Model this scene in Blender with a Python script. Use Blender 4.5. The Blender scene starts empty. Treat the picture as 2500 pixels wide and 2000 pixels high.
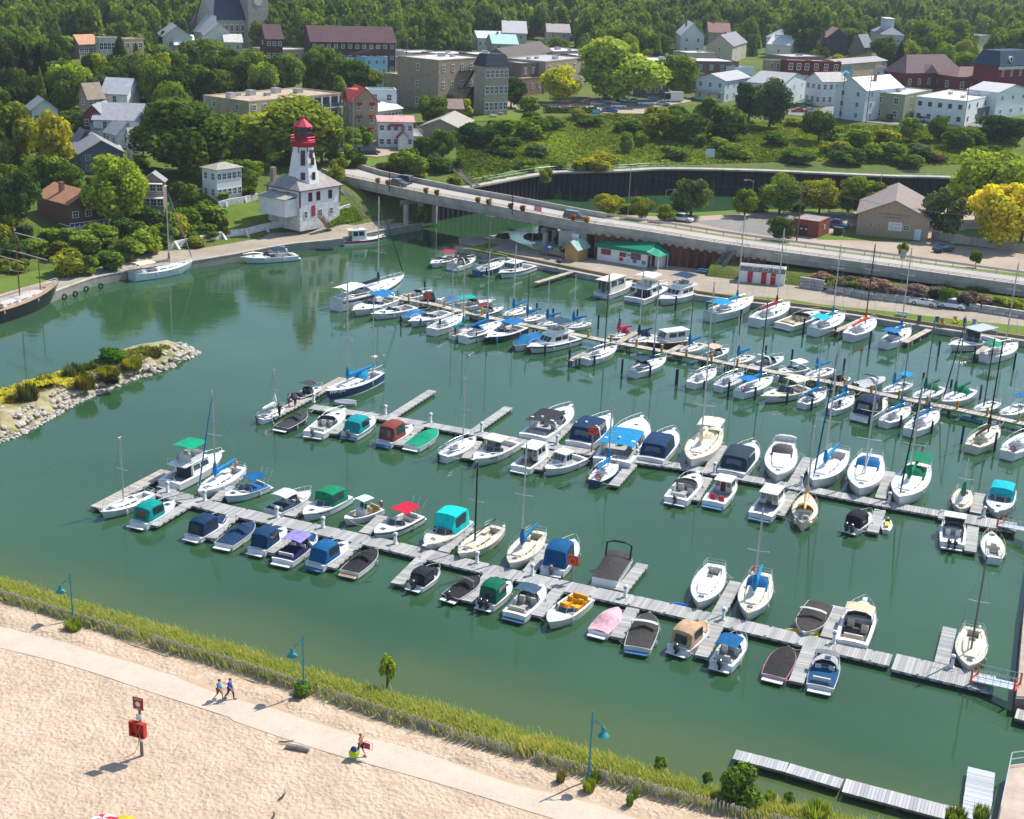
import bpy,bmesh,math,random
import numpy as np
from mathutils import Vector,Matrix
R=math.radians
SC=bpy.context.scene
COL=SC.collection
#  camera
CAM_H,CAM_F,PITCH,ROLL=56.0,3300.0,R(18.9),R(2.45)
cam_d=bpy.data.cameras.new('camera');cam=bpy.data.objects.new('camera',cam_d);COL.objects.link(cam)
cam_d.sensor_width=36.0;cam_d.sensor_fit='HORIZONTAL';cam_d.lens=36.0*CAM_F/2500.0
cam_d.clip_start=1.0;cam_d.clip_end=9000.0
FWD=Vector((0,math.cos(PITCH),-math.sin(PITCH)));DN0=Vector((0,-math.sin(PITCH),-math.cos(PITCH)));RT0=Vector((1,0,0))
RT=math.cos(ROLL)*RT0-math.sin(ROLL)*DN0
DN=math.cos(ROLL)*DN0+math.sin(ROLL)*RT0
m=Matrix((RT,-DN,-FWD)).transposed().to_4x4();m.translation=(0,0,CAM_H)
cam.matrix_world=m
SC.camera=cam
#  daylight
SUN_AZ,SUN_EL=R(40.0),R(51.0)
w=bpy.data.worlds.new('World');SC.world=w;w.use_nodes=True
nt=w.node_tree;bg=nt.nodes['Background'];sky=nt.nodes.new('ShaderNodeTexSky')
sky.sky_type='NISHITA';sky.sun_disc=False;sky.sun_elevation=SUN_EL;sky.sun_rotation=R(90)-SUN_AZ
sky.air_density=1.0;sky.dust_density=0.6;sky.ozone_density=1.2
nt.links.new(sky.outputs[0],bg.inputs[0]);bg.inputs[1].default_value=0.15
sun_d=bpy.data.lights.new('sun','SUN');sun_d.energy=5.0;sun_d.angle=R(0.53);sun_d.color=(1.0,0.95,0.86)
sun=bpy.data.objects.new('sun',sun_d);COL.objects.link(sun)
sdir=Vector((math.cos(SUN_EL)*math.cos(SUN_AZ),math.cos(SUN_EL)*math.sin(SUN_AZ),math.sin(SUN_EL)))
sun.rotation_euler=sdir.to_track_quat('Z','Y').to_euler();sun.location=(60,200,150)
SC.view_settings.view_transform='Standard';SC.view_settings.look='None'
SC.view_settings.exposure=0.38;SC.view_settings.gamma=1.0;SC.view_settings.use_curve_mapping=False
HAZE=.0001
SC.render.engine='CYCLES'
SC.cycles.max_bounces=6;SC.cycles.diffuse_bounces=2;SC.cycles.glossy_bounces=2
SC.cycles.transmission_bounces=2;SC.cycles.transparent_max_bounces=4;SC.cycles.volume_bounces=0
SC.cycles.caustics_reflective=False;SC.cycles.caustics_refractive=False
SC.cycles.use_adaptive_sampling=True;SC.cycles.adaptive_threshold=0.02
ZN=dict(a=(600,880,4.312),b=(800,600,4.312),c=(1250,640,4.312),d=(1600,700,4.312),e=(2000,740,4.312),f=(1050,940,4.312),g=(1500,980,4.312),h=(1950,1040,3.92),i=(200,1050,4.312),j=(580,1150,4.312),k=(900,1200,4.312),l=(1300,1280,4.312),m=(1650,1340,4.312),n=(2050,1480,4.791),o=(0,380,3.369),p=(600,380,3.369),q=(1200,380,3.369),r=(1860,380,3.369),s=(0,0,3.369),t=(600,0,3.369),u=(1200,0,3.369),v=(1860,0,3.369),w=(600,1500,2.3956),x=(0,780,4.312),y=(0,1380,2.783),z=(1740,1700,2.837),A=(500,1640,4.312),B=(1350,1750,3.317),C=(2250,1580,2.332),D=(2200,680,7.187),F=(0,0,.8624))
def S(zn,u,v):
 o=ZN[zn];return o[0]+u/o[2],o[1]+v/o[2]
def ray(px,py):
 return FWD+(px-1250)/CAM_F*RT+(py-1000)/CAM_F*DN
def G(zn,u,v,z=0.0):
 d=ray(*S(zn,u,v));t=(z-CAM_H)/d.z
 return Vector((d.x*t,d.y*t,z))
def height_of(base,zn,u,v):
 """height above base at which a plumb line over base meets the sighting"""
 py=S(zn,u,v)[1]
 lo,hi=0.0,60.0
 for _ in range(40):
  h=(lo+hi)/2;q=Vector(base)+Vector((0,0,h-CAM_H))
  y=1000+CAM_F*q.dot(DN)/q.dot(FWD)
  if y>py:lo=h
  else:hi=h
 return h
def pxm(p):
 """photo pixels per metre at a point"""
 return CAM_F/(Vector(p)-Vector((0,0,CAM_H))).dot(FWD)
 #  building blocks
class MB:
 def __init__(s):s.v=[];s.f=[]
 def add(s,vs,fs):
  n=len(s.v);s.v+=[tuple(p)for p in vs];s.f+=[tuple(i+n for i in f)for f in fs];return s
 def poly(s,pts):return s.add(pts,[tuple(range(len(pts)))])
 def box(s,x0,x1,y0,y1,z0,z1):
  return s.add([(x0,y0,z0),(x1,y0,z0),(x1,y1,z0),(x0,y1,z0),(x0,y0,z1),(x1,y0,z1),(x1,y1,z1),(x0,y1,z1)],[(3,2,1,0),(4,5,6,7),(0,1,5,4),(1,2,6,5),(2,3,7,6),(3,0,4,7)])
 def loft(s,rings,closed=True,capa=False,capb=False):
  n=len(rings[0]);vs=[p for r in rings for p in r];fs=[]
  for i in range(len(rings)-1):
   for j in range(n if closed else n-1):
    k=(j+1)%n;fs.append((i*n+j,i*n+k,(i+1)*n+k,(i+1)*n+j))
  if capa:fs.append(tuple(range(n-1,-1,-1)))
  if capb:fs.append(tuple((len(rings)-1)*n+j for j in range(n)))
  return s.add(vs,fs)
 def tube(s,pts,r,n=5,r1=None):
  pts=[Vector(p)for p in pts];rings=[]
  for i,p in enumerate(pts):
   d=(pts[min(i+1,len(pts)-1)]-pts[max(i-1,0)]);d=d.normalized()if d.length>1e-9 else Vector((0,0,1))
   a=d.cross(Vector((0,0,1))if abs(d.z)<.9 else Vector((1,0,0))).normalized();b=d.cross(a)
   rr=r if r1 is None else r+(r1-r)*i/max(1,len(pts)-1)
   if isinstance(r,(list,tuple)):rr=r[i]
   rings.append([p+a*(rr*math.cos(2*math.pi*k/n))+b*(rr*math.sin(2*math.pi*k/n))for k in range(n)])
  return s.loft(rings,True,True,True)
 def sheet(s,grid,th=0.03):
  """a curved panel with thickness, grid[i][j] points"""
  n=len(grid);k=len(grid[0]);dn=Vector((0,0,-th))
  top=[Vector(p)for r in grid for p in r];vs=top+[p+dn for p in top];o=n*k;fs=[]
  for i in range(n-1):
   for j in range(k-1):
    a,b,c,d=i*k+j,i*k+j+1,(i+1)*k+j+1,(i+1)*k+j
    fs+=[(a,b,c,d),(o+d,o+c,o+b,o+a)]
  edge=[j for j in range(k)]+[i*k+k-1 for i in range(1,n)]+[(n-1)*k+j for j in range(k-2,-1,-1)]+[i*k for i in range(n-2,0,-1)]
  for q in range(len(edge)):
   a,b=edge[q],edge[(q+1)%len(edge)];fs.append((b,a,o+a,o+b))
  return s.add(vs,fs)
 def mesh(s,name,mat=None,smooth=False):
  me=bpy.data.meshes.new(name);me.from_pydata(s.v,[],s.f)
  if mat:me.materials.append(mat)
  if smooth:
   me.shade_smooth()
   try:me.set_sharp_from_angle(angle=R(38))
   except Exception:pass
  return me
 def build(s,name,mat,parent=None,col=None,smooth=False):
  return obj(name,s.mesh(name,mat,smooth),parent,col)
def obj(name,me,parent=None,col=None):
 o=bpy.data.objects.new(name,me);COL.objects.link(o)
 if parent is not None:o.parent=parent
 if col is not None:o.color=(col[0],col[1],col[2],1)
 return o
def tag(o,label=None,cat=None,group=None,kind=None):
 if label:o['label']=label
 if cat:o['category']=cat
 if group:o['group']=group
 if kind:o['kind']=kind
 return o
def jit(col,a,b2):
 k=JR.uniform(a,b2);return tuple(c*k for c in col)
JR=random.Random(99)
def thing(name,label,cat,loc=(0,0,0),rotz=0.0,group=None):
 o=bpy.data.objects.new(name,None);COL.objects.link(o);o.empty_display_size=.5
 o.location=loc;o.rotation_euler=(0,0,rotz)
 return tag(o,label,cat,group)
def structure(name,mb,mat,col=None,smooth=False):
 return tag(mb.build(name,mat,None,col,smooth),kind='structure')
def dup(root,loc,rotz=None,label=None,group=None,scale=None):
 r=root.copy();COL.objects.link(r);r.location=loc
 if rotz is not None:r.rotation_euler=(0,0,rotz)
 if label:r['label']=label
 if group:r['group']=group
 if scale:r.scale=scale
 for ch in root.children:
  c=ch.copy();COL.objects.link(c);c.parent=r
  for g in ch.children:
   d=g.copy();COL.objects.link(d);d.parent=c
 return r
 #  materials
def new_mat(name):
 mt=bpy.data.materials.new(name);mt.use_nodes=True
 return mt,mt.node_tree,mt.node_tree.nodes['Principled BSDF']
def nd(nt,typ,**kw):
 n=nt.nodes.new(typ)
 for k,v in kw.items():setattr(n,k,v)
 return n
def L(nt,a,b):nt.links.new(a,b)
def noise(nt,scale,detail=3,rough=.6,vec=None,dim='3D'):
 n=nd(nt,'ShaderNodeTexNoise');n.inputs['Scale'].default_value=scale;n.inputs['Detail'].default_value=detail
 n.inputs['Roughness'].default_value=rough
 if vec is not None:L(nt,vec,n.inputs['Vector'])
 return n
def ramp(nt,fac,stops):
 n=nd(nt,'ShaderNodeValToRGB');e=n.color_ramp.elements
 while len(e)<len(stops):e.new(.5)
 for q,(p,c)in zip(e,stops):q.position=p;q.color=(*c,1)if len(c)==3 else c
 L(nt,fac,n.inputs[0]);return n
def mixc(nt,fac,a,b,mode='MIX'):
 n=nd(nt,'ShaderNodeMix',data_type='RGBA',blend_type=mode)
 for sock,val in((n.inputs[0],fac),(n.inputs[6],a),(n.inputs[7],b)):
  if hasattr(val,'is_linked')or hasattr(val,'links'):L(nt,val,sock)
  elif isinstance(val,(int,float)):sock.default_value=val
  else:sock.default_value=(*val,1)
 return n.outputs[2]
def bump(nt,h,strength,dist,bsdf):
 b=nd(nt,'ShaderNodeBump');b.inputs['Strength'].default_value=strength;b.inputs['Distance'].default_value=dist
 L(nt,h,b.inputs['Height']);L(nt,b.outputs[0],bsdf.inputs['Normal']);return b
def pos(nt):return nd(nt,'ShaderNodeNewGeometry').outputs['Position']
def ocoord(nt):return nd(nt,'ShaderNodeTexCoord').outputs['Object']
def tinted(name,rough,lo=.86,hi=1.06,nscale=1.2,spec=.5,metal=0.0,bmp=None,detail=3,coat=0):
 """takes its colour from the object; a mottled wear of its own"""
 mt,nt,b=new_mat(name)
 oi=nd(nt,'ShaderNodeObjectInfo');p=ocoord(nt)
 n=noise(nt,nscale,detail,.6,p);r=ramp(nt,n.outputs[0],[(.3,(lo,)*3),(.7,(hi,)*3)])
 L(nt,mixc(nt,1.0,oi.outputs['Color'],r.outputs[0],'MULTIPLY'),b.inputs['Base Color'])
 b.inputs['Roughness'].default_value=rough;b.inputs['Metallic'].default_value=metal
 b.inputs['Specular IOR Level'].default_value=spec
 if coat:b.inputs['Coat Weight'].default_value=coat
 if bmp:
  q=noise(nt,bmp[0],3,.55,p);bump(nt,q.outputs[0],bmp[1],bmp[2],b)
 return mt
M={}
M['gel']=tinted('gelcoat',.28,.82,1.03,.9,coat=.2)
M['canvas']=tinted('canvas',.88,.72,1.12,2.2,.2,bmp=(2.6,.7,.12))
M['matte']=tinted('painted',.65,.82,1.06,1.5,.3)
M['metal']=tinted('metal',.35,.85,1.05,3,.5,.75)
M['paint']=tinted('car_paint',.22,.95,1.02,1.0,.5,coat=.6)
M['rubber']=tinted('rubber',.75,.8,1.1,3,.3)
M['stone']=tinted('stone',.9,.6,1.15,1.6,.2,bmp=(3.0,.6,.12),detail=6)
M['concrete']=tinted('concrete',.9,.68,1.12,.55,.2,bmp=(5,.35,.05),detail=7)
M['wood']=tinted('weathered_wood',.85,.62,1.15,5.0,.2,bmp=(12,.4,.02))
mt,nt,b=new_mat('glass');M['glass']=mt
b.inputs['Base Color'].default_value=(.02,.035,.045,1);b.inputs['Roughness'].default_value=.06;b.inputs['Specular IOR Level'].default_value=.8
def lined(name,rough,axis,scale,strength,dist,lo=.8,hi=1.08,dark=.75):
 """boards, courses or ribs along one axis of the object's own space"""
 mt,nt,b=new_mat(name);oi=nd(nt,'ShaderNodeObjectInfo');p=ocoord(nt)
 wv=nd(nt,'ShaderNodeTexWave',wave_type='BANDS',bands_direction=axis,wave_profile='SAW');wv.inputs['Scale'].default_value=scale
 wv.inputs['Distortion'].default_value=0;L(nt,p,wv.inputs['Vector'])
 n=noise(nt,1.1,4,.6,p);r=ramp(nt,n.outputs[0],[(.3,(lo,)*3),(.7,(hi,)*3)])
 c=mixc(nt,1.0,oi.outputs['Color'],r.outputs[0],'MULTIPLY')
 g=ramp(nt,wv.outputs[0],[(0,(dark,)*3),(.12,(1,)*3)])
 L(nt,mixc(nt,1.0,c,g.outputs[0],'MULTIPLY'),b.inputs['Base Color']);b.inputs['Roughness'].default_value=rough
 b.inputs['Specular IOR Level'].default_value=.25
 bump(nt,wv.outputs[0],strength,dist,b);return mt
M['siding']=lined('siding',.7,'Z',1.3,.4,.03,.9,1.05,.82)
M['shingle']=lined('shingles',.9,'Z',1.6,.5,.03,.78,1.12,.72)
M['seam']=lined('standing_seam',.45,'X',.35,.5,.03,.88,1.05,.7)
def bricked(name,sx,mortar):
 mt,nt,b=new_mat(name);oi=nd(nt,'ShaderNodeObjectInfo');p=ocoord(nt)
 sp=nd(nt,'ShaderNodeSeparateXYZ');L(nt,p,sp.inputs[0]);ad=nd(nt,'ShaderNodeMath');L(nt,sp.outputs[0],ad.inputs[0]);L(nt,sp.outputs[1],ad.inputs[1])
 cb=nd(nt,'ShaderNodeCombineXYZ');L(nt,ad.outputs[0],cb.inputs[0]);L(nt,sp.outputs[2],cb.inputs[1])
 bt=nd(nt,'ShaderNodeTexBrick');bt.inputs['Scale'].default_value=sx;L(nt,cb.outputs[0],bt.inputs['Vector'])
 bt.inputs['Color1'].default_value=(1,1,1,1);bt.inputs['Color2'].default_value=(.7,.7,.7,1);bt.inputs['Mortar'].default_value=(*mortar,1)
 n=noise(nt,.8,4,.6,p);r=ramp(nt,n.outputs[0],[(.3,(.75,)*3),(.7,(1.1,)*3)])
 c=mixc(nt,1.0,oi.outputs['Color'],bt.outputs[0],'MULTIPLY')
 L(nt,mixc(nt,1.0,c,r.outputs[0],'MULTIPLY'),b.inputs['Base Color']);b.inputs['Roughness'].default_value=.9
 b.inputs['Specular IOR Level'].default_value=.2
 bump(nt,bt.outputs[1],-.4,.02,b);return mt
M['brick']=bricked('brickwork',2.2,(1.1,1.05,1.0))
M['stonewall']=bricked('whitewashed_stone',1.1,(.75,.75,.75))
def ground(name,stops,scale,rough=.95,bscale=8,bstr=.4,bdist=.05,scale2=None):
 mt,nt,b=new_mat(name);p=pos(nt)
 n=noise(nt,scale,6,.65,p);f=n.outputs[0]
 if scale2:
  n2=noise(nt,scale2,4,.6,p);mm=nd(nt,'ShaderNodeMath',operation='MULTIPLY_ADD');L(nt,n2.outputs[0],mm.inputs[0]);mm.inputs[1].default_value=.5
  m2=nd(nt,'ShaderNodeMath',operation='MULTIPLY');L(nt,f,m2.inputs[0]);m2.inputs[1].default_value=.5;L(nt,m2.outputs[0],mm.inputs[2]);f=mm.outputs[0]
 L(nt,ramp(nt,f,stops).outputs[0],b.inputs['Base Color']);b.inputs['Roughness'].default_value=rough
 b.inputs['Specular IOR Level'].default_value=.15
 q=noise(nt,bscale,5,.6,p);bump(nt,q.outputs[0],bstr,bdist,b);return mt
M['turf']=ground('turf',[(.3,(.07,.12,.015)),(.5,(.11,.17,.022)),(.72,(.18,.2,.04))],.35,bscale=14,bdist=.08,scale2=2.5)
M['meadow']=ground('meadow',[(.3,(.05,.09,.014)),(.48,(.09,.135,.02)),(.6,(.14,.15,.03)),(.75,(.22,.18,.06))],.06,bscale=3,bstr=.8,bdist=.3,scale2=.9)
M['gravel']=ground('gravel',[(.3,(.22,.18,.14)),(.5,(.33,.28,.22)),(.7,(.45,.38,.31))],.18,bscale=10,bstr=.3,bdist=.03,scale2=6)
M['dirt']=ground('dirt',[(.3,(.26,.205,.155)),(.5,(.37,.295,.23)),(.7,(.46,.375,.29))],.12,bscale=8,bstr=.3,bdist=.03,scale2=4)
M['asphalt']=ground('asphalt',[(.3,(.16,.15,.145)),(.5,(.22,.21,.2)),(.7,(.29,.27,.255))],.1,bscale=30,bstr=.2,bdist=.01,scale2=3)
M['pavement']=ground('pavement',[(.3,(.43,.35,.275)),(.5,(.52,.435,.35)),(.72,(.58,.50,.415))],.5,bscale=20,bstr=.2,bdist=.01,scale2=5)
C=dict(W=(.8,.8,.78),OW=(.72,.71,.67),CR=(.74,.67,.5),NAVY=(.012,.022,.10),BLUE=(.008,.085,.36),SKY=(.006,.22,.6),TEAL=(.0,.26,.27),CYAN=(.0,.5,.55),GREEN=(.0,.17,.09),BLACK=(.022,.022,.026),RED=(.45,.015,.03),MAR=(.2,.035,.035),PURP=(.22,.2,.52),PINK=(.72,.4,.45),TAN=(.52,.34,.21),GREY=(.36,.37,.39),DG=(.11,.115,.125),LG=(.55,.56,.57),YEL=(.75,.4,.01),ORNG=(.75,.25,.02),ALU=(.6,.61,.63),TEAK=(.42,.22,.1),BRN=(.1,.05,.03),LBL=(.35,.55,.7),TURQ=(.0,.33,.45),MINT=(.42,.62,.5))
#  water, land
def V2(p):return Vector((p[0],p[1],0))
mt,nt,b=new_mat('water');M['water']=mt
p=pos(nt);sx=nd(nt,'ShaderNodeSeparateXYZ');L(nt,p,sx.inputs[0])
def mth(op,a,bb=None,c=None):
 n=nd(nt,'ShaderNodeMath',operation=op)
 for i,q in enumerate((a,bb,c)):
  if q is None:continue
  if isinstance(q,(int,float)):n.inputs[i].default_value=q
  else:L(nt,q,n.inputs[i])
 return n.outputs[0]
d=mth('ADD',mth('MULTIPLY',mth('ADD',sx.outputs[0],46.0),.3757),mth('MULTIPLY',mth('SUBTRACT',sx.outputs[1],111.0),.9267))
wob=noise(nt,.12,4,.6,p);d=mth('ADD',d,mth('MULTIPLY',mth('SUBTRACT',wob.outputs[0],.5),9.0))
sh=nd(nt,'ShaderNodeMapRange',interpolation_type='SMOOTHSTEP');L(nt,d,sh.inputs[0]);sh.inputs[1].default_value=-2.0;sh.inputs[2].default_value=8.0
dp=noise(nt,.03,5,.6,p)
deep=ramp(nt,dp.outputs[0],[(.35,(.023,.066,.027)),(.65,(.034,.09,.040))])
L(nt,mixc(nt,sh.outputs[0],(.065,.10,.032),deep.outputs[0]),b.inputs['Base Color'])
b.inputs['Roughness'].default_value=.055;b.inputs['IOR'].default_value=1.333;b.inputs['Specular IOR Level'].default_value=.5
mp=nd(nt,'ShaderNodeMapping');L(nt,p,mp.inputs[0]);mp.inputs['Rotation'].default_value=(0,0,R(25));mp.inputs['Scale'].default_value=(.55,1.3,1)
n1=noise(nt,1.5,3,.5,mp.outputs[0]);n2=noise(nt,.28,2,.5,mp.outputs[0])
wind=noise(nt,.018,3,.6,p)
h=mth('ADD',mth('MULTIPLY',n1.outputs[0],.35),n2.outputs[0])
far=nd(nt,'ShaderNodeMapRange');L(nt,sx.outputs[1],far.inputs[0]);far.inputs[1].default_value=90;far.inputs[2].default_value=230;far.inputs[3].default_value=.35;far.inputs[4].default_value=1.0
h=mth('MULTIPLY',h,mth('MULTIPLY',far.outputs[0],mth('ADD',wind.outputs[0],.3)))
bump(nt,h,.5,.06,b)
wb=MB()
for x0,x1,y0,y1 in((-3000,3000,-2500,345),):wb.poly([(x0,y0,0),(x1,y0,0),(x1,y1,0),(x0,y1,0)])
structure('water',wb,M['water'])
structure('lake_bed',MB().poly([(-3000,-2500,-4),(3000,-2500,-4),(3000,345,-4),(-3000,345,-4)]),M['dirt'])
# - shoreline of the town side, from the tall ship round under the bridge and along the dark sheet piles
LQ=[(-230,20),(-130,120),(-96,160),(-76.8,193.6),(-72.5,209.5),(-68.3,220.3),(-57,232.8),(-50,241),(-43.1,249.7),(-34.6,256.3),(-26.8,267.3),(-20.3,274.8)]
WALLP=[(-20.3,274.8),(-19.3,283),(-9,297),(5.4,317),(14,322),(24,326),(36,332.5),(60,336),(89.6,336),(105,338),(150,340),(260,336),(520,300)]
SHORE=LQ+WALLP[1:]
TC=[('o',300,1130,1.3),('o',900,960,1.3),('o',1450,830,1.3),('o',2000,720,1.3),('p',300,640,1.3),('p',900,600,1.3),('p',1300,560,1.3),('o',1430,740,1.6),('o',1900,650,1.6),('p',60,640,1.6),('p',430,560,1.7),('p',650,600,2),('p',900,500,3.2),('p',780,430,5),('p',120,380,5.5),('p',770,300,7.5),('o',1850,420,5.6),('o',2100,360,5.8),('o',1850,300,7.5),('o',2100,250,8),('o',1250,400,6.5),('o',1500,520,4),('o',1000,520,4.5),('o',700,560,4.5),('o',350,590,4.5),('o',800,760,2.5),('o',560,900,1.5),('o',1200,800,1.6),('o',60,980,1.6),('o',60,800,2.2),('o',500,230,8),('o',400,180,8.5),('o',700,130,9),('s',700,1340,9.5),('s',300,1300,9.5),('s',1000,1180,11),('s',700,900,13),('s',1200,900,13),('s',300,900,13),('p',840,60,8.8),('t',750,1300,9.3),('t',1000,1200,9.8),('t',1100,1290,9.3),('t',760,1100,10.5),('t',900,1060,11),('t',1300,1180,10),('t',1450,1200,9.5),('t',1900,950,12),('u',60,960,12),('u',30,840,12.5),('u',800,930,11.5),('u',1200,920,11.5),('u',1500,840,12),('v',600,930,11),('v',1000,1000,11),('v',1700,1020,11),('v',2100,980,11.5),('u',400,1050,10),('u',900,1150,8.5),('u',1300,1100,9),('u',1800,1100,9),('u',700,1300,6.5),('u',1200,1300,6.3),('q',200,130,6.4),('q',600,80,6.3),('q',1150,120,6),('q',1700,90,6),('v',300,1200,8.5),('v',1000,1250,7.5),('v',1500,1250,7.5),('r',300,60,6),('r',900,110,6),('r',1480,140,6),('p',1890,250,6.5),('p',1300,130,6.8),('p',1700,60,7.5),('p',1500,300,5.8),('t',1500,700,13),('t',300,760,13),('t',1500,400,14),('s',800,450,15),('s',300,500,15),('u',1500,600,13.5),('v',1000,640,13.5),('v',300,840,12),('v',1900,750,13),('s',200,100,19),('s',1500,250,17),('t',1000,100,19),('u',300,150,20),('u',1500,200,19),('v',500,400,15),('v',1800,250,18),('v',1000,150,19)]
cp=np.array([[*G(zn,u,v,z).xy,z]for zn,u,v,z in TC]+[[-300,1500,24],[0,1600,26],[400,1500,24],[1200,1200,20],[-1200,1000,20],[300,420,11],[260,350,6],[500,500,11],[-200,200,8],[-300,300,14],[-140,170,1.6],[-170,190,5],[0,4000,45],[-2500,3000,35],[2500,3000,35]])
def rbf(P,Q):return np.sqrt(((P[:,None,:]-Q[None,:,:])**2).sum(-1)+9.0)
_n=len(cp);_A=np.zeros((_n+1,_n+1));_A[:_n,:_n]=rbf(cp[:,:2],cp[:,:2])-np.eye(_n)*2.0;_A[:_n,_n]=1;_A[_n,:_n]=1
_wt=np.linalg.solve(_A,np.append(cp[:,2],0))
def hgt(XY):
 XY=np.atleast_2d(np.asarray(XY,float));return rbf(XY,cp[:,:2])@_wt[:_n]+_wt[_n]
def signed(XY,line):
 """distance to a shoreline polyline; positive on its left (land) side"""
 XY=np.asarray(XY,float);best=np.full(len(XY),1e9);sg=np.ones(len(XY));ln=np.array(line,float)
 for a,b2 in zip(ln[:-1],ln[1:]):
  d=b2-a;t=np.clip(((XY-a)@d)/(d@d),0,1);q=a+t[:,None]*d;e=XY-q;dist=np.hypot(e[:,0],e[:,1])
  c=d[0]*(XY[:,1]-a[1])-d[1]*(XY[:,0]-a[0]);up=dist<best-1e-9
  sg=np.where(up,np.where(c>=0,1,-1),sg);best=np.where(up,dist,best)
 return best*sg
def axis(a0,a1,step,lo,hi,grow=1.18):
 xs=list(np.arange(a0,a1,step));s=step;x=a0
 while x>lo:s*=grow;x-=s;xs.insert(0,x)
 s=step;x=xs[-1]
 while x<hi:s*=grow;x+=s;xs.append(x)
 return np.array(xs)
gx=axis(-95,190,1.5,-2600,2600);gy=axis(196,430,1.5,20,4600)
XX,YY=np.meshgrid(gx,gy);P2=np.stack([XX.ravel(),YY.ravel()],1)
Z=np.empty(len(P2))
for i in range(0,len(P2),20000):Z[i:i+20000]=hgt(P2[i:i+20000])
rng=np.random.default_rng(3)
sd=signed(P2,SHORE)
Z=np.where(sd<1.1,-3.0,Z)
Z=np.maximum(Z,np.where(sd>1.1,1.25,-9))
nx,ny=len(gx),len(gy);keep=[]
sdg=sd.reshape(ny,nx)
for j in range(ny-1):
 for i in range(nx-1):
  if max(sdg[j,i],sdg[j,i+1],sdg[j+1,i],sdg[j+1,i+1])>1.1:keep.append((j*nx+i,j*nx+i+1,(j+1)*nx+i+1,(j+1)*nx+i))
tb=MB();tb.v=[(x,y,z)for(x,y),z in zip(P2,Z)];tb.f=keep
structure('terrain',tb,M['meadow'],smooth=True)
def gz(x,y):return float(hgt([[x,y]])[0])
def T(zn,u,v,up=0.0):
 """where a sighting meets the sloping ground of the town side (or a surface up metres above it)"""
 d=ray(*S(zn,u,v));ts=np.geomspace(170,2600,900);X=np.outer(ts,np.array(d));g=np.maximum(1.25,hgt(X[:,:2]))+up;f=X[:,2]+CAM_H-g
 k=int(np.argmax(f<0));k=max(1,k);a_=f[k-1]/(f[k-1]-f[k]+1e-9);t=ts[k-1]+(ts[k]-ts[k-1])*a_;q=d*t
 return Vector((q.x,q.y,max(1.25,gz(q.x,q.y))))
def patch(name,pts,mat,lift=.06,sub=3.0,kind='structure',zf=None):
 """ground sheet following the terrain inside an outline of points"""
 ring=[]
 for a,b2 in zip(pts,pts[1:]+pts[:1]):
  a,b2=Vector(a),Vector(b2);n=max(1,int((b2-a).length/sub));ring+=[a.lerp(b2,i/n)for i in range(n)]
 bm=bmesh.new();vs=[bm.verts.new((q.x,q.y,0))for q in ring];bm.faces.new(vs);bmesh.ops.triangulate(bm,faces=bm.faces[:])
 for _ in range(3):
  es=[e for e in bm.edges if e.calc_length()>sub*1.3]
  if es:bmesh.ops.subdivide_edges(bm,edges=es,cuts=1);bmesh.ops.triangulate(bm,faces=bm.faces[:])
 hh=hgt([[q.co.x,q.co.y]for q in bm.verts])
 for q,z in zip(bm.verts,hh):q.co.z=max(1.25,z)+lift if zf is None else zf
 me=bpy.data.meshes.new(name);bm.to_mesh(me);bm.free();me.materials.append(mat)
 return tag(obj(name,me),kind=kind)
def ribbon(pts,width_l,width_r):
 """left and right border points of a path along pts"""
 out=[];pts=[Vector(q)for q in pts]
 for i,q in enumerate(pts):
  d=pts[min(i+1,len(pts)-1)]-pts[max(0,i-1)];d.z=0;d.normalize();nrm=Vector((-d.y,d.x,0))
  out.append((q+nrm*width_l,q-nrm*width_r))
 return out
def smooth_line(pts,step=2.0):
 pts=[Vector(q)for q in pts];out=[]
 for i in range(len(pts)-1):
  p0,p1,p2,p3=pts[max(0,i-1)],pts[i],pts[i+1],pts[min(len(pts)-1,i+2)];n=max(1,int((p2-p1).length/step))
  for k in range(n):
   t=k/n;out.append(.5*((2*p1)+(p2-p0)*t+(2*p0-5*p1+4*p2-p3)*t*t+(3*p1-p0-3*p2+p3)*t**3))
 out.append(pts[-1]);return out
 # - left quay: worn concrete wall with coping, gravel towpath
lq=smooth_line([(x,y,0)for x,y in LQ[1:]],2.0)
wl=MB()
for sgn in(0,):
 rb=ribbon(lq,1.35,.0)
 wl.loft([[(a.x,a.y,1.36),(b2.x,b2.y,1.36),(b2.x,b2.y,-2),(a.x,a.y,-2)]for a,b2 in rb],True,True,True)
structure('quay_wall',wl,M['concrete'],(.3,.29,.26))
cap=MB();rb=ribbon(lq,.55,.06);cap.loft([[(a.x,a.y,1.5),(b2.x,b2.y,1.5),(b2.x,b2.y,1.33),(a.x,a.y,1.33)]for a,b2 in rb],True,True,True)
structure('quay_kerb',cap,M['concrete'],(.5,.46,.36))
tow=[T(*q)for q in(('o',0,1140),('o',300,1055),('o',560,1000),('o',900,900),('o',1300,790),('o',1600,775),('o',2156,680),('p',200,640),('p',430,625),('p',900,575),('p',1230,520),('p',1180,560))]
edge=[Vector((x,y,0))for x,y in reversed(LQ[2:-1])]
def inset(line,d):return[a for a,_ in ribbon(line,d,0)]
eg=[Vector((q.x,q.y,0))for q in inset([Vector((x,y,0))for x,y in LQ[2:]],1.3)][::-1]
patch('towpath',[Vector((q.x,q.y,0))for q in tow]+eg,M['gravel'],.05)
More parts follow.
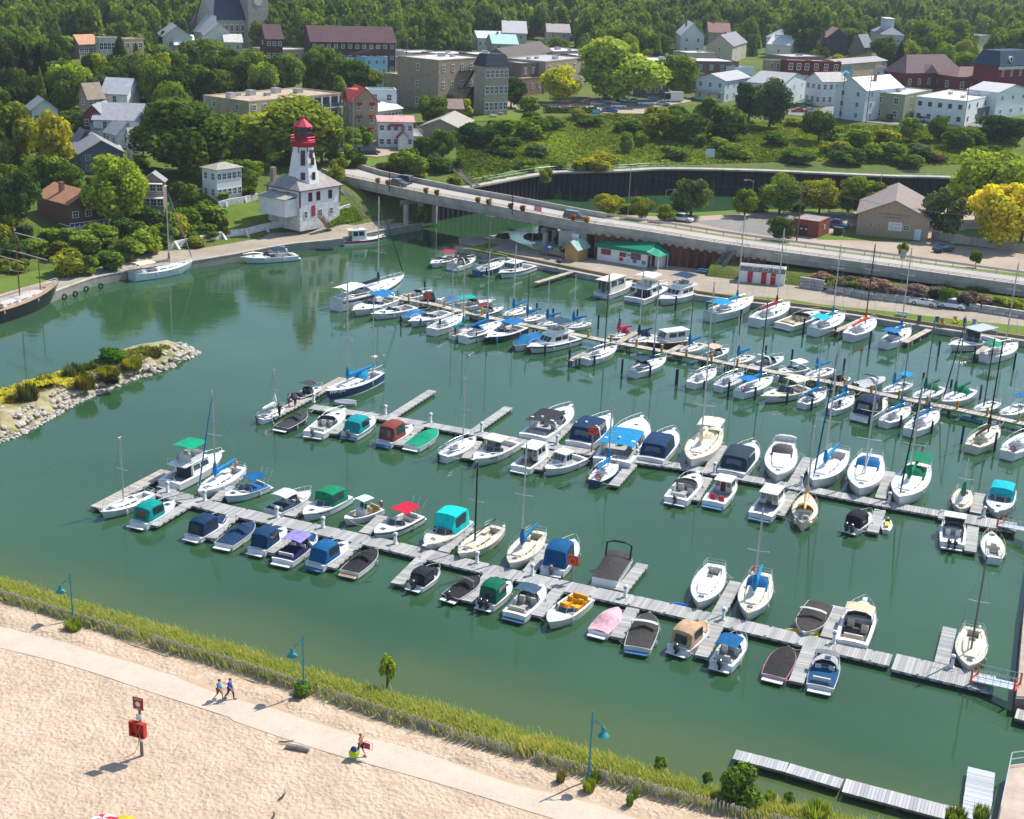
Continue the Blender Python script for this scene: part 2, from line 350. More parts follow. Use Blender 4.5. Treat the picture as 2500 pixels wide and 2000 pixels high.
# - right land: working quay (low) and the shelf behind the bridge road (higher)
RQ=[(-11.5,257),(-2,249.4),(13.9,237.9),(31.1,226.4),(54.6,217.7),(64.6,212.6),(80,205.6),(130,184),(260,120)]
ROADN=[('p',820,190,8.4),('p',1480,330,8.3),('q',0,430,8.2),('q',690,560,7.4),('q',1300,650,6.6),('q',1990,760,5.7),('r',800,900,4.9),('r',2156,1090,4.2)]
roadn=[G(*q)for q in ROADN];roadn=[roadn[0]+(roadn[0]-roadn[1])*.0]+roadn[1:]+[roadn[-1]+(roadn[-1]-roadn[-2])*2.5]
roadn=smooth_line(roadn,3.0)
low=[(x,y,1.2)for x,y in RQ]+[(270,160,1.2)]+[(q.x,q.y,1.2)for q in reversed(roadn)if q.x>4]+[(-4,268,1.2),(-12,263,1.2)]
structure('quay_ground',MB().poly([(x,y,z)for x,y,z in low]),M['gravel'])
BANK=[(-5,270),(-1,283)]+[(G(*q,3.5).x,G(*q,3.5).y)for q in(('q',430,480),('q',700,462),('q',1100,462),('q',1500,478),('q',1900,455),('q',2156,440),('r',250,440),('r',600,440),('r',1000,420),('r',1500,380))]+[(150,318),(260,310),(420,280)]
hi=[(q.x,q.y,3.5)for q in inset(roadn,6.0)if q.x>8]+[(420,200,3.5)]+[(x,y,3.5)for x,y in reversed(BANK[1:])]
structure('car_park',MB().poly(hi),M['dirt'])
bk=MB()
bl=smooth_line([(x,y,0)for x,y in BANK[2:]],3)
bk.loft([[(b2.x,b2.y,3.49),(a.x,a.y,-1.5)]for a,b2 in ribbon(bl,3.0,0.6)],False)
structure('river_bank',bk,M['meadow'])
rq=smooth_line([(x,y,0)for x,y in RQ],3)
qw=MB();qw.loft([[(a.x,a.y,.95),(b2.x,b2.y,.95),(b2.x,b2.y,-2),(a.x,a.y,-2)]for a,b2 in ribbon(rq,.1,1.3)],True,True,True)
structure('quay_ledge',qw,M['concrete'],(.42,.4,.36))
qc=MB();qc.loft([[(a.x,a.y,1.42),(b2.x,b2.y,1.42),(b2.x,b2.y,.9),(a.x,a.y,.9)]for a,b2 in ribbon(rq,.35,.05)],True,True,True)
structure('quay_kerb',qc,M['wood'],(.3,.22,.12))
lawn=[G('d',1440,135,1.2),G('e',0,12,1.2),G('D',0,600,1.2),G('D',1050,730,1.2),G('D',2156,835,1.2)]
lo_=[q+Vector((0,0,1.204))for q in inset([Vector((x,y,0))for x,y in RQ],.5)if q.x>30]
structure('quay_lawn',MB().poly([(q.x,q.y,1.206)for q in lawn]+[(130,186,1.206)]+[(q.x,q.y,1.206)for q in reversed(lo_)if q.x<131]),M['turf'])
structure('quay_grass',MB().poly([(q.x,q.y,1.206)for q in(G('p',1800,762,1.2),G('p',2000,718,1.2),G('p',2080,735,1.2),G('p',1990,770,1.2),G('p',2156,800,1.2),G('p',2156,830,1.2))]),M['turf'])
# - the beach side
FEN=[G(*q,1.15)for q in(('y',0,228),('y',300,322),('y',740,455),('y',1200,590),('y',1700,722),('w',0,348),('w',250,425),('w',500,505),('w',800,600),('w',1000,668),('w',1500,803),('w',1900,912),('w',2156,985),('B',800,625),('B',1240,745),('B',1700,850))]
TOPS=[G(*q,1.6)for q in(('y',0,58),('y',500,218),('y',1000,360),('y',1500,500),('y',1940,620),('w',500,360),('w',1000,440),('w',1500,600),('w',1900,720),('w',2100,800),('B',700,350),('B',1200,490),('B',1700,680),('z',800,790),('z',1200,880))]
def ext(l):d0,d1=(l[0]-l[1]).normalized(),(l[-1]-l[-2]).normalized();return[l[0]+d0*k for k in(120,55,22,8)]+l+[l[-1]+d1*k for k in(8,22,50,90)]
FEN,TOPS=smooth_line(ext(sorted(FEN,key=lambda q:q.x)),1.5),smooth_line(ext(sorted(TOPS,key=lambda q:q.x)),1.5)
FEN=[sum(FEN[max(0,i-3):i+4],Vector((0,0,0)))/len(FEN[max(0,i-3):i+4])for i in range(len(FEN))]
shl=[];nrm=[];GW=[]
for i,q in enumerate(FEN):
 d_=(FEN[min(i+1,len(FEN)-1)]-FEN[max(i-1,0)]).normalized();n_=Vector((-d_.y,d_.x,0))
 w_=min((k-q).length for k in TOPS)*.98;w_=max(2.2,min(6,w_));shl.append(Vector((q.x,q.y,0))+n_*w_);nrm.append(n_);GW.append(w_)
GW=np.array(GW);GW=np.convolve(np.pad(GW,4,'edge'),np.ones(9)/9,'valid');shl=[Vector((q.x,q.y,0))+n_*w_ for q,n_,w_ in zip(FEN,nrm,GW)]
FL=[(q.x,q.y)for q in FEN]
rs=np.random.default_rng(11)
prof=[(2.0,-1.0),(0.8,-.25),(0.0,.12),(-.8,.7),(-1.8,1.15),(-3.2,1.35),(-4.4,1.35),(-5.0,1.3),(-5.6,1.15),(-6.4,1.1)]
bb=MB();rows=[]
for q,n,w_ in zip(shl,nrm,GW):
 rows.append([(q.x+n.x*o*(w_/5 if o<0 else 1),q.y+n.y*o*(w_/5 if o<0 else 1),z+(.06*math.sin(q.x*1.3+o*2)if o<0 else 0))for o,z in prof])
bb.loft(rows,False)
structure('dune_bank',bb,ground('dune_sand',[(.3,(.26,.2,.12)),(.6,(.42,.33,.22))],1.2),smooth=True)
mt,nt,b=new_mat('beach_sand');M['sand']=mt
p=pos(nt);n=noise(nt,.5,6,.65,p)
L(nt,ramp(nt,n.outputs[0],[(.3,(.42,.315,.225)),(.5,(.505,.385,.28)),(.7,(.57,.445,.335))]).outputs[0],b.inputs['Base Color']);b.inputs['Roughness'].default_value=1;b.inputs['Specular IOR Level'].default_value=.1
vo=nd(nt,'ShaderNodeTexVoronoi');vo.inputs['Scale'].default_value=2.7;mpv=nd(nt,'ShaderNodeMapping');L(nt,p,mpv.inputs[0])
wq=noise(nt,1.2,3,.6,p);ad=nd(nt,'ShaderNodeVectorMath',operation='MULTIPLY_ADD');L(nt,wq.outputs[1],ad.inputs[0]);ad.inputs[1].default_value=(.7,.7,.7);L(nt,p,ad.inputs[2]);L(nt,ad.outputs[0],vo.inputs['Vector'])
n3=noise(nt,3.2,4,.6,p)
mm=nd(nt,'ShaderNodeMath',operation='ADD');L(nt,vo.outputs['Distance'],mm.inputs[0]);L(nt,n3.outputs[0],mm.inputs[1])
bump(nt,mm.outputs[0],.85,.14,b)
PATHC=[G('y',0,490,1.2),G('y',600,640,1.2),G('y',1100,800,1.2),G('y',1650,980,1.2),G('w',0,575,1.2),G('w',500,735,1.2),G('w',1100,905,1.2),G('w',1700,1085,1.2),G('w',2156,1215,1.2)]
pc=sorted([q for q in PATHC],key=lambda q:q.x);pc=[pc[0]+(pc[0]-pc[1]).normalized()*k for k in(70,35,15,6)]+pc+[pc[-1]+(pc[-1]-pc[-2]).normalized()*k for k in(6,15,35,70)]
pcl=smooth_line(pc,1.5)
PL=[(q.x,q.y)for q in pcl]
bgx=axis(-48,66,.4,-220,95,1.25);bgy=axis(40,108,.4,-60,150,1.25)
BX,BY=np.meshgrid(bgx,bgy);BP=np.stack([BX.ravel(),BY.ravel()],1)
bsd=signed(BP,FL)-5.0;psd=np.abs(signed(BP,PL))
def humps(P,seed,n,amp,smin,smax,x0,x1,y0,y1):
 r=np.random.default_rng(seed);z=np.zeros(len(P));c=r.uniform((x0,y0),(x1,y1),(n,2));s=r.uniform(smin,smax,n);a=r.normal(0,amp,n)
 for ci,si,ai in zip(c,s,a):
  d2=((P-ci)**2).sum(1);k=d2<9*si*si;z[k]+=ai*np.exp(-d2[k]/(si*si))
 return z
flat=np.clip((psd-1.3)/1.2,0,1)
bz=1.12+(humps(BP,5,1500,.035,.35,1.2,-52,18,62,112)+humps(BP,6,200,.05,1.5,4,-60,20,55,115))*flat
near=np.clip(1-np.abs(bsd+7.4)/1.8,0,1);bz+=near*(.16+humps(BP,8,900,.13,.35,.8,-52,18,70,112))*flat
bz+=np.where(bsd>-6.2,-1.2,0)*0
nbx,nby=len(bgx),len(bgy);bs=bsd.reshape(nby,nbx);fc=[]
for j in range(nby-1):
 for i in range(nbx-1):
  if min(bs[j,i],bs[j,i+1],bs[j+1,i],bs[j+1,i+1])<-5.5 and max(bs[j,i],bs[j+1,i+1],bs[j,i+1],bs[j+1,i])<-4.9:fc.append((j*nbx+i,j*nbx+i+1,(j+1)*nbx+i+1,(j+1)*nbx+i))
sb=MB();sb.v=[(x,y,z)for(x,y),z in zip(BP,bz)];sb.f=fc
structure('beach',sb,M['sand'],smooth=True)
r5=np.random.default_rng(21);rows=[]
wl_,wr_=1.35,1.35
for i,(a,b2)in enumerate(ribbon(pcl,1,1)):
 q=pcl[i];n=(a-q)
 jl=.25*math.sin(i*.31)+.2*math.sin(i*.83+1)+r5.normal(0,.05);jr=.05*math.sin(i*.5)
 rows.append([(*(q+n*(wl_+jl)).xy,1.15),(*(q+n*.5).xy,1.172),(*(q-n*.5).xy,1.172),(*(q-n*(wr_+jr)).xy,1.15)])
pm=MB();pm.loft(rows,False);structure('path',pm,M['pavement'])
rows=[]
for i,(a,b2)in enumerate(ribbon(pcl,1,1)):
 q=pcl[i];n=a-q;rows.append([(*(q+n*.8).xy,1.146),(*(q+n*2.9).xy,1.15)])
structure('path_shoulder',MB().loft(rows,False),ground('packed_sand',[(.3,(.4,.29,.19)),(.5,(.46,.34,.23)),(.7,(.5,.38,.27))],.8,bscale=6,bstr=.2,bdist=.02))
# - the peninsula
PN=[G('x',*q,.0)for q in((-400,1420),(0,1290),(400,1110),(800,880),(1200,710),(1400,640),(1750,530),(2050,370),(1950,300),(1800,260),(1350,330),(1000,450),(600,600),(200,720),(-100,800),(-500,950))]
pn=smooth_line(PN+[PN[0]],1.2)
cen=[G('x',*q,.9)for q in((-400,1150),(0,960),(500,770),(900,600),(1300,470),(1700,340),(1900,330))]
def pen_z(q):
 d=min((Vector((q.x,q.y,0))-Vector((a.x,a.y,0)).lerp(Vector((b2.x,b2.y,0)),t)).length for a,b2 in zip(cen[:-1],cen[1:])for t in(0,.25,.5,.75,1))
 return d
bm=bmesh.new();f=bm.faces.new([bm.verts.new((q.x,q.y,0))for q in pn[:-1]]);bmesh.ops.triangulate(bm,faces=[f])
for _ in range(4):
 es=[e for e in bm.edges if e.calc_length()>1.6 and not e.is_boundary]
 if es:bmesh.ops.subdivide_edges(bm,edges=es,cuts=1);bmesh.ops.triangulate(bm,faces=bm.faces[:])
bnd=[Vector((q.x,q.y,0))for q in pn]
PENV=[]
for q in bm.verts:
 d=min((Vector((q.co.x,q.co.y,0))-k).length for k in bnd);q.co.z=-.35 if q.is_boundary else min(1.5,-.1+.62*d);PENV.append(q.co.copy())
me=bpy.data.meshes.new('peninsula');bm.to_mesh(me);bm.free();me.materials.append(ground('dry_spit',[(.3,(.12,.13,.03)),(.5,(.3,.26,.14)),(.7,(.45,.38,.26))],.5,bscale=6,bstr=.5,bdist=.1));me.shade_smooth();tag(obj('peninsula',me),kind='structure')
PENA=np.array([[q.x,q.y,q.z]for q in PENV])
def penz(x,y):return float(PENA[np.argmin((PENA[:,0]-x)**2+(PENA[:,1]-y)**2),2])
#  docks
mt,nt,b=new_mat('deck_board');M['board']=mt
oi=nd(nt,'ShaderNodeObjectInfo');p=ocoord(nt)
g=noise(nt,1.0,4,.6,None);mp=nd(nt,'ShaderNodeMapping');L(nt,p,mp.inputs[0]);mp.inputs['Scale'].default_value=(14,1.2,4);L(nt,mp.outputs[0],g.inputs['Vector'])
vr=nd(nt,'ShaderNodeMapRange');L(nt,oi.outputs['Random'],vr.inputs[0]);vr.inputs[3].default_value=.74;vr.inputs[4].default_value=1.12
gr=ramp(nt,g.outputs[0],[(.3,(.8,)*3),(.7,(1.08,)*3)])
c1=mixc(nt,1.0,oi.outputs['Color'],gr.outputs[0],'MULTIPLY');cbx=nd(nt,'ShaderNodeCombineXYZ')
for i in range(3):L(nt,vr.outputs[0],cbx.inputs[i])
L(nt,mixc(nt,1.0,c1,cbx.outputs[0],'MULTIPLY'),b.inputs['Base Color']);b.inputs['Roughness'].default_value=.8;b.inputs['Specular IOR Level'].default_value=.25
PLK=MB().box(-.5,.5,-.5,.5,-.04,0).mesh('plank',M['board'])
DOCKCOL=(.40,.40,.385)
rd=random.Random(5);DOCKS=[]
def dock(name,label,cat,a,b2,wdt,zt=.5,pitch=.2,col=DOCKCOL,group=None,skirt=True,nmax=300,fac=None,floats=True,piles=None):
 """a floating section from a to b2: boards across a frame on floats"""
 a,b2=Vector(a),Vector(b2);d=b2-a;d.z=0;Ln=d.length;az=math.atan2(d.y,d.x);DOCKS.append((a.xy,b2.xy,wdt/2,zt))
 t=thing(name,label,cat,(a.x,a.y,0),az,group)
 n=max(3,int(Ln/pitch));pt=Ln/n
 for i in range(min(n,nmax)):
  o=obj('plank',PLK,t,jit(col,.93,1.05));o.location=((i+.5)*pt,rd.uniform(-.012,.012),zt+rd.uniform(-.006,.004));o.scale=(pt*.93,wdt+rd.uniform(0,.03),1)
 fr=MB();h=wdt/2-.03
 for y in(-h,h-.07):fr.box(.02,Ln-.02,y,y+.07,zt-.24,zt-.042)
 fr.box(.0,.07,-h,h,zt-.24,zt-.042);fr.box(Ln-.07,Ln,-h,h,zt-.24,zt-.042)
 fr.build('frame',M['wood'],t,(.24,.23,.2))
 if skirt:
  mbu=MB()
  k=max(2,int(Ln/.9))
  for i in range(k):
   for y in(-h-.055,h+.005):mbu.box((i+.12)*Ln/k,(i+.72)*Ln/k,y,y+.05,zt-.2,zt-.05)
  tag(mbu.build('bumper',M['rubber'],t,(.5,.5,.48)),kind='stuff')
 if floats:
  fl=MB();k=max(2,int(Ln/2.4))
  for i in range(k):fl.box((i+.15)*Ln/k,(i+.85)*Ln/k,-h+.15,h-.15,-.3,zt-.25)
  fl.build('float',M['rubber'],t,(.03,.03,.035))
 if piles:
  k=max(2,int(Ln/3.0));me_=MB().tube([(0,0,-2),(0,0,zt-.24)],.11,7).mesh('pile',M['wood'])
  for i in range(k):
   for y in(-h+.1,h-.1):obj('pile',me_,t,(.07,.06,.05)).location=((i+.5)*Ln/k,y,0)
 return t
def gp(lst,z):return[G(*q,z)for q in lst]
CLT={}
me=MB().box(-.14,.14,-.025,.025,.05,.075).box(-.05,.05,-.02,.02,0,.05).mesh('cleat',M['metal'])
def cleats(t,Ln,wdt,zt):
 k=max(2,int(Ln/3))
 for i in range(k):
  for sg in(-1,1):
   o=obj('cleat',me,t,(.12,.12,.12));o.location=((i+.5)*Ln/k,sg*(wdt/2-.12),zt)
z1=.5
main1=gp([('i',800,640),('i',1500,832),('j',600,560),('j',1500,757),('k',1400,850),('l',1250,845),('m',800,830),('m',1480,990),('n',600,632)],z1)
sec=['leftmost, beside the flybridge boat','between the blue covered runabouts and the grey covered cuddy','beside the purple topped bowrider','beside the red topped cruiser','between the two cream sloops','beside the pontoon boat with black cover','beside the white sloop without a mast','beside the tan topped bowrider, last before the wide platform']
for i,(a,b2)in enumerate(zip(main1[:-1],main1[1:])):
 t=dock('dock_section','front dock walkway '+sec[i],'dock',a,b2,2.15,z1,.24,group='walkway sections of the front dock');cleats(t,(b2-a).length,2.15,z1)
pa,pb,pc_,pd_=gp([('n',665,550),('n',1820,820),('n',1800,1020),('n',605,740)],z1+.02)
t=dock('dock_platform','wide planked landing platform at the right end of the front dock','dock',(pa+pd_)/2,(pb+pc_)/2,(pd_-pa).length*.96,z1+.02,.2);cleats(t,8.5,3,z1+.02)
dock('end_float','long end float of the front dock between the bare sloop and open water','dock',G('i',150,815,z1),G('i',890,425,z1),1.5,z1,.3,(.47,.42,.36))
F1=[('i',1110,780,740,1000,'lower finger float beside the teal covered boat'),('i',1600,900,1345,1135,'finger float between the two navy covered runabouts'),('j',645,625,335,855,'finger float between the navy canopied cuddy and the purple topped bowrider'),('j',1260,760,970,1010,'finger float between the bright blue canopied cruiser and the black covered runabout'),('k',560,700,290,970,'long empty-sided finger float left of the small black outboard boat'),('k',1280,870,1030,1150,'finger float between the flag-flying black boat and the green canvas boat'),('l',270,690,40,960,'finger float left of the yellow seated boat'),('l',1060,880,885,1190,'finger float between the pink wrapped boat and the dark covered boat'),('m',430,810,270,1130,'finger float between the tan topped bowrider and the blue topped outboard boat'),('m',1410,1030,1265,1400,'finger float between the pink hulled boat and the silver runabout'),('i',1400,740,1560,590,'upper finger float between the blue-sail sloop and the blue bimini cruiser'),('j',540,470,745,315,'upper finger float between the grey topped cuddy and the green bimini cruiser'),('j',1330,650,1530,470,'upper finger float between the centre console boat and the red bimini cruiser'),('k',780,630,1060,380,'upper finger float between the cyan bimini cruiser and the black mast sloop'),('k',1680,850,1900,555,'upper finger float between the blue-sail sloop and the blue canopy pilot boat'),('l',930,700,1160,415,'upper finger float right of the pontoon boat'),('m',440,690,635,345,'upper finger float between the mastless sloop and the blue-sail sloop'),('m',1590,930,1720,605,'upper finger float between the black and white bowrider and the tan bimini cruiser'),('n',1190,670,1290,250,'pale finger float left of the last white sloop')]
for zn,u0,v0,u1,v1,lb in F1:dock('finger_dock',lb,'dock',G(zn,u0,v0,z1),G(zn,u1,v1,z1),1.15,z1,.22,group='finger floats of the front dock')
main2=gp([('a',690,485),('a',1500,605),('f',0,420),('f',900,580),('f',2050,770),('g',700,680),('g',1350,800),('h',130,610),('h',800,740),('h',1340,835)],z1)
sec2=['leftmost, below the big blue ketch','right of the teal covered cruiser','behind the white fishing boat with hard top','below the large cruiser with black top','below the sky blue topped cruiser','beside the cream sloop','below the sloop carrying a dinghy','in front of the white sloop with blue dodger','right of the fishing boat under black cover']
for i,(a,b2)in enumerate(zip(main2[:-1],main2[1:])):
 dock('dock_section','middle dock walkway '+sec2[i],'dock',a,b2,1.75,z1,.35,group='walkway sections of the middle dock')
pa,pb,pc_,pd_=gp([('h',1350,790),('h',2090,915),('h',2075,1030),('h',1335,885)],z1+.02)
dock('dock_platform','wide planked platform at the right end of the middle dock','dock',(pa+pd_)/2,(pb+pc_)/2,(pd_-pa).length*.9,z1+.02,.22)
dock('end_float','long end float left of the big blue ketch with people on it','dock',G('a',250,600,z1),G('a',1030,185,z1),1.5,z1,.3,(.46,.41,.35))
F2=[('a',1530,590,1965,315,'empty upper finger float right of the big blue ketch'),('f',470,480,830,230,'empty upper finger float left of the large black topped cruiser'),('f',1280,600,1480,400,'upper finger float between the black topped and navy canopied cruisers'),('g',110,610,310,400,'upper finger float between the sky blue topped and navy canopied cruisers'),('g',980,740,1140,460,'upper finger float between the cream sloop and the dark canopied cruiser'),('g',1880,860,2040,590,'upper finger float right of the sloop carrying a dinghy'),('h',780,690,880,435,'upper finger float left of the green canopied sloop'),('h',1690,830,1740,645,'upper finger float between the small green trimmed sloop and the cyan bimini cruiser'),('a',1060,620,920,770,'lower finger float between the open day sailer and the teal covered cruiser'),('a',1830,690,1600,890,'lower finger float between the brown-red topped cruiser and the green covered boat'),('f',500,590,380,770,'lower finger float between the dinghy-wheeled sloop and the hard top fishing boat'),('f',1260,690,1120,885,'lower finger float between the two white pilothouse boats'),('f',2130,830,1930,1055,'lower finger float right of the navy hulled sloop'),('g',980,800,835,1035,'lower finger float between the small outboard cuddy and the red seated boat'),('g',1880,950,1725,1195,'lower finger float left of the cream sloop with orange dodger'),('h',780,800,705,1015,'lower finger float beside the jet ski'),('h',1670,960,1640,1200,'lower finger float right of the aluminium topped fishing boat')]
for zn,u0,v0,u1,v1,lb in F2:dock('finger_dock',lb,'dock',G(zn,u0,v0,z1),G(zn,u1,v1,z1),1.15,z1,.35,group='finger floats of the middle dock')
z3=1.0
main3=gp([('b',760,555),('b',1080,605),('b',1420,690),('b',1850,785),('c',590,745),('c',1090,845),('c',1650,945),('d',640,780),('d',1300,905),('d',1830,1000),('e',520,925),('e',1000,1025),('e',1500,1125),('e',2300,1300)],z3)
sec3=['at its left tip beside the red life ring board','behind the blue covered dinghy','behind the teal sail covered boat','behind the blue cruiser covers','with the navy topped cruiser in front','between the red sail and solar panel sloops','beside the brown hulled trawler','behind the blue transom sloop','above the large cream cruiser','above the two small blue-sail sloops','above the navy cabin boat','above the two blue-sail sloops at its right','at its far right beside the brown sail sloop']
for i,(a,b2)in enumerate(zip(main3[:-1],main3[1:])):
 dock('boardwalk_section','pale fixed boardwalk '+sec3[i],'dock',a,b2,1.35,z3,.5,(.5,.45,.38),'sections of the fixed boardwalk',False,300,floats=False,piles=True)
for zn,u0,v0,u1,v1,lb in(('c',1110,850,1310,735,'narrow wooden finger pier between the two red and dark covered sloops'),('c',1660,940,1790,875,'narrow wooden finger pier beside the brown trawler'),('c',780,955,610,1035,'narrow wooden finger pier left of the solar panel sloop'),('e',430,180,165,295,'narrow wooden quay pier left of the orange sail sloop'),('e',1160,275,900,412,'narrow wooden quay pier right of the blue canvas sloop'),('D',1500,1190,1310,1325,'narrow wooden quay pier left of the green bimini sloop'),('c',650,95,250,215,'empty wooden quay pier by the marina office')):
 dock('finger_pier',lb,'pier',G(zn,u0,v0,.9),G(zn,u1,v1,.9),1.0,.9,.5,(.5,.43,.34),'fixed finger piers',False,floats=False,piles=True)
for a,b2,c2,d2,lb in(((165,370),(525,460),(505,525),(135,430),'leftmost of the three planked pontoons moored off the dune grass'),((530,465),(905,570),(885,640),(510,525),'middle one of the three planked pontoons moored off the dune grass'),((930,575),(1630,755),(1600,850),(888,655),'largest planked pontoon in the bottom right corner of the basin')):
 q=gp([('z',*k)for k in(a,b2,c2,d2)],.6)
 dock('pontoon',lb,'pontoon',(q[0]+q[3])/2,(q[1]+q[2])/2,((q[3]-q[0]).length+(q[2]-q[1]).length)/2,.6,.24,(.43,.43,.44),'pontoons moored off the dune grass',False)
q=gp([('z',1770,482),('z',1955,535),('z',1925,860),('z',1715,850)],.6)
dock('pontoon','square silver-boarded pontoon beside the concrete pier','pontoon',(q[0]+q[1])/2,(q[2]+q[3])/2,(q[1]-q[0]).length,.6,.16,(.5,.52,.55),None,False)
q=gp([('z',1630,760),('z',1720,785),('z',1715,850),('z',1630,850)],.6)
dock('pontoon','short link float between the largest and the square pontoon','pontoon',(q[0]+q[3])/2,(q[1]+q[2])/2,1.9,.55,.16,(.48,.5,.52),None,False)
def gangway(lb,a,b2,wdt,ends,col,rail):
 a,b2=Vector(a),Vector(b2);d=b2-a;az=math.atan2(d.y,d.x);Ln=math.hypot(d.x,d.y);dz=d.z
 t=thing('gangway',lb,'gangway',(a.x,a.y,a.z),az)
 h=wdt/2;fl=MB();fl.add([(0,-h,0),(Ln,-h,dz),(Ln,h,dz),(0,h,0),(0,-h,.1),(Ln,-h,dz+.1),(Ln,h,dz+.1),(0,h,.1)],[(3,2,1,0),(4,5,6,7),(0,1,5,4),(1,2,6,5),(2,3,7,6),(3,0,4,7)]);fl.build('walkway',M['metal'],t,col)
 for sg in(-1,1):
  rl=MB()
  for hh in(.55,1.05):rl.tube([(0,sg*h,hh),(Ln,sg*h,dz+hh)],.03)
  for i in range(7):rl.tube([(Ln*i/6,sg*h,dz*i/6),(Ln*i/6,sg*h,dz*i/6+1.05)],.022)
  rl.build('railing',M['metal'],t,rail)
 if ends:
  for x,z in((.1,0),(Ln-.1,dz)):MB().box(x-.12,x+.12,-h-.06,h+.06,z-.04,z+.12).box(x-.06,x+.06,-h-.05,-h+.04,z,z+1.1).box(x-.06,x+.06,h-.04,h+.05,z,z+1.1).build('end_plate',M['matte'],t,(.75,.12,.03))
gangway('white metal gangway with orange ends leading off the front dock platform',G('n',1560,840,.75),G('n',2085,960,1.3),1.3,True,(.8,.8,.8),(.6,.62,.65))
gangway('white metal gangway leading off the middle dock platform',G('h',1920,945,.75),G('h',2250,1010,1.3),1.3,True,(.8,.8,.8),(.65,.67,.7))
def pier(lb,pts,zt,col,rails):
 ps=[Vector(q)for q in pts];c=ps[0]
 t=thing('concrete_pier',lb,'pier',(c.x,c.y,0));k=[(q.x-c.x,q.y-c.y)for q in ps]
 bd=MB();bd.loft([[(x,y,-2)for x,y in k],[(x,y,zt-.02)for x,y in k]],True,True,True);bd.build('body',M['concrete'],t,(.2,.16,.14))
 sl=MB();cx=sum(x for x,_ in k)/len(k);cy=sum(y for _,y in k)/len(k)
 kk=[(cx+(x-cx)*.985,cy+(y-cy)*.985)for x,y in k]
 sl.loft([[(x,y,zt-.02)for x,y in kk],[(x,y,zt+.05)for x,y in kk]],True,False,True);sl.build('deck',M['concrete'],t,col)
 for i0,i1 in rails:
  (xa,ya),(xb,yb)=kk[i0],kk[i1];rl=MB();n=max(2,int(math.hypot(xb-xa,yb-ya)/2.2))
  for hh in(.55,1.1):rl.tube([(xa,ya,zt+hh),(xb,yb,zt+hh)],.035)
  for i in range(n+1):rl.tube([(xa+(xb-xa)*i/n,ya+(yb-ya)*i/n,zt),(xa+(xb-xa)*i/n,ya+(yb-ya)*i/n,zt+1.1)],.035)
  rl.build('railing',M['metal'],t,(.8,.8,.8))
q0,q1=G('C',497,672,1.2),G('C',432,985,1.2);dx=(q1-q0)
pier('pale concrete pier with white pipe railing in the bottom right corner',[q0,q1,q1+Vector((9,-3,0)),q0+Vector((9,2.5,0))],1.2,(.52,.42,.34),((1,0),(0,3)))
q0,q1=G('n',2156,0,1.3),G('n',2060,1080,1.3)
pier('rusty edged concrete pier along the right side behind the gangways',[G('F',2156,1080,1.3)+Vector((1.5,0,0)),q0,q1,q1+Vector((6,0,0)),G('F',2156,1080,1.3)+Vector((9,0,0))],1.3,(.42,.34,.28),())
dock('pontoon','short covered float at the right edge below the orange ended gangway','pontoon',G('n',2060,1250,.6),G('n',2156,1290,.6)+Vector((2.5,-1,0)),1.6,.6,.24,(.45,.42,.38),None,False)
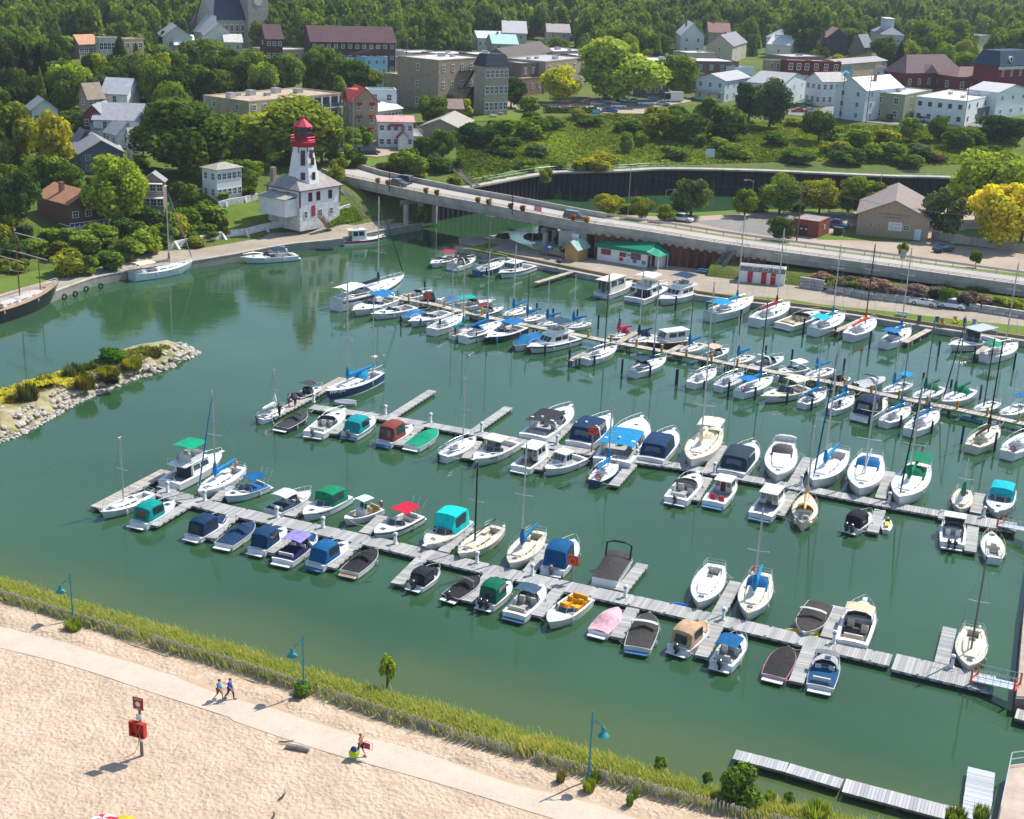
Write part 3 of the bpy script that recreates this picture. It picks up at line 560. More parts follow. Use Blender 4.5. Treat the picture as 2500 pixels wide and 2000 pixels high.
#  boats
BOATS=[]
def hull_shape(kind,Ln,Bm,dbl=False):
 """half beam and sheer along the hull; x runs from the stern to the bow"""
 if kind=='sail':
  tr=.14 if dbl else .60
  hb=lambda t:Bm/2*((tr+(1-tr)*math.sin(math.pi/2*min(1,t/.45))**(.9))if t<.45 else max(0,1-((t-.45)/.55)**2.1)**.92)
  sh=lambda t:.045*Ln*(1.9+.9*(t-.35)**2*2.2)+.12
  return hb,sh
 hb=lambda t:Bm/2*((.90+.10*math.sin(math.pi/2*min(1,t/.4)))if t<.45 else max(0,1-((t-.45)/.55)**2.5)**.85)
 sh=lambda t:(.50+.038*Ln)+(.018*Ln+.12)*t*t
 return hb,sh
def boat(kind,zn,bow,zs,stern,label,cat=None,hull='W',deck='W',can='BLUE',Bk=1.0,Ladd=0.0,**o):
 zb,zq=(1.15,.95)if kind=='sail' else(1.05,.8)
 if 'zb' in o:zb=zq=o['zb']
 b0,s0=G(zn,*bow,zb),G(zs or zn,*stern,zq);d=b0-s0;d.z=0;Ln=d.length;az=math.atan2(d.y,d.x)
 if Ladd:s0=s0-d.normalized()*Ladd;Ln+=Ladd
 Ln=max(2.2,Ln)
 Bm=(.24*Ln+.75 if kind=='sail' else .27*Ln+.75)*Bk
 def cl(c):
  c=C[c]if isinstance(c,str)else c
  return c if c is None else(c[0],max(c[1],.34*c[2]),c[2]*.9)if c[2]>.06 and c[0]<.04 else c
 hull,deckc,can=(jit(C['W'],.84,1.0)if hull=='W' else cl(hull)),cl(deck),cl(can)
 nm={'sail':'sailboat','power':'motorboat'}.get(kind,kind)
 t=thing(o.get('name',nm),label,cat or nm,(s0.x,s0.y,0),az,o.get('group','boats moored in the marina'))
 BOATS.append((Vector((s0.x+d.normalized().x*Ln/2,s0.y+d.normalized().y*Ln/2,0)),label))
 hb,sh=hull_shape(kind,Ln,Bm,o.get('dbl'))
 if 'low' in o:sh0=sh;sh=lambda q:sh0(q)*o['low']
 N=12;ts=[i/(N-1)for i in range(N)];ts=[x**.85 for x in ts];rg=[]
 rake=(.09 if kind=='sail' else .07)*Ln
 for x in ts:
  y,z=max(hb(x),.012),sh(x);fl=.96-.34*x**3 if kind!='sail' else .9-.25*x**3
  xx=x*Ln;xl=xx-rake*x**4
  rg.append([(xx,y,z),(xx-(xx-xl)*.5,y*(.5+.5*fl),z*.45),(xl,y*fl,.0),(xl-.0,y*fl*.5,-.28),(xl,-y*fl*.5,-.28),(xl,-y*fl,.0),(xx-(xx-xl)*.5,-y*(.5+.5*fl),z*.45),(xx,-y,z)])
 hm=MB();hm.loft(rg,False);hm.poly(rg[0]);hm.build('hull',M['gel'],t,hull,True)
 if o.get('boot',True):
  bt=MB();e=.008;bt.loft([[(r[2][0],r[2][1]+e,-.02),(r[2][0]*.88+r[1][0]*.12,r[2][1]*.88+r[1][1]*.12+e,.12*1)]for r in rg],False);bt.loft([[(r[5][0]*.88+r[6][0]*.12,r[5][1]*.88+r[6][1]*.12-e,.12),(r[5][0],r[5][1]-e,-.02)]for r in rg],False)
  bt.build('waterline_stripe',M['gel'],t,cl(o.get('bootc','NAVY')))
 if 'stripe' in o:
  st=MB();e=.012
  for sg in(1,-1):st.loft([[tuple(Vector(r[0]).lerp(Vector(r[1]),q)+Vector((0,e,0)))if sg>0 else tuple(Vector((r[0][0]+(r[1][0]-r[0][0])*q,-(r[0][1]+(r[1][1]-r[0][1])*q+e),r[0][2]+(r[1][2]-r[0][2])*q)))for q in o.get('sband',(.2,.55))]for r in rg],False)
  st.build('hull_stripe',M['gel'],t,cl(o['stripe']))
 rr=MB()
 for sg in(1,-1):rr.tube([(x*Ln,sg*max(hb(x),.012),sh(x))for x in ts],.035,4)
 rr.build('rub_rail',M['matte'],t,cl(o.get('rail','LG')))
 Y=lambda x:max(hb(x),.012)
 if kind=='sail':sail_parts(t,Ln,Bm,Y,sh,zn,o,cl,deckc,can,s0,az)
 else:power_parts(t,Ln,Bm,Y,sh,zn,o,cl,deckc,can)
 ca,sa=math.cos(az),math.sin(az)
 for fx_,fy_ in((.96,0),(.06,.8),(.06,-.8)):
  lx_,ly_=fx_*Ln,fy_*hb(fx_);q=Vector((s0.x+ca*lx_-sa*ly_,s0.y+sa*lx_+ca*ly_));best=None
  for A,B2,hw_,zt in DOCKS:
   e=B2-A;u=max(.05,min(.95,(q-A).dot(e)/e.dot(e)));k=A+e*u;dd=(q-k).length
   if best is None or dd<best[0]:best=(dd,k+(q-k).normalized()*hw_*.85,zt)
  if best and .8<best[0]<4.5:
   k=best[1]+Vector((-.5*ca,-.5*sa))*(1 if fx_<.5 else-.6)-q;P1=Vector((lx_,ly_,sh(fx_)+.05));P2=Vector((lx_+k.x*ca+k.y*sa,ly_-k.x*sa+k.y*ca,best[2]+.06));mid=P1.lerp(P2,.55)-Vector((0,0,.16*best[0]*.6))
   MB().tube([P1,P1.lerp(P2,.25)-Vector((0,0,.07)),mid,P2],.022,3).build('mooring_line',M['canvas'],t,(.6,.56,.46))
 nf=o.get('fend',2)
 for i in range(nf):
  x=.3+.35*i/max(1,nf-1)if nf>1 else .4;sg=o.get('fs',1 if rd.random()<.5 else-1)
  f=MB();f.tube([(x*Ln,sg*(Y(x)+.1),sh(x)-.12),(x*Ln,sg*(Y(x)+.1),sh(x)-.22),(x*Ln,sg*(Y(x)+.1),sh(x)-.55),(x*Ln,sg*(Y(x)+.1),sh(x)-.65)],[.04,.1,.1,.04],6);f.build('fender',M['rubber'],t,(.7,.7,.68),True)
 return t
def decking(t,Y,sh,Ln,spans,col,wd=.2,sole=.32,floorc=None,mat='gel'):
 """side decks, foredeck and a sunken cockpit over spans=(start, end)"""
 a,e=spans;dk=MB();N=13
 xs=sorted(set([i/(N-1)for i in range(N)]+[a,e]))
 def row(x,k):y=Y(x);return[(x*Ln,y*q,sh(x)+.035*(1-q*q)*Y(x)*1.5)for q in k]
 fore=[x for x in xs if x>=e];aft=[x for x in xs if x<=a];mid=[x for x in xs if a<=x<=e]
 for seg in(fore,aft):
  if len(seg)>1:dk.loft([row(x,(-1,-.6,-.25,0,.25,.6,1))for x in seg],False)
 w0=1-wd
 for sg in(1,-1):
  dk.loft([[(x*Ln,sg*Y(x),sh(x)),(x*Ln,sg*Y(x)*w0,sh(x)+.03)]for x in mid],False)
  dk.loft([[(x*Ln,sg*Y(x)*w0,sh(x)+.03),(x*Ln,sg*Y(x)*w0*.97,sole)]for x in mid],False)
 for x in(a,e):dk.poly([(x*Ln,Y(x)*w0,sole),(x*Ln,-Y(x)*w0,sole),(x*Ln,-Y(x)*w0,sh(x)+.03),(x*Ln,Y(x)*w0,sh(x)+.03)])
 dk.build('deck',M[mat],t,col,True)
 fl=MB();fl.loft([[(x*Ln,Y(x)*w0*.97,sole),(x*Ln,-Y(x)*w0*.97,sole)]for x in mid],False);fl.build('cockpit_floor',M['matte'],t,floorc or(.42,.41,.38))
def sail_parts(t,Ln,Bm,Y,sh,zn,o,cl,deckc,can,s0,az):
 a,e=.07,o.get('ck',.34)
 decking(t,Y,sh,Ln,(a,e),deckc,.34,.38,cl(o.get('floor',(.3,.28,.25))))
 c0,c1=e+.01,o.get('cabin',.77);hgt_=.30+.012*Ln;tr=MB();rings=[]
 for x in[c0+(c1-c0)*i/5 for i in range(6)]:
  y=Y(x)*.60*(1-.35*max(0,(x-c0)/(c1-c0)-.6));k=hgt_*(1-.55*((x-c0)/(c1-c0))**2);z=sh(x)+.02
  rings.append([(x*Ln,y,z),(x*Ln-.0,y*.9,z+k*.85),(x*Ln,y*.55,z+k),(x*Ln,-y*.55,z+k),(x*Ln,-y*.9,z+k*.85),(x*Ln,-y,z)])
 tr.loft(rings,False);tr.poly(rings[0]);tr.poly(rings[-1][::-1]);tr.build('cabin',M['gel'],t,cl(o.get('cabc',deckc)),True)
 for sg in(1,-1):
  for q0,q1 in((.08,.34),(.42,.62),(.70,.80)):
   wn=MB();pts=[]
   for q,lv in((q0,.25),(q1,.25),(q1,.68),(q0,.68)):
    i=q*5;k=int(i);f_=i-k;A=[Vector(rings[k][n]).lerp(Vector(rings[k+1][n]),f_)for n in((0,1)if sg>0 else(5,4))]
    v=A[0].lerp(A[1],lv);v.y+=sg*.012;pts.append(v)
   wn.poly(pts);wn.build('window',M['glass'],t)
 hx=(c1+.07)*Ln;z=sh(c1+.07)+.04
 MB().box(hx-.24,hx+.24,-.24,.24,z,z+.07).build('hatch',M['gel'],t,(.05,.055,.065))
 x=(c0+.012)*Ln;z=sh(c0)
 MB().box(x-.05,x+.45,-.27,.27,z+hgt_*.86,z+hgt_+.05).box(x-.06,x-.02,-.25,.25,.4,z+hgt_*.9).build('companionway',M['gel'],t,cl(o.get('comp',(.12,.08,.06))))
 for sg in(1,-1):MB().box((a+.01)*Ln,(e-.02)*Ln,min(sg*.3*Bm*.62,sg*Bm*.33),max(sg*.3*Bm*.62,sg*Bm*.33),.4,.78).build('cockpit_seat',M['gel'],t,cl(o.get('seat',deckc)))
 wh=MB();x=(a+.08)*Ln;zc=sh(.1)+.35
 wh.tube([(x,.34*math.cos(q*math.pi/5),zc+.34*math.sin(q*math.pi/5))for q in range(11)],.022,4);wh.tube([(x,0,.4),(x,0,zc)],.05);wh.build('steering_wheel',M['metal'],t,(.3,.3,.3))
 if 'mt' in o or o.get('rig',True):
  mx=o.get('mx',.60)*Ln;mw=s0+Vector((math.cos(az)*mx,math.sin(az)*mx,0));z0=sh(.6)+hgt_*.6
  mh=height_of(mw,*o['mt'])if 'mt' in o else Ln*1.28
  mh=min(max(mh,5),21)
  ms=MB();rm=.055+.004*mh;ms.tube([(mx,0,z0),(mx,0,mh)],rm*1.0,7,r1=rm*.8);mc=cl(o.get('mast',(.62,.63,.64)))
  mo=ms.build('mast',M['metal'],t,mc,True)
  sp=MB()
  for fr in((.52,)if mh<12 else(.38,.68)):
   q=z0+(mh-z0)*fr;hw=Bm*.34;sp.tube([(mx,-hw,q+.08),(mx,0,q),(mx,hw,q+.08)],.035,4)
  sp.build('spreader',M['metal'],mo,(.8,.8,.8))
  MB().tube([(mx,0,mh),(mx,0,mh+.5)],.012,4).tube([(mx-.2,0,mh+.15),(mx+.25,0,mh+.15)],.015,4).build('wind_vane',M['metal'],mo,(.3,.3,.3))
  bz=z0+.75;bl=o.get('boom',mx-.08*Ln)
  bt_=MB();bt_.tube([(mx,0,bz),(mx-bl,0,bz+.1)],.06,6);bt_.build('boom',M['metal'],t,mc)
  if o.get('sc',can)is not None and 'nosc' not in o:
   sc=MB();K=9;rgs=[];scc=cl(o.get('sc',can))
   for i in range(K):
    q=i/(K-1);x=mx+.06-q*bl*.98;r=(.16+.17*(1-q)**1.3)*(1+.12*math.sin(i*2.3));zz=bz+.12+q*.1+.10*(1-q)
    rgs.append([(x,r*.75*math.cos(u*math.pi/4),zz+r*1.05*math.sin(u*math.pi/4))for u in range(8)])
   sc.loft(rgs,True,True,True)
   sc.tube([(mx+.02,0,bz-.25),(mx+.02,0,bz+.3),(mx+.02,0,bz+1.0),(mx+.0,0,bz+1.45)],[.1,.26,.2,.11],8)
   sc.build('sail_cover',M['canvas'],t,scc,True)
  rg2=MB();yc=Y(.58)*.92;rw=.013
  for sg in(1,-1):rg2.tube([(mx,sg*yc,sh(.6)),(mx,sg*Bm*.34,z0+(mh-z0)*.52),(mx,0,mh-.15)],rw,3)
  rg2.tube([(0.0,0,sh(0)),(mx,0,mh-.05)],rw,3);fx=.985*Ln;rg2.tube([(fx,0,sh(.98)),(mx,0,mh-.1)],rw,3);rg2.build('rigging',M['metal'],t,(.35,.36,.38))
  if 'jib' in o:
   a_,b_=Vector((fx,0,sh(.98)+.35)),Vector((mx,0,mh-.1));j=MB();j.tube([a_,a_.lerp(b_,.1),a_.lerp(b_,.6),a_.lerp(b_,.93)],[.05,.10,.075,.045],6);j.build('furled_jib',M['canvas'],t,cl(o['jib']),True)
  if 'miz' in o:
   x=o['miz']*Ln;q=mh*.68;mz=MB();mz.tube([(x,0,sh(.2)),(x,0,q)],.09,6,r1=.06);mz.tube([(x,-.6,q*.6),(x,.6,q*.6)],.03,4);mz.tube([(x,0,1.9),(x-.2*Ln,0,2.0)],.05,5);mz.build('mizzen_mast',M['metal'],t,mc)
 if 'dodger' in o or o.get('bim'):
  if 'dodger' in o:canopy(t,'spray_hood',cl(o['dodger']),(c0-.05)*Ln,(c0+.07)*Ln,Bm*.33,sh(c0)+hgt_+.15,sh(c0)+hgt_+.75,drop=True)
 if 'bim' in o and o['bim']:canopy(t,'bimini',cl(o['bim']),.05*Ln,(e-.03)*Ln,Bm*.36,sh(.2)+1.5,sh(.2)+1.72,posts=sh(.2))
 rl=MB();r=.02
 for hh in(.58,.3):
  rl.tube([((1-.10)*Ln,sg*Y(.90),sh(.9)+hh)for sg in(-1,)]+[(.985*Ln,-.12,sh(1)+hh),(.985*Ln,.12,sh(1)+hh),((1-.10)*Ln,Y(.9),sh(.9)+hh)],r,4)
 for x,sg in((.9,1),(.9,-1),(.975,1),(.975,-1)):rl.tube([(x*Ln,sg*Y(x)*.9,sh(x)),(x*Ln,sg*Y(x)*.9,sh(x)+.58)],r,4)
 rl.build('pulpit',M['metal'],t,(.75,.76,.77))
 sr=MB()
 for hh in(.62,.33):sr.tube([(.13*Ln,Y(.13)*.95,sh(.1)+hh),(.012*Ln,Y(.02)*.93,sh(0)+hh),(.012*Ln,-Y(.02)*.93,sh(0)+hh),(.13*Ln,-Y(.13)*.95,sh(.1)+hh)],r,4)
 for x,sg in((.13,1),(.13,-1),(.015,1),(.015,-1)):sr.tube([(x*Ln,sg*Y(x)*.93,sh(x)),(x*Ln,sg*Y(x)*.93,sh(x)+.62)],r,4)
 sr.build('stern_rail',M['metal'],t,(.75,.76,.77))
 gw=MB()
 for sg in(1,-1):
  xs=[.13,.3,.45,.6,.75,.9]
  gw.tube([(x*Ln,sg*Y(x)*.95,sh(x)+.58)for x in xs],.011,3)
  for x in xs[1:-1]:gw.tube([(x*Ln,sg*Y(x)*.95,sh(x)),(x*Ln,sg*Y(x)*.95,sh(x)+.58)],.014,3)
 gw.build('guard_rail',M['metal'],t,(.6,.6,.6))
 if o.get('ring'):ring(t,.03*Ln,-Y(.03)*.5,sh(0)+.4,cl(o['ring']))
 if o.get('ob'):outboard(t,0,Bm*.18,cl(o['ob']),.7)
 if 'solar' in o:
  sp=MB();sp.box(-.02*Ln,.11*Ln,-Bm*.36,Bm*.36,sh(0)+1.55,sh(0)+1.6);so=sp.build('solar_panel',M['glass'],t);MB().tube([(.05*Ln,Bm*.3,sh(0)),(.05*Ln,Bm*.3,sh(0)+1.55)],.02,4).tube([(.05*Ln,-Bm*.3,sh(0)),(.05*Ln,-Bm*.3,sh(0)+1.55)],.02,4).build('panel_frame',M['metal'],t,(.7,.7,.7))
 if 'dinghy' in o:
  dg=MB();dg.tube([(-.35,-1.2,sh(0)+.45),(-.4,-.5,sh(0)+.45),(-.4,.6,sh(0)+.45),(-.35,1.3,sh(0)+.45)],[.12,.34,.36,.2],8);dg.build('tender',M['rubber'],t,cl(o['dinghy']),True)
 if o.get('gen'):
  gq=MB();x,y,z=.01*Ln,Y(.05)*.7,sh(0);gq.tube([(x,y,z),(x,y,z+2.4)],.04,5);gq.tube([(x-.25,y,z+2.4),(x+.3,y,z+2.4)],.1,6)
  for k in range(6):an=k*math.pi/3;gq.tube([(x+.3,y,z+2.4),(x+.32,y+.55*math.cos(an),z+2.4+.55*math.sin(an))],.035,3)
  gq.build('wind_generator',M['matte'],t,(.3,.3,.32))
  MB().box(x-.35,x+.35,-y-.3,-y+.3,z+1.9,z+2.05).tube([(x,-y,z),(x,-y,z+1.9)],.04,5).build('radar_dome',M['gel'],t,(.8,.8,.8))
def canopy(t,name,col,x0,x1,hw,z0,z1,posts=None,drop=False,mat='canvas'):
 """arched cloth on a tube frame; drop closes the front like a spray hood"""
 g=[]
 for i in range(6):
  q=i/5;x=x0+(x1-x0)*q
  zc=z1 if not drop else z1-(z1-z0+.1)*q**2.2
  g.append([(x,hw*k,zc-(.16 if not drop else(z1-z0)*.9)*(abs(k)**3)-.04*math.sin(q*math.pi*3)**2)for k in(-1,-.8,-.5,-.2,.2,.5,.8,1)])
 MB().sheet(g,.035).build(name,M[mat],t,col,True)
 if posts is not None:
  fr=MB()
  for sg in(1,-1):
   xm=(x0+x1)/2
   for x in(x0+.05,x1-.05):fr.tube([(xm,sg*hw*.98,posts),(x,sg*hw*.98,z1-.2)],.018,4)
  fr.build(name+'_frame',M['metal'],t,(.6,.61,.62))
def ring(t,x,y,z,col):
 rb=MB();rb.tube([(x,y+.33*math.cos(q*math.pi/6),z+.33*math.sin(q*math.pi/6))for q in range(13)],.085,6);rb.build('life_ring',M['matte'],t,col,True)
def outboard(t,x,y,col,s=1.0):
 ob=MB();c=[]
 for z,a,b2,xo in((.55,.14,.13,-.32),(.75,.3,.21,-.36),(1.0,.33,.23,-.38),(1.2,.27,.19,-.33),(1.28,.1,.08,-.3)):
  c.append([(x+s*(xo+a*math.cos(k*math.pi/4)),y+s*b2*math.sin(k*math.pi/4),s*z+(.2 if s<.9 else .1))for k in range(8)])
 ob.loft(c,True,True,True);e=ob.build('outboard_motor',M['paint'],t,col,True)
 MB().box(x-.42*s,x-.2*s,y-.07*s,y+.07*s,-.4,.75*s).box(x-.3*s,x+.06,y-.12*s,y+.12*s,.45*s,.7*s).build('motor_leg',M['matte'],e,tuple(c_*.8 for c_ in col))
def windshield(t,Ln,Y,sh,x,hgt_=.55,rake=.55,back=.13,col=(.62,.63,.64),wf=.84):
 """wrap-round screen: front panes and two side panes"""
 z=sh(x)+.03;y=Y(x)*wf;X=x*Ln;yb=Y(x-back)*wf;zb=sh(x-back)+.03;Xb=(x-back)*Ln
 pts=[(Xb,yb),(X-.35,y*.96),(X+.12,y*.45),(X+.12,-y*.45),(X-.35,-y*.96),(Xb,-yb)];zz=[zb,z,z+.03,z+.03,z,zb]
 top=[(px-rake*hgt_*(0 if i in(0,5)else 1),py*.9,q+hgt_*(.8 if i in(0,5)else 1))for i,((px,py),q)in enumerate(zip(pts,zz))]
 bot=[(px,py,q)for(px,py),q in zip(pts,zz)]
 fr=MB();fr.tube(top,.025,4);fr.tube(bot,.025,4)
 for a_,b_ in zip(bot,top):fr.tube([a_,b_],.022,4)
 e=fr.build('windshield_frame',M['metal'],t,col)
 for i in range(5):MB().poly([bot[i],bot[i+1],top[i+1],top[i]]).build('pane',M['glass'],e)
 return top
def seats(t,Ln,Y,spots,col,sole=.33):
 for x,y,w_,l_ in spots:
  MB().box(x*Ln-l_/2,x*Ln+l_/2,y-w_/2,y+w_/2,sole,sole+.4).box(x*Ln-l_/2-.06,x*Ln-l_/2+.1,y-w_/2,y+w_/2,sole+.3,sole+.8).build('seat',M['matte'],t,col)
def power_parts(t,Ln,Bm,Y,sh,zn,o,cl,deckc,can):
 st=o.get('st','run');ws=o.get('ws',.60);fl=o.get('floor',(.4,.39,.36));fl=cl(fl)
 a=.06 if st!='cov' else .05
 e={'cov':.8,'open':.62,'cc':.82,'pon':.9}.get(st,ws-.03)
 decking(t,Y,sh,Ln,(a,e),deckc,.2 if st not in('cc','open')else .14,.34,fl)
 plat=MB();pz=.26;plat.box(-.55 if st not in('cc',)else-.2,.02,-Y(0)*.86,Y(0)*.86,pz,pz+.07);plat.build('swim_platform',M['matte'],t,cl(o.get('plat','W')))
 sc=o.get('seat',(.62,.6,.55));sc=cl(sc)
 zt=sh(ws)+.03
 if st=='cov':
  cv=MB();rows=[];hb_=o.get('hump',.45);xs=[.015+(.955-.015)*i/13 for i in range(14)]
  for i,x in enumerate(xs):
   y=Y(x)*1.0;r=hb_*math.exp(-((x-o.get('peak',.56))/.2)**2)+.10;rows.append([(x*Ln,y*k,sh(x)+.03-(.10 if abs(k)==1 else 0)+r*(1-abs(k)**1.6)-.02*math.sin(i*2.1+k*3)*(1-abs(k)))for k in(-1,-.96,-.7,-.35,0,.35,.7,.96,1)])
  cv.sheet(rows,.03).build('boat_cover',M['canvas'],t,can,True)
  if 'bar' in o:canopy(t,'folded_bimini',cl(o['bar']),.50*Ln-.18,.50*Ln+.18,Bm*.46,sh(.5)+.72,sh(.5)+.92,posts=sh(.4))
  if 'patch' in o:MB().sheet([[(x*Ln,Y(x)*k,sh(x)+.16+hb_*.9*math.exp(-((x-o.get('peak',.56))/.2)**2)*(1-abs(k)**1.6))for k in(-.45,-.2,0,.2,.45)]for x in(.22,.3,.38)],.02).build('cover_window',M['glass'],t)
 else:
  if st in('cc',):
   MB().box(.42*Ln,.56*Ln,-.45,.45,.34,1.25).build('console',M['gel'],t,deckc)
   MB().box(.43*Ln,.45*Ln,-.42,.42,1.25,1.75).build('windshield',M['glass'],t)
   seats(t,Ln,Y,((.34,0,1.0,.5),(.14,0,1.4,.4)),sc)
   MB().sheet([[(x*Ln,Bm*.34*k,2.35-.05*abs(k))for k in(-1,-.5,0,.5,1)]for x in(.26,.36,.46,.58)],.06).build('t_top',M['canvas'],t,can)
   fr=MB()
   for x in(.36,.55):
    for sg in(1,-1):fr.tube([(x*Ln,sg*.5,.35),(x*Ln,sg*Bm*.32,2.3)],.03,5)
   fr.build('t_top_frame',M['metal'],t,(.65,.66,.67))
  elif st=='pilot':
   x0,x1=o.get('ph',(.34,.64));y=Y(.5)*.74;z0=sh(.5);h=o.get('phh',1.45)
   rg=[[(x*Ln,y,z0-.02),(x*Ln+dx,y*.9,z0+h),(x*Ln+dx,-y*.9,z0+h),(x*Ln,-y,z0-.02)]for x,dx in((x0,0),(x1-.02,-.25))]
   rg.append([(x1*Ln+.25,y*.8,z0+.03),(x1*Ln-.3,y*.85,z0+h),(x1*Ln-.3,-y*.85,z0+h),(x1*Ln+.25,-y*.8,z0+.03)])
   MB().loft(rg,False,True,True).poly(rg[0]).poly(rg[-1][::-1]).build('pilothouse',M['gel'],t,deckc)
   MB().box((x0-.07)*Ln,x1*Ln-.1,-y*.98,y*.98,z0+h,z0+h+.08).build('roof',M['gel'],t,cl(o.get('roof','W')))
   for sg in(1,-1):
    for q0,q1 in((.08,.45),(.52,.9)):
     A=lambda q,l:Vector(rg[0][0 if sg>0 else 3]).lerp(Vector(rg[1][0 if sg>0 else 3]),q).lerp(Vector(rg[0][1 if sg>0 else 2]).lerp(Vector(rg[1][1 if sg>0 else 2]),q),l)+Vector((0,sg*.015,0))
     MB().poly([A(q0,.45),A(q1,.45),A(q1,.9),A(q0,.9)]).build('window',M['glass'],t)
   fr_=rg[-1];F_=lambda q,l:Vector(fr_[0]).lerp(Vector(fr_[3]),q).lerp(Vector(fr_[1]).lerp(Vector(fr_[2]),q),l)+Vector((.03,0,.01))
   for q0,q1 in((.05,.33),(.37,.63),(.67,.95)):MB().poly([F_(q0,.42),F_(q1,.42),F_(q1,.92),F_(q0,.92)]).build('window',M['glass'],t)
   bx=x0*Ln-.015;MB().poly([(bx,y*.3,.7),(bx,-y*.3,.7),(bx,-y*.3,z0+h-.15),(bx,y*.3,z0+h-.15)]).build('cabin_door',M['glass'],t)
   for sg in(1,-1):MB().poly([(bx,sg*y*.4,z0+.45),(bx,sg*y*.8,z0+.45),(bx,sg*y*.78,z0+h-.2),(bx,sg*y*.4,z0+h-.2)]).build('window',M['glass'],t)
   if 'redseat' in o:seats(t,Ln,Y,((.24,.5,.5,.45),(.2,-.5,.5,.45)),C['RED'])
   if o.get('gear'):MB().tube([((x0+.05)*Ln,0,z0+h+.08),((x0+.05)*Ln,0,z0+h+1.0)],.03,5).box((x0+.08)*Ln,(x0+.2)*Ln,-.25,.25,z0+h+.08,z0+h+.25).tube([((x0+.02)*Ln,.6,z0+h),((x0-.12)*Ln,.7,z0+h+1.6)],.015,4).build('mast_gear',M['metal'],t,(.7,.7,.7))
  elif st=='fly':
   x0,x1=.28,.66;y=Y(.5)*.8;z0=sh(.5);h=1.25
   rg=[[(x*Ln,y,z0-.02),(x*Ln+dx,y*.88,z0+h),(x*Ln+dx,-y*.88,z0+h),(x*Ln,-y,z0-.02)]for x,dx in((x0,0),(x1-.04,-.5))]
   rg.append([(x1*Ln+.5,y*.72,z0+.03),(x1*Ln-.6,y*.8,z0+h),(x1*Ln-.6,-y*.8,z0+h),(x1*Ln+.5,-y*.72,z0+.03)])
   MB().loft(rg,False).poly(rg[0]).poly(rg[-1][::-1]).build('saloon',M['gel'],t,deckc)
   for sg in(1,-1):
    A=lambda q,l:Vector(rg[0][0 if sg>0 else 3]).lerp(Vector(rg[1][0 if sg>0 else 3]),q).lerp(Vector(rg[0][1 if sg>0 else 2]).lerp(Vector(rg[1][1 if sg>0 else 2]),q),l)+Vector((0,sg*.015,0))
    for q0,q1 in((.06,.45),(.5,.94)):MB().poly([A(q0,.38),A(q1,.38),A(q1,.82),A(q0,.82)]).build('window',M['glass'],t)
   F_=lambda q,l:Vector(rg[-1][0]).lerp(Vector(rg[-1][3]),q).lerp(Vector(rg[-1][1]).lerp(Vector(rg[-1][2]),q),l)+Vector((.03,0,.01))
   for q0,q1 in((.05,.33),(.37,.63),(.67,.95)):MB().poly([F_(q0,.35),F_(q1,.35),F_(q1,.85),F_(q0,.85)]).build('window',M['glass'],t)
   bx=x0*Ln-.015;MB().poly([(bx,y*.75,.5),(bx,-y*.75,.5),(bx,-y*.75,z0+h-.15),(bx,y*.75,z0+h-.15)]).build('saloon_door',M['glass'],t)
   zf=z0+h;fb=MB();fb.box((x0-.14)*Ln,(x1-.06)*Ln,-y*.95,y*.95,zf,zf+.09)
   g=[[(x*Ln,sg*y*.86*k,zf+.09)for x,k in((x0+.02,1),(x1-.14,.95),(x1-.08,.6))]for sg in(1,)]
   ring_=[(x0*Ln,y*.86),((x1-.16)*Ln,y*.86),((x1-.1)*Ln,y*.5),((x1-.1)*Ln,-y*.5),((x1-.16)*Ln,-y*.86),(x0*Ln,-y*.86)]
   fb.loft([[(px,py,zf+.09)for px,py in ring_],[(px-.12,py*.98,zf+.72)for px,py in ring_]],False);fb.build('flybridge',M['gel'],t,deckc)
   seats(t,Ln,Y,((.42,.5,.55,.5),(.42,-.5,.55,.5),(.33,0,1.5,.45)),sc,zf+.09)
   canopy(t,'bimini',can,.24*Ln,.54*Ln,Bm*.42,zf+1.85,zf+2.0,posts=zf+.2)
   rl=MB();rl.tube([((x0-.13)*Ln,sg*y*.9,zf+.75)for sg in(1,-1)],.02,4);rl.tube([((x0-.13)*Ln,y*.9,zf),((x0-.13)*Ln,y*.9,zf+.75)],.02,4);rl.tube([((x0-.13)*Ln,-y*.9,zf),((x0-.13)*Ln,-y*.9,zf+.75)],.02,4);rl.build('bridge_rail',M['metal'],t,(.7,.7,.7))
  elif st=='open':
   windshield(t,Ln,Y,sh,ws,.42)
   seats(t,Ln,Y,((.5,.5,.5,.55),(.5,-.5,.5,.55),(.3,.55,.5,1.0),(.3,-.55,.5,1.0),(.12,0,1.5,.45)),sc)
  else:
   top=windshield(t,Ln,Y,sh,ws,o.get('wsh',.55))
   zr=o.get('zr',sh(.45)+1.35);x0,x1=o.get('cx',(.1,ws-.12));hw=Y(.4)*.84
   if st=='enc':
    ring_=[]
    for x,q in((x0-.04,0),(x0+.02,.88),(x0+.1,1),((x0+x1)/2,1.04),(x1,1)):
     zz=sh(x)+.04+(zr-sh(x))*q;k=.94
     ring_.append([(x*Ln,hw*1.08,sh(x)+.03),(x*Ln,hw*k,zz-.14),(x*Ln,hw*.7,zz-.02),(x*Ln,0,zz+.03),(x*Ln,-hw*.7,zz-.02),(x*Ln,-hw*k,zz-.14),(x*Ln,-hw*1.08,sh(x)+.03)])
    ring_.append([((ws-.05)*Ln,y*.8,sh(ws)+.6)if i not in(0,6)else((ws-.08)*Ln,y*.95,sh(ws)+.05)for i,y in enumerate((hw*1.06,hw,hw*.7,0,-hw*.7,-hw,-hw*1.06))])
    MB().loft(ring_,False).build('canopy',M['canvas'],t,can,True)
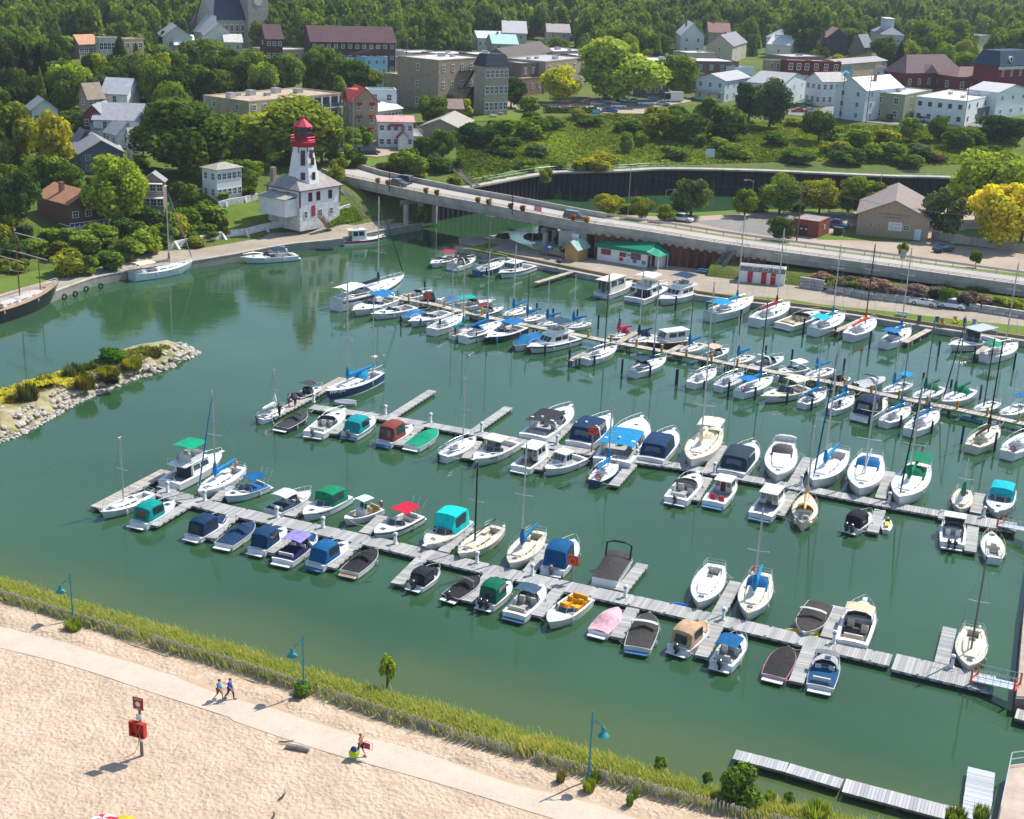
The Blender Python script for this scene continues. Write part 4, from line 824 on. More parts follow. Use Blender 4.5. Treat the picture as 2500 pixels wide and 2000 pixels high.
    for sg in(1,-1):
     A=lambda i,l:Vector(ring_[i][0 if sg>0 else 6]).lerp(Vector(ring_[i][1 if sg>0 else 5]),l)+Vector((0,sg*.02,.0))
     MB().poly([A(2,.35),A(3,.35),A(3,.92),A(2,.92)]).poly([A(3,.35),A(4,.35),A(4,.92),A(3,.92)]).build('side_window',M['glass'],t,None)
    if o.get('aftw',1):
     A0,A1=ring_[0],ring_[1];P_=lambda k,l:Vector(A0[k]).lerp(Vector(A1[k]),l)+Vector((-.03,0,.02))
     q0=lambda s_,l:Vector((Vector(A0[3]).lerp(Vector(A1[3]),l).x-.04,s_*hw*.6,Vector(A0[3]).lerp(Vector(A1[2]),l).z))
     zl,zh=sh(x0)+.25,sh(x0)+(zr-sh(x0))*.72;xl=(x0-.04)*Ln
     MB().poly([(xl+.06*Ln*.30-.05,hw*.62,zl),(xl+.06*Ln*.30-.05,-hw*.62,zl),(xl+.06*Ln*.75-.05,-hw*.58,zh),(xl+.06*Ln*.75-.05,hw*.58,zh)]).build('aft_window',M['glass'],t)
   elif st in('bim','exp'):
    canopy(t,'bimini',can,x0*Ln,x1*Ln,hw,zr-.05,zr+.08,posts=sh(.3))
    seats(t,Ln,Y,((.5,.55,.5,.5),(.5,-.55,.5,.5),(.14,0,Bm*.6,.45))if Ln<8 else((.5,.6,.6,.6),(.44,-.7,.6,1.2),(.14,0,Bm*.55,.5)),sc)
   elif st=='ht':
    MB().box(x0*Ln,(x1+.05)*Ln,-hw,hw,zr,zr+.09).build('hard_top',M['gel'],t,can)
    fr=MB()
    for x in(x0+.03,x1):
     for sg in(1,-1):fr.tube([(x*Ln,sg*hw*.95,sh(x)),(x*Ln,sg*hw*.9,zr)],.03,5)
    fr.build('hard_top_frame',M['metal'],t,(.7,.7,.7));seats(t,Ln,Y,((.45,.5,.5,.5),(.45,-.5,.5,.5)),sc)
    MB().poly([(top[2][0],top[2][1],top[2][2]),(top[3][0],top[3][1],top[3][2]),((x1+.04)*Ln,-hw*.5,zr),((x1+.04)*Ln,hw*.5,zr)]).poly([top[1],top[2],((x1+.04)*Ln,hw*.5,zr),((x1)*Ln,hw*.95,zr)]).poly([top[4],top[3],((x1+.04)*Ln,-hw*.5,zr),((x1)*Ln,-hw*.95,zr)]).build('front_glass',M['glass'],t)
   elif st=='run':
    seats(t,Ln,Y,((.48,.5,.5,.5),(.48,-.5,.5,.5),(.13,0,Bm*.62,.45)),sc)
   if 'ckc' in o:
    MB().sheet([[(x*Ln,Y(x)*k*.97,sh(x)+.06+.12*(1-k*k))for k in(-1,-.5,0,.5,1)]for x in(.04,.2,.36,ws-.06)],.03).build('cockpit_cover',M['canvas'],t,cl(o['ckc']),True)
   if 'bowc' in o:
    MB().sheet([[(x*Ln,max(.05,Y(x)-.12)*k,sh(x)+.07+.08*(1-k*k))for k in(-1,-.5,0,.5,1)]for x in(ws+.05,.75,.85,.93)],.03).build('bow_cover',M['canvas'],t,cl(o['bowc']),True)
   if st=='exp' or o.get('arch'):
    ar=MB();xa=o.get('ax',.22)*Ln;y=Y(.25)*.97;z0=sh(.25);zz=zr-.02
    ar.loft([[(xa+dx+s_*.3,yy,q),(xa+dx+s_*.3+.32,yy,q),(xa+dx+s_*.3+.32,yy*.96,q-.12),(xa+dx+s_*.3,yy*.96,q-.12)]for yy,q,dx,s_ in((y,z0,.5,0),(y*.93,zz-.25,-.05,0),(y*.75,zz+.02,-.1,0),(-y*.75,zz+.02,-.1,0),(-y*.93,zz-.25,-.05,0),(-y,z0,.5,0))],True,True,True)
    ar.build('radar_arch',M['gel'],t,deckc,True)
    MB().tube([(xa+.1,0,zz+.02),(xa+.1,0,zz+.3)],.16,8).build('radar_dome',M['gel'],t,(.8,.8,.8))
   for xx,sz in((.80,.24),(.71,.0)):
    if sz and 'bowc' not in o:z=sh(xx)+.06;MB().box(xx*Ln-sz,xx*Ln+sz,-sz,sz,z,z+.05).build('hatch',M['glass'],t)
   if o.get('cabwin',Ln>6.2):
    for sg in(1,-1):
     wn=MB();wn.poly([((x_)*Ln,sg*(Y(x_)*(.985)+.012),sh(x_)*f_)for x_,f_ in((.62,.86),(.80,.90),(.78,.78),(.62,.70))]);wn.build('cabin_window',M['glass'],t)
 if st not in('cov','cc')and o.get('rl',True):
  rl=MB();hh=.5;xs=[.55,.65,.75,.85,.93];lf=[(x*Ln,Y(x)*.95,sh(x)+hh*min(1,(x-.5)*5))for x in xs]
  rl.tube(lf+[(1.0*Ln+.05,.1,sh(1)+hh),(1.0*Ln+.05,-.1,sh(1)+hh)]+[(x_,-y_,z_)for x_,y_,z_ in reversed(lf)],.022,4)
  for x_,y_,z_ in lf[1:]:
   for sg in(1,-1):rl.tube([(x_,sg*y_,sh(x_/Ln)),(x_,sg*y_,z_)],.016,4)
  rl.build('bow_rail',M['metal'],t,(.75,.76,.77))
  if Ln>7:MB().box(.97*Ln,Ln+.45,-.2,.2,sh(1)-.02,sh(1)+.05).build('bow_pulpit',M['gel'],t,deckc)
 n=o.get('ob',0)
 if n:
  oc=cl(o.get('obc','BLACK'))
  for i in range(n):outboard(t,-.02,(i-(n-1)/2)*.62,oc,1.0)
 if 'rods' in o:
  for i in range(3):MB().tube([(.05*Ln,(i-1)*.6,sh(.1)),(-.1*Ln,(i-1)*.8,sh(.1)+1.7)],.02,4).build('rod_holder',M['metal'],t,(.8,.8,.78))
 if 'teak' in o:MB().box(-.5,0,-Y(0)*.8,Y(0)*.8,.335,.35).build('platform_mat',M['wood'],t,C['TEAK'])
 # - the fleet: (kind, zone of the bow sighting, bow, zone of the stern sighting, stern, label, look)
def sail(zn,b_,s_,lb,zs=None,**o):return boat('sail',zn,b_,zs,s_,lb,**o)
def power(zn,b_,s_,lb,zs=None,**o):return boat('power',zn,b_,zs,s_,lb,**o)
sail('i',(195,845),(720,640),'white sloop with bare mast at the outer left end of the front dock',mt=('F',257,905),nosc=1,ob='BLACK',mx=.55)
power('i',(975,730),(590,965),'motorboat under full teal canopy below the bare white sloop',st='enc',can='TEAL',bootc='TEAL',ob=0)
power('i',(1465,240),(915,555),'white flybridge fishing boat with green bimini',st='fly',can=(.0,.3,.17),plat='W',rods=1,rail='W',Bk=.95)
sail('i',(1225,650),(1660,385),'white sloop with sky blue sail cover and blue furled jib beside flybridge boat',mt=('F',449,806),can='SKY',jib=(.01,.12,.4),ring=(.8,.3,.15),ob='GREY')
power('i',(1505,680),(1920,555),'white cruiser with blue bimini right of the blue-sail sloop',st='bim',can=(.004,.08,.3),stripe='LBL',rods=1,ckc=(.005,.09,.36))
power('i',(1530,870),(1165,1100),'bowrider under navy cover with clear window, left of its twin',st='enc',can=(.008,.028,.11),bowc=(.008,.028,.11),aftw=1,low=.85)
power('i',(1805,935),(1490,1185),'bowrider under flat navy cover with folded navy bimini',st='cov',can=(.009,.03,.12),bar=(.01,.02,.1),low=.85)
power('j',(505,575),(195,815),'white cuddy boat under navy canopy with bow rail, third navy boat from left',st='enc',can=(.007,.032,.14),aftw=0,ob=0)
power('j',(822,630),(470,925),'white bowrider with lilac bimini and navy cockpit',st='bim',can=(.25,.22,.58),bowc=(.015,.02,.16),ckc=(.006,.006,.06),ws=.66,cx=(.24,.58),low=.9)
power('j',(1158,722),(810,970),'white cruiser under bright blue canopy beside the lilac topped bowrider',st='enc',can=(.004,.075,.3),aftw=0,plat=(.02,.15,.3))
power('j',(1455,785),(1175,1040),'bowrider under black cover with teak swim platform',st='cov',can='BLACK',bar='BLACK',teak=1,low=.85)
power('j',(765,195),(365,415),'white cuddy with pale grey top and dark cockpit cover, red lower hull',st='bim',can=(.6,.62,.64),ckc=(.02,.04,.08),bowc=(.6,.58,.52),bootc=(.4,.06,.03),cx=(.14,.48))
power('j',(690,450),(1120,245),'white express cruiser with green top, bow towards the dock',st='enc',can=(.0,.2,.1),cx=(.12,.5),aftw=0,stripe='LBL')
power('j',(1125,485),(1480,370),'open white centre console boat with mint green hard top',st='cc',can=(.5,.68,.56),ob=1,obc='DG',deck='OW',seat=(.5,.36,.2),floor=(.4,.3,.2))
power('j',(1440,645),(1880,450),'white cruiser with red bimini and rod holders',st='bim',can=(.5,.012,.04),rods=1,stripe='DG')
power('k',(600,560),(985,290),'cream cruiser with bright cyan bimini',st='enc',can=(.0,.55,.58),deck='CR',aftw=0,stripe='LG',zr=2.7)
sail('k',(945,650),(1365,365),'cream sloop with black mast and no sail cover, in the front dock',mt=('F',993,955),mast=(.02,.02,.02),nosc=1,deck='CR',hull='CR',ob='W',seat='CR')
sail('k',(1485,760),(1790,420),'cream sloop with blue boom cover and silver mast in the front dock',mt=('F',1103,915),can=(.01,.16,.42),deck='CR',hull='OW')
power('l',(445,150),(205,470),'white pilot boat with tall royal blue canopy, stern to the dock',st='enc',can=(.004,.045,.24),zr=2.5,aftw=0,ob=1,obc='DG',ws=.58)
power('k',(735,765),(485,970),'small white outboard boat under black canopy with clear panel',st='enc',can='BLACK',bowc='BLACK',ob=1,low=.8,zr=1.7)
power('k',(1165,855),(860,1085),'black covered boat flying a red flag at its stern',st='cov',can='BLACK',hull='BLACK',bar='DG',ob=1,low=.85)
power('k',(1490,925),(1225,1170),'white outboard boat under dark green canopy',st='enc',can=(.0,.13,.075),ob=2,zr=2.2)
power('k',(1840,960),(1530,1285),'white cruiser with slate blue bimini and open cockpit',st='bim',can=(.04,.09,.14),plat=(.03,.1,.22),cx=(.3,.56),seat=(.6,.56,.45))
power('l',(170,1010),(535,745),'small open motorboat with bright yellow seats',st='open',seat=(.75,.36,.005),floor=(.68,.32,.005),ws=.62,hull=(.75,.7,.62),boot=False,low=.9)
power('l',(905,845),(690,1110),'boat wrapped in a pink cover',st='cov',can='PINK',hump=.75,peak=.45,low=.9)
power('l',(1240,905),(1105,1285),'bowrider under charcoal cover with white tower folded at the bow',st='cov',can=(.05,.048,.045),bar='W',plat=(.02,.12,.3),low=.9)
power('l',(1835,1000),(1530,1295),'runabout under tan bimini and cover with outboard',st='enc',can='TAN',bowc='TAN',ob=1,hull='OW',aftw=1)
sail('l',(1745,830),(1935,430),'white sloop without a mast, bow to the front dock',rig=False,deck='W',stripe='W')
power('m',(700,885),(475,1200),'white outboard boat with royal blue bimini, second from the wide platform end',st='bim',can=(.004,.08,.3),ob=1,obc='BLACK',cx=(.12,.52),zr=2.1)
sail('m',(755,690),(905,260),'cream decked sloop with sky blue boom cover, right of the mastless sloop',mt=('F',1592,1050),can='SKY',deck='CR',dodger='BLUE',ring=(.75,.12,.05))
power('m',(1345,860),(1530,560),'black covered bowrider with pale grey bimini frame, bow to the dock',st='cov',can=(.05,.045,.04),bar=(.6,.62,.64),peak=.35,low=.9)
power('m',(1990,540),(1850,985),'white cruiser with tan bimini and dark cockpit floor',st='bim',can=(.68,.54,.36),cx=(.42,.6),floor=(.07,.075,.09),seat=(.66,.56,.4),plat='W')
power('m',(1195,985),(1030,1315),'pink hulled speedboat under black cover',st='cov',can=(.028,.026,.026),hull=(.62,.2,.27),rail=(.6,.2,.27),hump=.1,low=.8)
power('m',(1625,1050),(1520,1430),'silver runabout with dark blue cockpit cover and grey folded bimini',st='bim',can=(.2,.2,.21),ckc=(.01,.06,.2),cx=(.5,.62),deck=(.45,.45,.47),hull='LG',low=.85,plat='W')
sail('n',(1512,690),(1572,245),'white sloop with dark mast, rightmost boat of the front dock',mt=('F',2074,1150),mast=(.12,.12,.12),nosc=1,deck='CR',ob='W')
sail('a',(405,455),(150,590),'small white sailboat with grey cabin and raised white sail cover',mt=('F',577,765),sc='W',low=1,ob='DG')
power('a',(800,262),(520,375),'black and white wakeboard boat with tower top',st='bim',can=(.05,.055,.065),hull='BLACK',seat=(.05,.06,.08),cx=(.3,.6),ob=1)
power('a',(640,525),(370,690),'dark bowrider under charcoal cover in front of the left end float',st='cov',can=(.045,.045,.05),hull='BLACK',bar='BLACK',low=.85)
bk_=sail('a',(835,355),(1405,140),'large blue hulled ketch with blue sail cover and wind turbine',mt=('F',734,541),hull=(.005,.03,.14),deck='OW',can='SKY',dodger=(.01,.25,.5),gen=1,miz=-.0+.12,cabin=.7,bootc='W',Bk=.85)
power('a',(1030,520),(715,760),'open white day sailer with tall thin mast',st='run',can='W',ob=1,obc='DG',deck='W',ws=.55)
power('a',(1350,580),(1090,770),'motorboat under full teal canopy with teal hull stripe, middle dock',st='enc',can=(.0,.27,.32),stripe=(.0,.3,.4),plat=(.02,.15,.3),ob=1,obc='DG',aftw=0)
power('a',(1750,668),(1450,850),'cruiser with brown-red canopy and black aft curtain',st='enc',can=(.24,.055,.045),zr=2.5,plat=(.03,.15,.35))
power('a',(2010,700),(1745,890),'white runabout under green wavy cover',st='cov',can=(.0,.27,.16),low=.9)
sail('f',(480,525),(135,735),'white sloop with grey cabin front and horseshoe buoy, no sail cover',mt=('F',979,780),nosc=1,ob='BLACK',comp=(.2,.03,.02))
power('f',(465,780),(860,590),'white fishing boat with tan hard top and radar',st='ht',can=(.72,.66,.52),deck='OW',arch=0,ob=0,cx=(.3,.52),seat=(.6,.5,.35),hull='OW')
power('f',(1225,640),(950,865),'white pilothouse boat left of the round roofed one',st='pilot',ph=(.36,.72),ob=0)
power('f',(1215,875),(1585,745),'white pilothouse boat with rounded white roof, bow outwards',st='pilot',ph=(.42,.64),phh=1.3,cabwin=0)
power('f',(1480,235),(1080,550),'large white express cruiser with black bimini',st='exp',can=(.03,.03,.034),cx=(.12,.52),plat=(.3,.4,.5),floor=(.4,.42,.46))
power('f',(1885,325),(1560,620),'white cruiser under navy canopy with teak platform',st='enc',can=(.01,.025,.11),teak=1,zr=2.6,arch=1)
power('g',(285,195),(-30,650),'white express cruiser with sky blue split bimini',st='exp',can=(.005,.22,.5),zr=2.55)
sail('f',(1965,770),(1730,990),'small navy hulled sloop with sky blue sail cover',mt=('f',1890,50),hull=(.006,.03,.18),can='SKY',ring=(.6,.05,.05),boot=False)
power('g',(625,305),(375,610),'white cruiser under royal navy canopy with aft windows',st='enc',can=(.008,.025,.12),plat=(.05,.2,.32),zr=2.4)
sail('g',(800,665),(1045,310),'cream sloop with cream bimini, cream sail cover and wooden trim',mt=('d',520,760),deck=(.78,.7,.55),hull='OW',can=(.78,.68,.48),bim=(.8,.72,.52),dodger=(.8,.7,.48),rail='TEAK')
power('g',(1465,440),(1225,750),'white cruiser under dark slate canopy with clear aft panels',st='enc',can=(.02,.045,.075),stripe='LBL',zr=2.5)
sail('g',(1705,815),(1790,455),'white sloop without mast carrying a white dinghy across the stern',rig=False,dodger=(.1,.09,.09),dinghy='OW')
sail('h',(130,560),(395,255),'white sloop with sky blue cover and navy furled jib, stern arch',mt=('e',265,330),can='SKY',jib=(.01,.06,.22))
sail('h',(575,640),(695,300),'white ketch-bowed sloop with blue spray hood and thick silver mast',mt=('e',592,735),dodger='BLUE',nosc=1,Bk=1.05)
sail('h',(955,725),(1165,390),'white sloop with big green cockpit canopy and black furled jib',mt=('e',1020,720),can='GREEN',dodger='GREEN',bim='GREEN',jib=(.02,.025,.03))
power('h',(685,815),(495,965),'fishing boat under black cover with twin black outboards',st='enc',can=(.014,.013,.02),ob=2,aftw=0,zr=1.9)
sail('g',(2035,955),(1985,1275),'double-ended cream sloop with orange spray hood and tan sail cover',mt=('g',2115,170),hull=(.74,.6,.42),deck='CR',can=(.72,.5,.26),dodger=(.75,.35,.02),dbl=1,rail='TEAK',ring='W')
power('g',(1740,915),(1535,1190),'white pilothouse fishing boat with blue transom left of the orange hooded sloop',st='pilot',ph=(.42,.74),phh=1.3,floor='LG',plat=(.1,.3,.45))
power('g',(1240,805),(1040,1060),'white hard top boat with two red cockpit seats',st='pilot',ph=(.5,.74),phh=1.2,redseat=1,floor='LG',plat=(.1,.35,.55))
power('g',(880,750),(645,1025),'white cuddy with black folded bimini and outboard on a bracket',st='bim',can='BLACK',cx=(.34,.46),ob=1,zr=1.6)
sail('h',(1550,780),(1590,595),'small white sloop with green trimmed wooden deck',mt=('h',1610,240),can=(.0,.2,.13),deck='CR',rail='TEAK')
power('h',(1895,815),(1965,600),'white cruiser with cyan bimini, bow to the middle dock',st='enc',can=(.0,.42,.52),aftw=0,cx=(.1,.5))
power('h',(1490,860),(1470,1120),'white fishing boat with aluminium framed top and black engines',st='ht',can='OW',cx=(.5,.66),ob=2,floor='LG')
sail('h',(1850,985),(1875,1245),'white sloop with brown companionway and lowered mast',rig=False,deck='CR',comp=(.18,.06,.03),seat='LG')
sail('b',(805,385),(90,625),'large white ketch with dark blue boom cover and blue transom',mt=('F',790,405),can=(.015,.03,.06),jib=(.02,.03,.05),bim='W',dodger='NAVY',hull='W',stripe='NAVY',gen=1,Bk=.85)
power('b',(275,690),(700,545),'white express cruiser with blue bimini beside the large ketch',st='exp',can=(.006,.17,.42),cx=(.14,.5))
power('b',(480,718),(890,640),'white cruiser with teal tinted windscreen',st='run',deck='W')
power('b',(785,740),(1005,680),'small motorboat under bright blue cover',st='cov',can=(.006,.12,.42),low=.9)
power('b',(870,795),(1260,700),'long white cruiser with open cockpit left of the bare silver sloop',st='run',seat='OW')
sail('b',(1440,720),(1095,885),'white sloop with dark red outboard bracket, first mast by the boardwalk',mt=('b',1272,130),nosc=1,deck='OW')
sail('b',(1500,835),(1310,925),'small beige sloop with teal sail cover',mt=('b',1495,190),can=(.0,.25,.36),deck='CR',hull='OW')
sail('b',(1835,800),(1430,965),'white sloop with royal blue sail cover and blue spray hood',mt=('b',1690,10),can=(.006,.09,.42),dodger=(.006,.11,.4),stripe='NAVY',plat=1)
power('b',(1685,965),(2030,850),'dark hulled cruiser with blue bimini',st='bim',can=(.006,.12,.42),hull=(.03,.04,.08))
power('c',(30,880),(300,760),'motorboat draped in a wrinkled blue cover',st='cov',can=(.004,.14,.36),hump=1.0,peak=.6)
power('c',(180,895),(655,790),'large white cruiser with blue tinted flybridge windows',st='fly',can=(.02,.07,.13),stripe=(.05,.08,.1),hull='OW')
sail('c',(1105,875),(770,1020),'sloop with dark mast and solar panels over its stern',mt=('c',1005,60),mast=(.1,.1,.1),solar=1,nosc=1,deck='OW')
sail('c',(1620,1000),(1270,1150),'sloop with dark blue spray hood and navy sail cover by the boardwalk',mt=('c',1540,130),can='NAVY',bim=(.02,.05,.09),dodger='NAVY',mast=(.5,.55,.6))
sail('d',(635,850),(380,1005),'white sloop with bright blue transom and solar panels',mt=('d',555,-120),solar=1,nosc=1,plat=1)
sail('d',(920,890),(665,1040),'small white sloop with brown cockpit coaming',mt=('d',875,240),nosc=1,floor=(.3,.14,.06),deck='LG')
sail('d',(1235,945),(880,1105),'white sloop with sky blue bimini and blue cover, red ring on stern rail',mt=('d',1165,60),can=(.008,.17,.55),bim=(.006,.14,.5),ring=(.6,.08,.05),mast=(.1,.1,.11))
power('d',(1140,1150),(1585,1060),'large cream express cruiser with radar arch',st='exp',can=(.75,.68,.52),deck='CR',hull='OW',cx=(.1,.42),wsh=.9,zr=2.5)
sail('d',(1795,1080),(1545,1215),'small white sloop with grey cockpit cover and blue sail cover',mt=('d',1720,470),can='SKY',dodger='GREY')
sail('d',(2085,1130),(1850,1280),'small white sloop with blue sail cover and open transom beside navy cabin boat',mt=('e',38,400),can='SKY',ob='BLACK')
power('e',(690,1010),(430,1190),'cream cabin boat under tall navy canopy',st='enc',can=(.012,.018,.075),deck='CR',zr=2.7)
sail('e',(955,1080),(685,1240),'white sloop with blue sail cover right of the navy cabin boat',mt=('e',947,430),can=(.008,.14,.5),mast=(.2,.3,.4))
sail('e',(1250,1135),(955,1335),'white sloop with royal blue sail cover and white life ring',mt=('e',1022,720),can=(.008,.09,.45),ring='OW')
sail('h',(1905,0),(1660,195),'tan sloop with dark brown sail cover',mt=('e',1890,330),mast=(.03,.03,.035),can=(.05,.025,.02),deck='CR',hull=(.7,.6,.48))
sail('h',(2260,50),(2000,255),'white sloop with red jerrycans on its stern rail at the right edge',mt=('e',2080,400),nosc=1,ring=(.5,.03,.06))
power('b',(1100,465),(800,540),'white cruiser behind the boardwalk tip',st='run')
power('b',(1225,560),(990,590),'motorboat under dark blue cabin canopy behind the red ring board',st='enc',can=(.012,.04,.09),zr=2.3)
power('b',(1400,520),(1190,590),'white motorboat with blue cockpit cover and white outboards',st='cov',can=(.05,.16,.36),ob=2,obc='W')
power('b',(1740,570),(1320,640),'white cruiser with teal bimini',st='bim',can=(.0,.36,.34))
power('b',(1850,640),(1540,720),'white cruiser with dark red bimini',st='bim',can=(.16,.03,.04),stripe=(.2,.03,.04))
sail('b',(1850,730),(2110,640),'white sloop with royal blue sail cover behind the boardwalk, first of four',mt=('b',1962,-60),can=(.008,.12,.48))
sail('c',(50,605),(325,545),'white sloop with blue sail cover, dark thin mast behind the boardwalk',mt=('c',232,50),can=(.006,.14,.45),mast=(.1,.1,.1))
sail('c',(260,645),(535,590),'white sloop with grey deck tarpaulin and blue sail cover',mt=('c',385,130),can=(.006,.14,.45),dodger='GREY')
sail('c',(535,665),(810,620),'white sloop with dark waterline and blue sail cover, fourth behind the boardwalk',mt=('c',622,90),can=(.006,.15,.48),bootc='BLACK')
sail('c',(1005,775),(1285,725),'small sloop with crimson sail cover and crimson hood',mt=('c',1062,440),can=(.5,.04,.09),dodger=(.5,.04,.09),mast=(.1,.1,.1))
sail('c',(1225,825),(1495,755),'white sloop with navy sail cover and navy hood',mt=('c',1408,20),can=(.012,.025,.08),dodger='NAVY')
power('c',(1410,840),(1855,800),'brown hulled trawler with wooden cabin doors and white roof',st='pilot',hull=(.12,.035,.03),ph=(.14,.64),phh=1.5,rail='TEAK',name='trawler',cat='trawler')
sail('c',(1770,930),(2005,845),'small white sloop with blue boom cover beside the trawler',mt=('c',1885,270),can=(.008,.1,.42),mast=(.15,.15,.15))
power('d',(770,640),(520,740),'white cuddy with salmon tan bimini',st='bim',can=(.68,.45,.32),floor=(.2,.2,.22))
sail('d',(770,780),(1015,710),'white sloop with blue boom cover beside the tan topped cuddy',mt=('d',862,230),can=(.008,.14,.5))
power('d',(1345,730),(1060,840),'large white open cruiser with windscreen arch, behind the boardwalk',st='run',arch=1,floor=(.22,.2,.17),seat=(.3,.28,.24))
power('d',(1300,885),(1580,840),'small white boat with white canvas top',st='bim',can='W',deck='W',zr=1.9)
sail('d',(1580,935),(1860,850),'white sloop with sky blue sail cover and red burgee',mt=('d',1768,560),can='SKY')
power('d',(2055,930),(1855,985),'small open runabout with dark brown seats',st='run',seat=(.09,.05,.035),floor=(.3,.28,.25),rl=False,low=.85)
power('e',(690,770),(395,870),'deck boat under silver cover with black arch frame',st='cov',can=(.45,.47,.5),bar='BLACK',peak=.5,hull='LG',ob=2,hump=.5)
sail('e',(670,925),(940,830),'white sloop with sky blue sail cover and raised bimini',mt=('e',835,310),can='SKY',bim=(.01,.26,.62))
sail('e',(990,995),(1280,880),'white sloop with dark green hood, left of the greener one',mt=('e',1240,120),can=(.0,.12,.08),dodger='GREEN',mast=(.2,.2,.2))
sail('e',(1295,1040),(1605,910),'white sloop with green sail cover and green hood',mt=('e',1470,90),can=(.0,.17,.1),dodger=(.0,.2,.11),jib=(.02,.03,.03),mast=(.3,.3,.3))
sail('e',(1640,1110),(1870,1025),'plain white sloop with black mast behind the boardwalk',mt=('e',1790,300),mast=(.03,.03,.03),nosc=1)
sail('e',(1915,1165),(2156,1060),'white sloop with blue cockpit hood at the right end of the boardwalk',mt=('e',2090,620),can='BLUE',bim='BLUE',nosc=1)
power('b',(1095,185),(1320,115),'white cruiser with dark red bimini, first along the quay',st='bim',can=(.3,.03,.06))
power('b',(1545,125),(1315,220),'white cruiser with black canvas and arch along the quay',st='exp',can=(.018,.018,.022),zr=2.2)
sail('b',(1865,160),(1565,270),'cluttered blue hulled sloop with black canvas hood along the quay',mt=('F',1038,395),hull=(.02,.09,.25),can=(.02,.03,.05),bim=(.02,.03,.05),mast=(.35,.28,.2),mx=.42)
power('b',(1815,290),(2130,205),'white fishing boat with pilothouse windows along the quay',st='pilot',ph=(.45,.72),phh=1.4,stripe='DG',gear=1)
power('c',(1255,205),(945,335),'cabin houseboat with grey glazed stern and cream top',st='pilot',ph=(.05,.6),phh=2.1,can='CR',roof='CR',deck='OW',gear=0,plat=(.1,.3,.45))
power('c',(1625,235),(1285,395),'white flybridge cruiser with blue transom bearing a yellow emblem',st='fly',can='OW',plat=(.01,.05,.16))
power('c',(1560,400),(1930,290),'white cabin cruiser with navy bimini over its bridge',st='fly',can=(.01,.025,.11),hull='W')
sail('d',(1030,140),(570,310),'long white sloop with sky blue bimini panels along the quay',mt=('q',2052,455),can=(.006,.24,.55),bim=(.005,.26,.6))
sail('d',(1405,190),(1050,365),'white sloop with dark red sail cover along the quay',mt=('r',185,555),can=(.3,.02,.04))
power('d',(1720,265),(1350,405),'cream decked cruiser with broad cockpit along the quay',st='run',deck='CR',hull='OW',seat=(.5,.36,.22),floor=(.55,.48,.36))
sail('d',(1985,300),(1660,460),'white sloop with turquoise sail cover and turquoise bimini',mt=('r',648,678),can=(.0,.26,.45),bim=(.0,.42,.6))
sail('e',(585,180),(315,345),'white sloop with orange-red sail cover along the quay',mt=('r',916,680),can=(.62,.08,.03),mast=(.08,.06,.06),plat=1)
sail('e',(955,270),(690,420),'white sloop with large royal blue cockpit tent and blue sail cover',mt=('r',1256,708),can=(.006,.12,.5),bim=(.006,.1,.46),dodger=(.006,.1,.46))
power('D',(865,1175),(1600,1050),'large white cruiser with solar panelled roof',st='ht',can=(.45,.5,.56),cx=(.08,.5),hull='OW',ws=.56,wsh=.6,zr=2.9)
sail('D',(2030,1140),(1480,1370),'white sloop with green bimini at the right end of the quay',mt=('r',2132,830),can='GREEN',bim=(.0,.25,.14),nosc=1,ring=(.7,.1,.08),Bk=1.1)
sail('o',(1590,885),(1085,985),'white and pale blue sloop alone at the town quay',mt=('o',1335,212),can=(.3,.24,.2),bim=(.7,.6,.42),hull=(.55,.68,.72),jib=(.3,.28,.27),deck='W')
power('o',(2000,840),(410,815),'white express cruiser with navy bimini at the town quay',zs='p',st='exp',can=(.01,.03,.11),cx=(.16,.5),hull=(.6,.72,.74))
#  harbour furniture
PILE={}
NEARBY={}
def beside(what,p_,most=16):
 """a label that names the boat a thing stands next to"""
 for d_,lb in sorted(((c_-Vector((p_.x,p_.y,0))).length,lb)for c_,lb in BOATS):
  for pre in('','second ','third '):
   k=pre+what+' by the '+lb
   if k not in NEARBY and len(k.split())<=most:NEARBY[k]=1;return k
def pile_mesh(top):
 k=round(top,1)
 if k not in PILE:PILE[k]=MB().tube([(0,0,-2),(0,0,k)],.15,8).mesh('mooring_pile',M['wood'])
 return PILE[k]
def piles(lst,lb,gr,col,default=None):
 for q in lst:
  zn,u,v=q[:3];top=q[3]if len(q)>3 else 1.5
  p_=G(zn,u,v,0);o=obj('mooring_pile',pile_mesh(top),None,col);o.location=p_;tag(o,beside(lb,p_),'mooring pile',gr)
NV=(.015,.03,.08)
piles([('b',375,735,1.6),('b',770,850,1.6),('b',1180,905,2),('b',1340,960,1.8),('b',1560,1020,1.6),('b',2005,1080,1.6),('c',65,905,1.6),('c',345,985,1.6),('c',600,1090,2.4),('c',865,1090,1.5),('c',1155,1180,2.2),('c',1450,1210,1.6),('c',1735,1290,2.2)],'dark mooring pile','mooring piles left of the solar panel sloop',NV)
piles([('b',597,775,1.4),('b',978,860,1.4),('b',1780,1040,1)],'blue mooring pile','blue mooring piles',(.03,.22,.45))
piles([('d',215,1030,2.2),('d',510,1080,1.2),('d',765,1150,2),('d',1045,1190,1.8),('d',1380,1240,1.6),('d',1640,1300,1.6),('d',1930,1330,1.8),('e',200,1160,1.6),('e',520,1290,1.4),('e',850,1310,1.6),('e',1180,1370,1.6),('h',1555,170,2.4),('h',1870,240,2.4)],'dark mooring pile','mooring piles right of the solar panel sloop',NV)
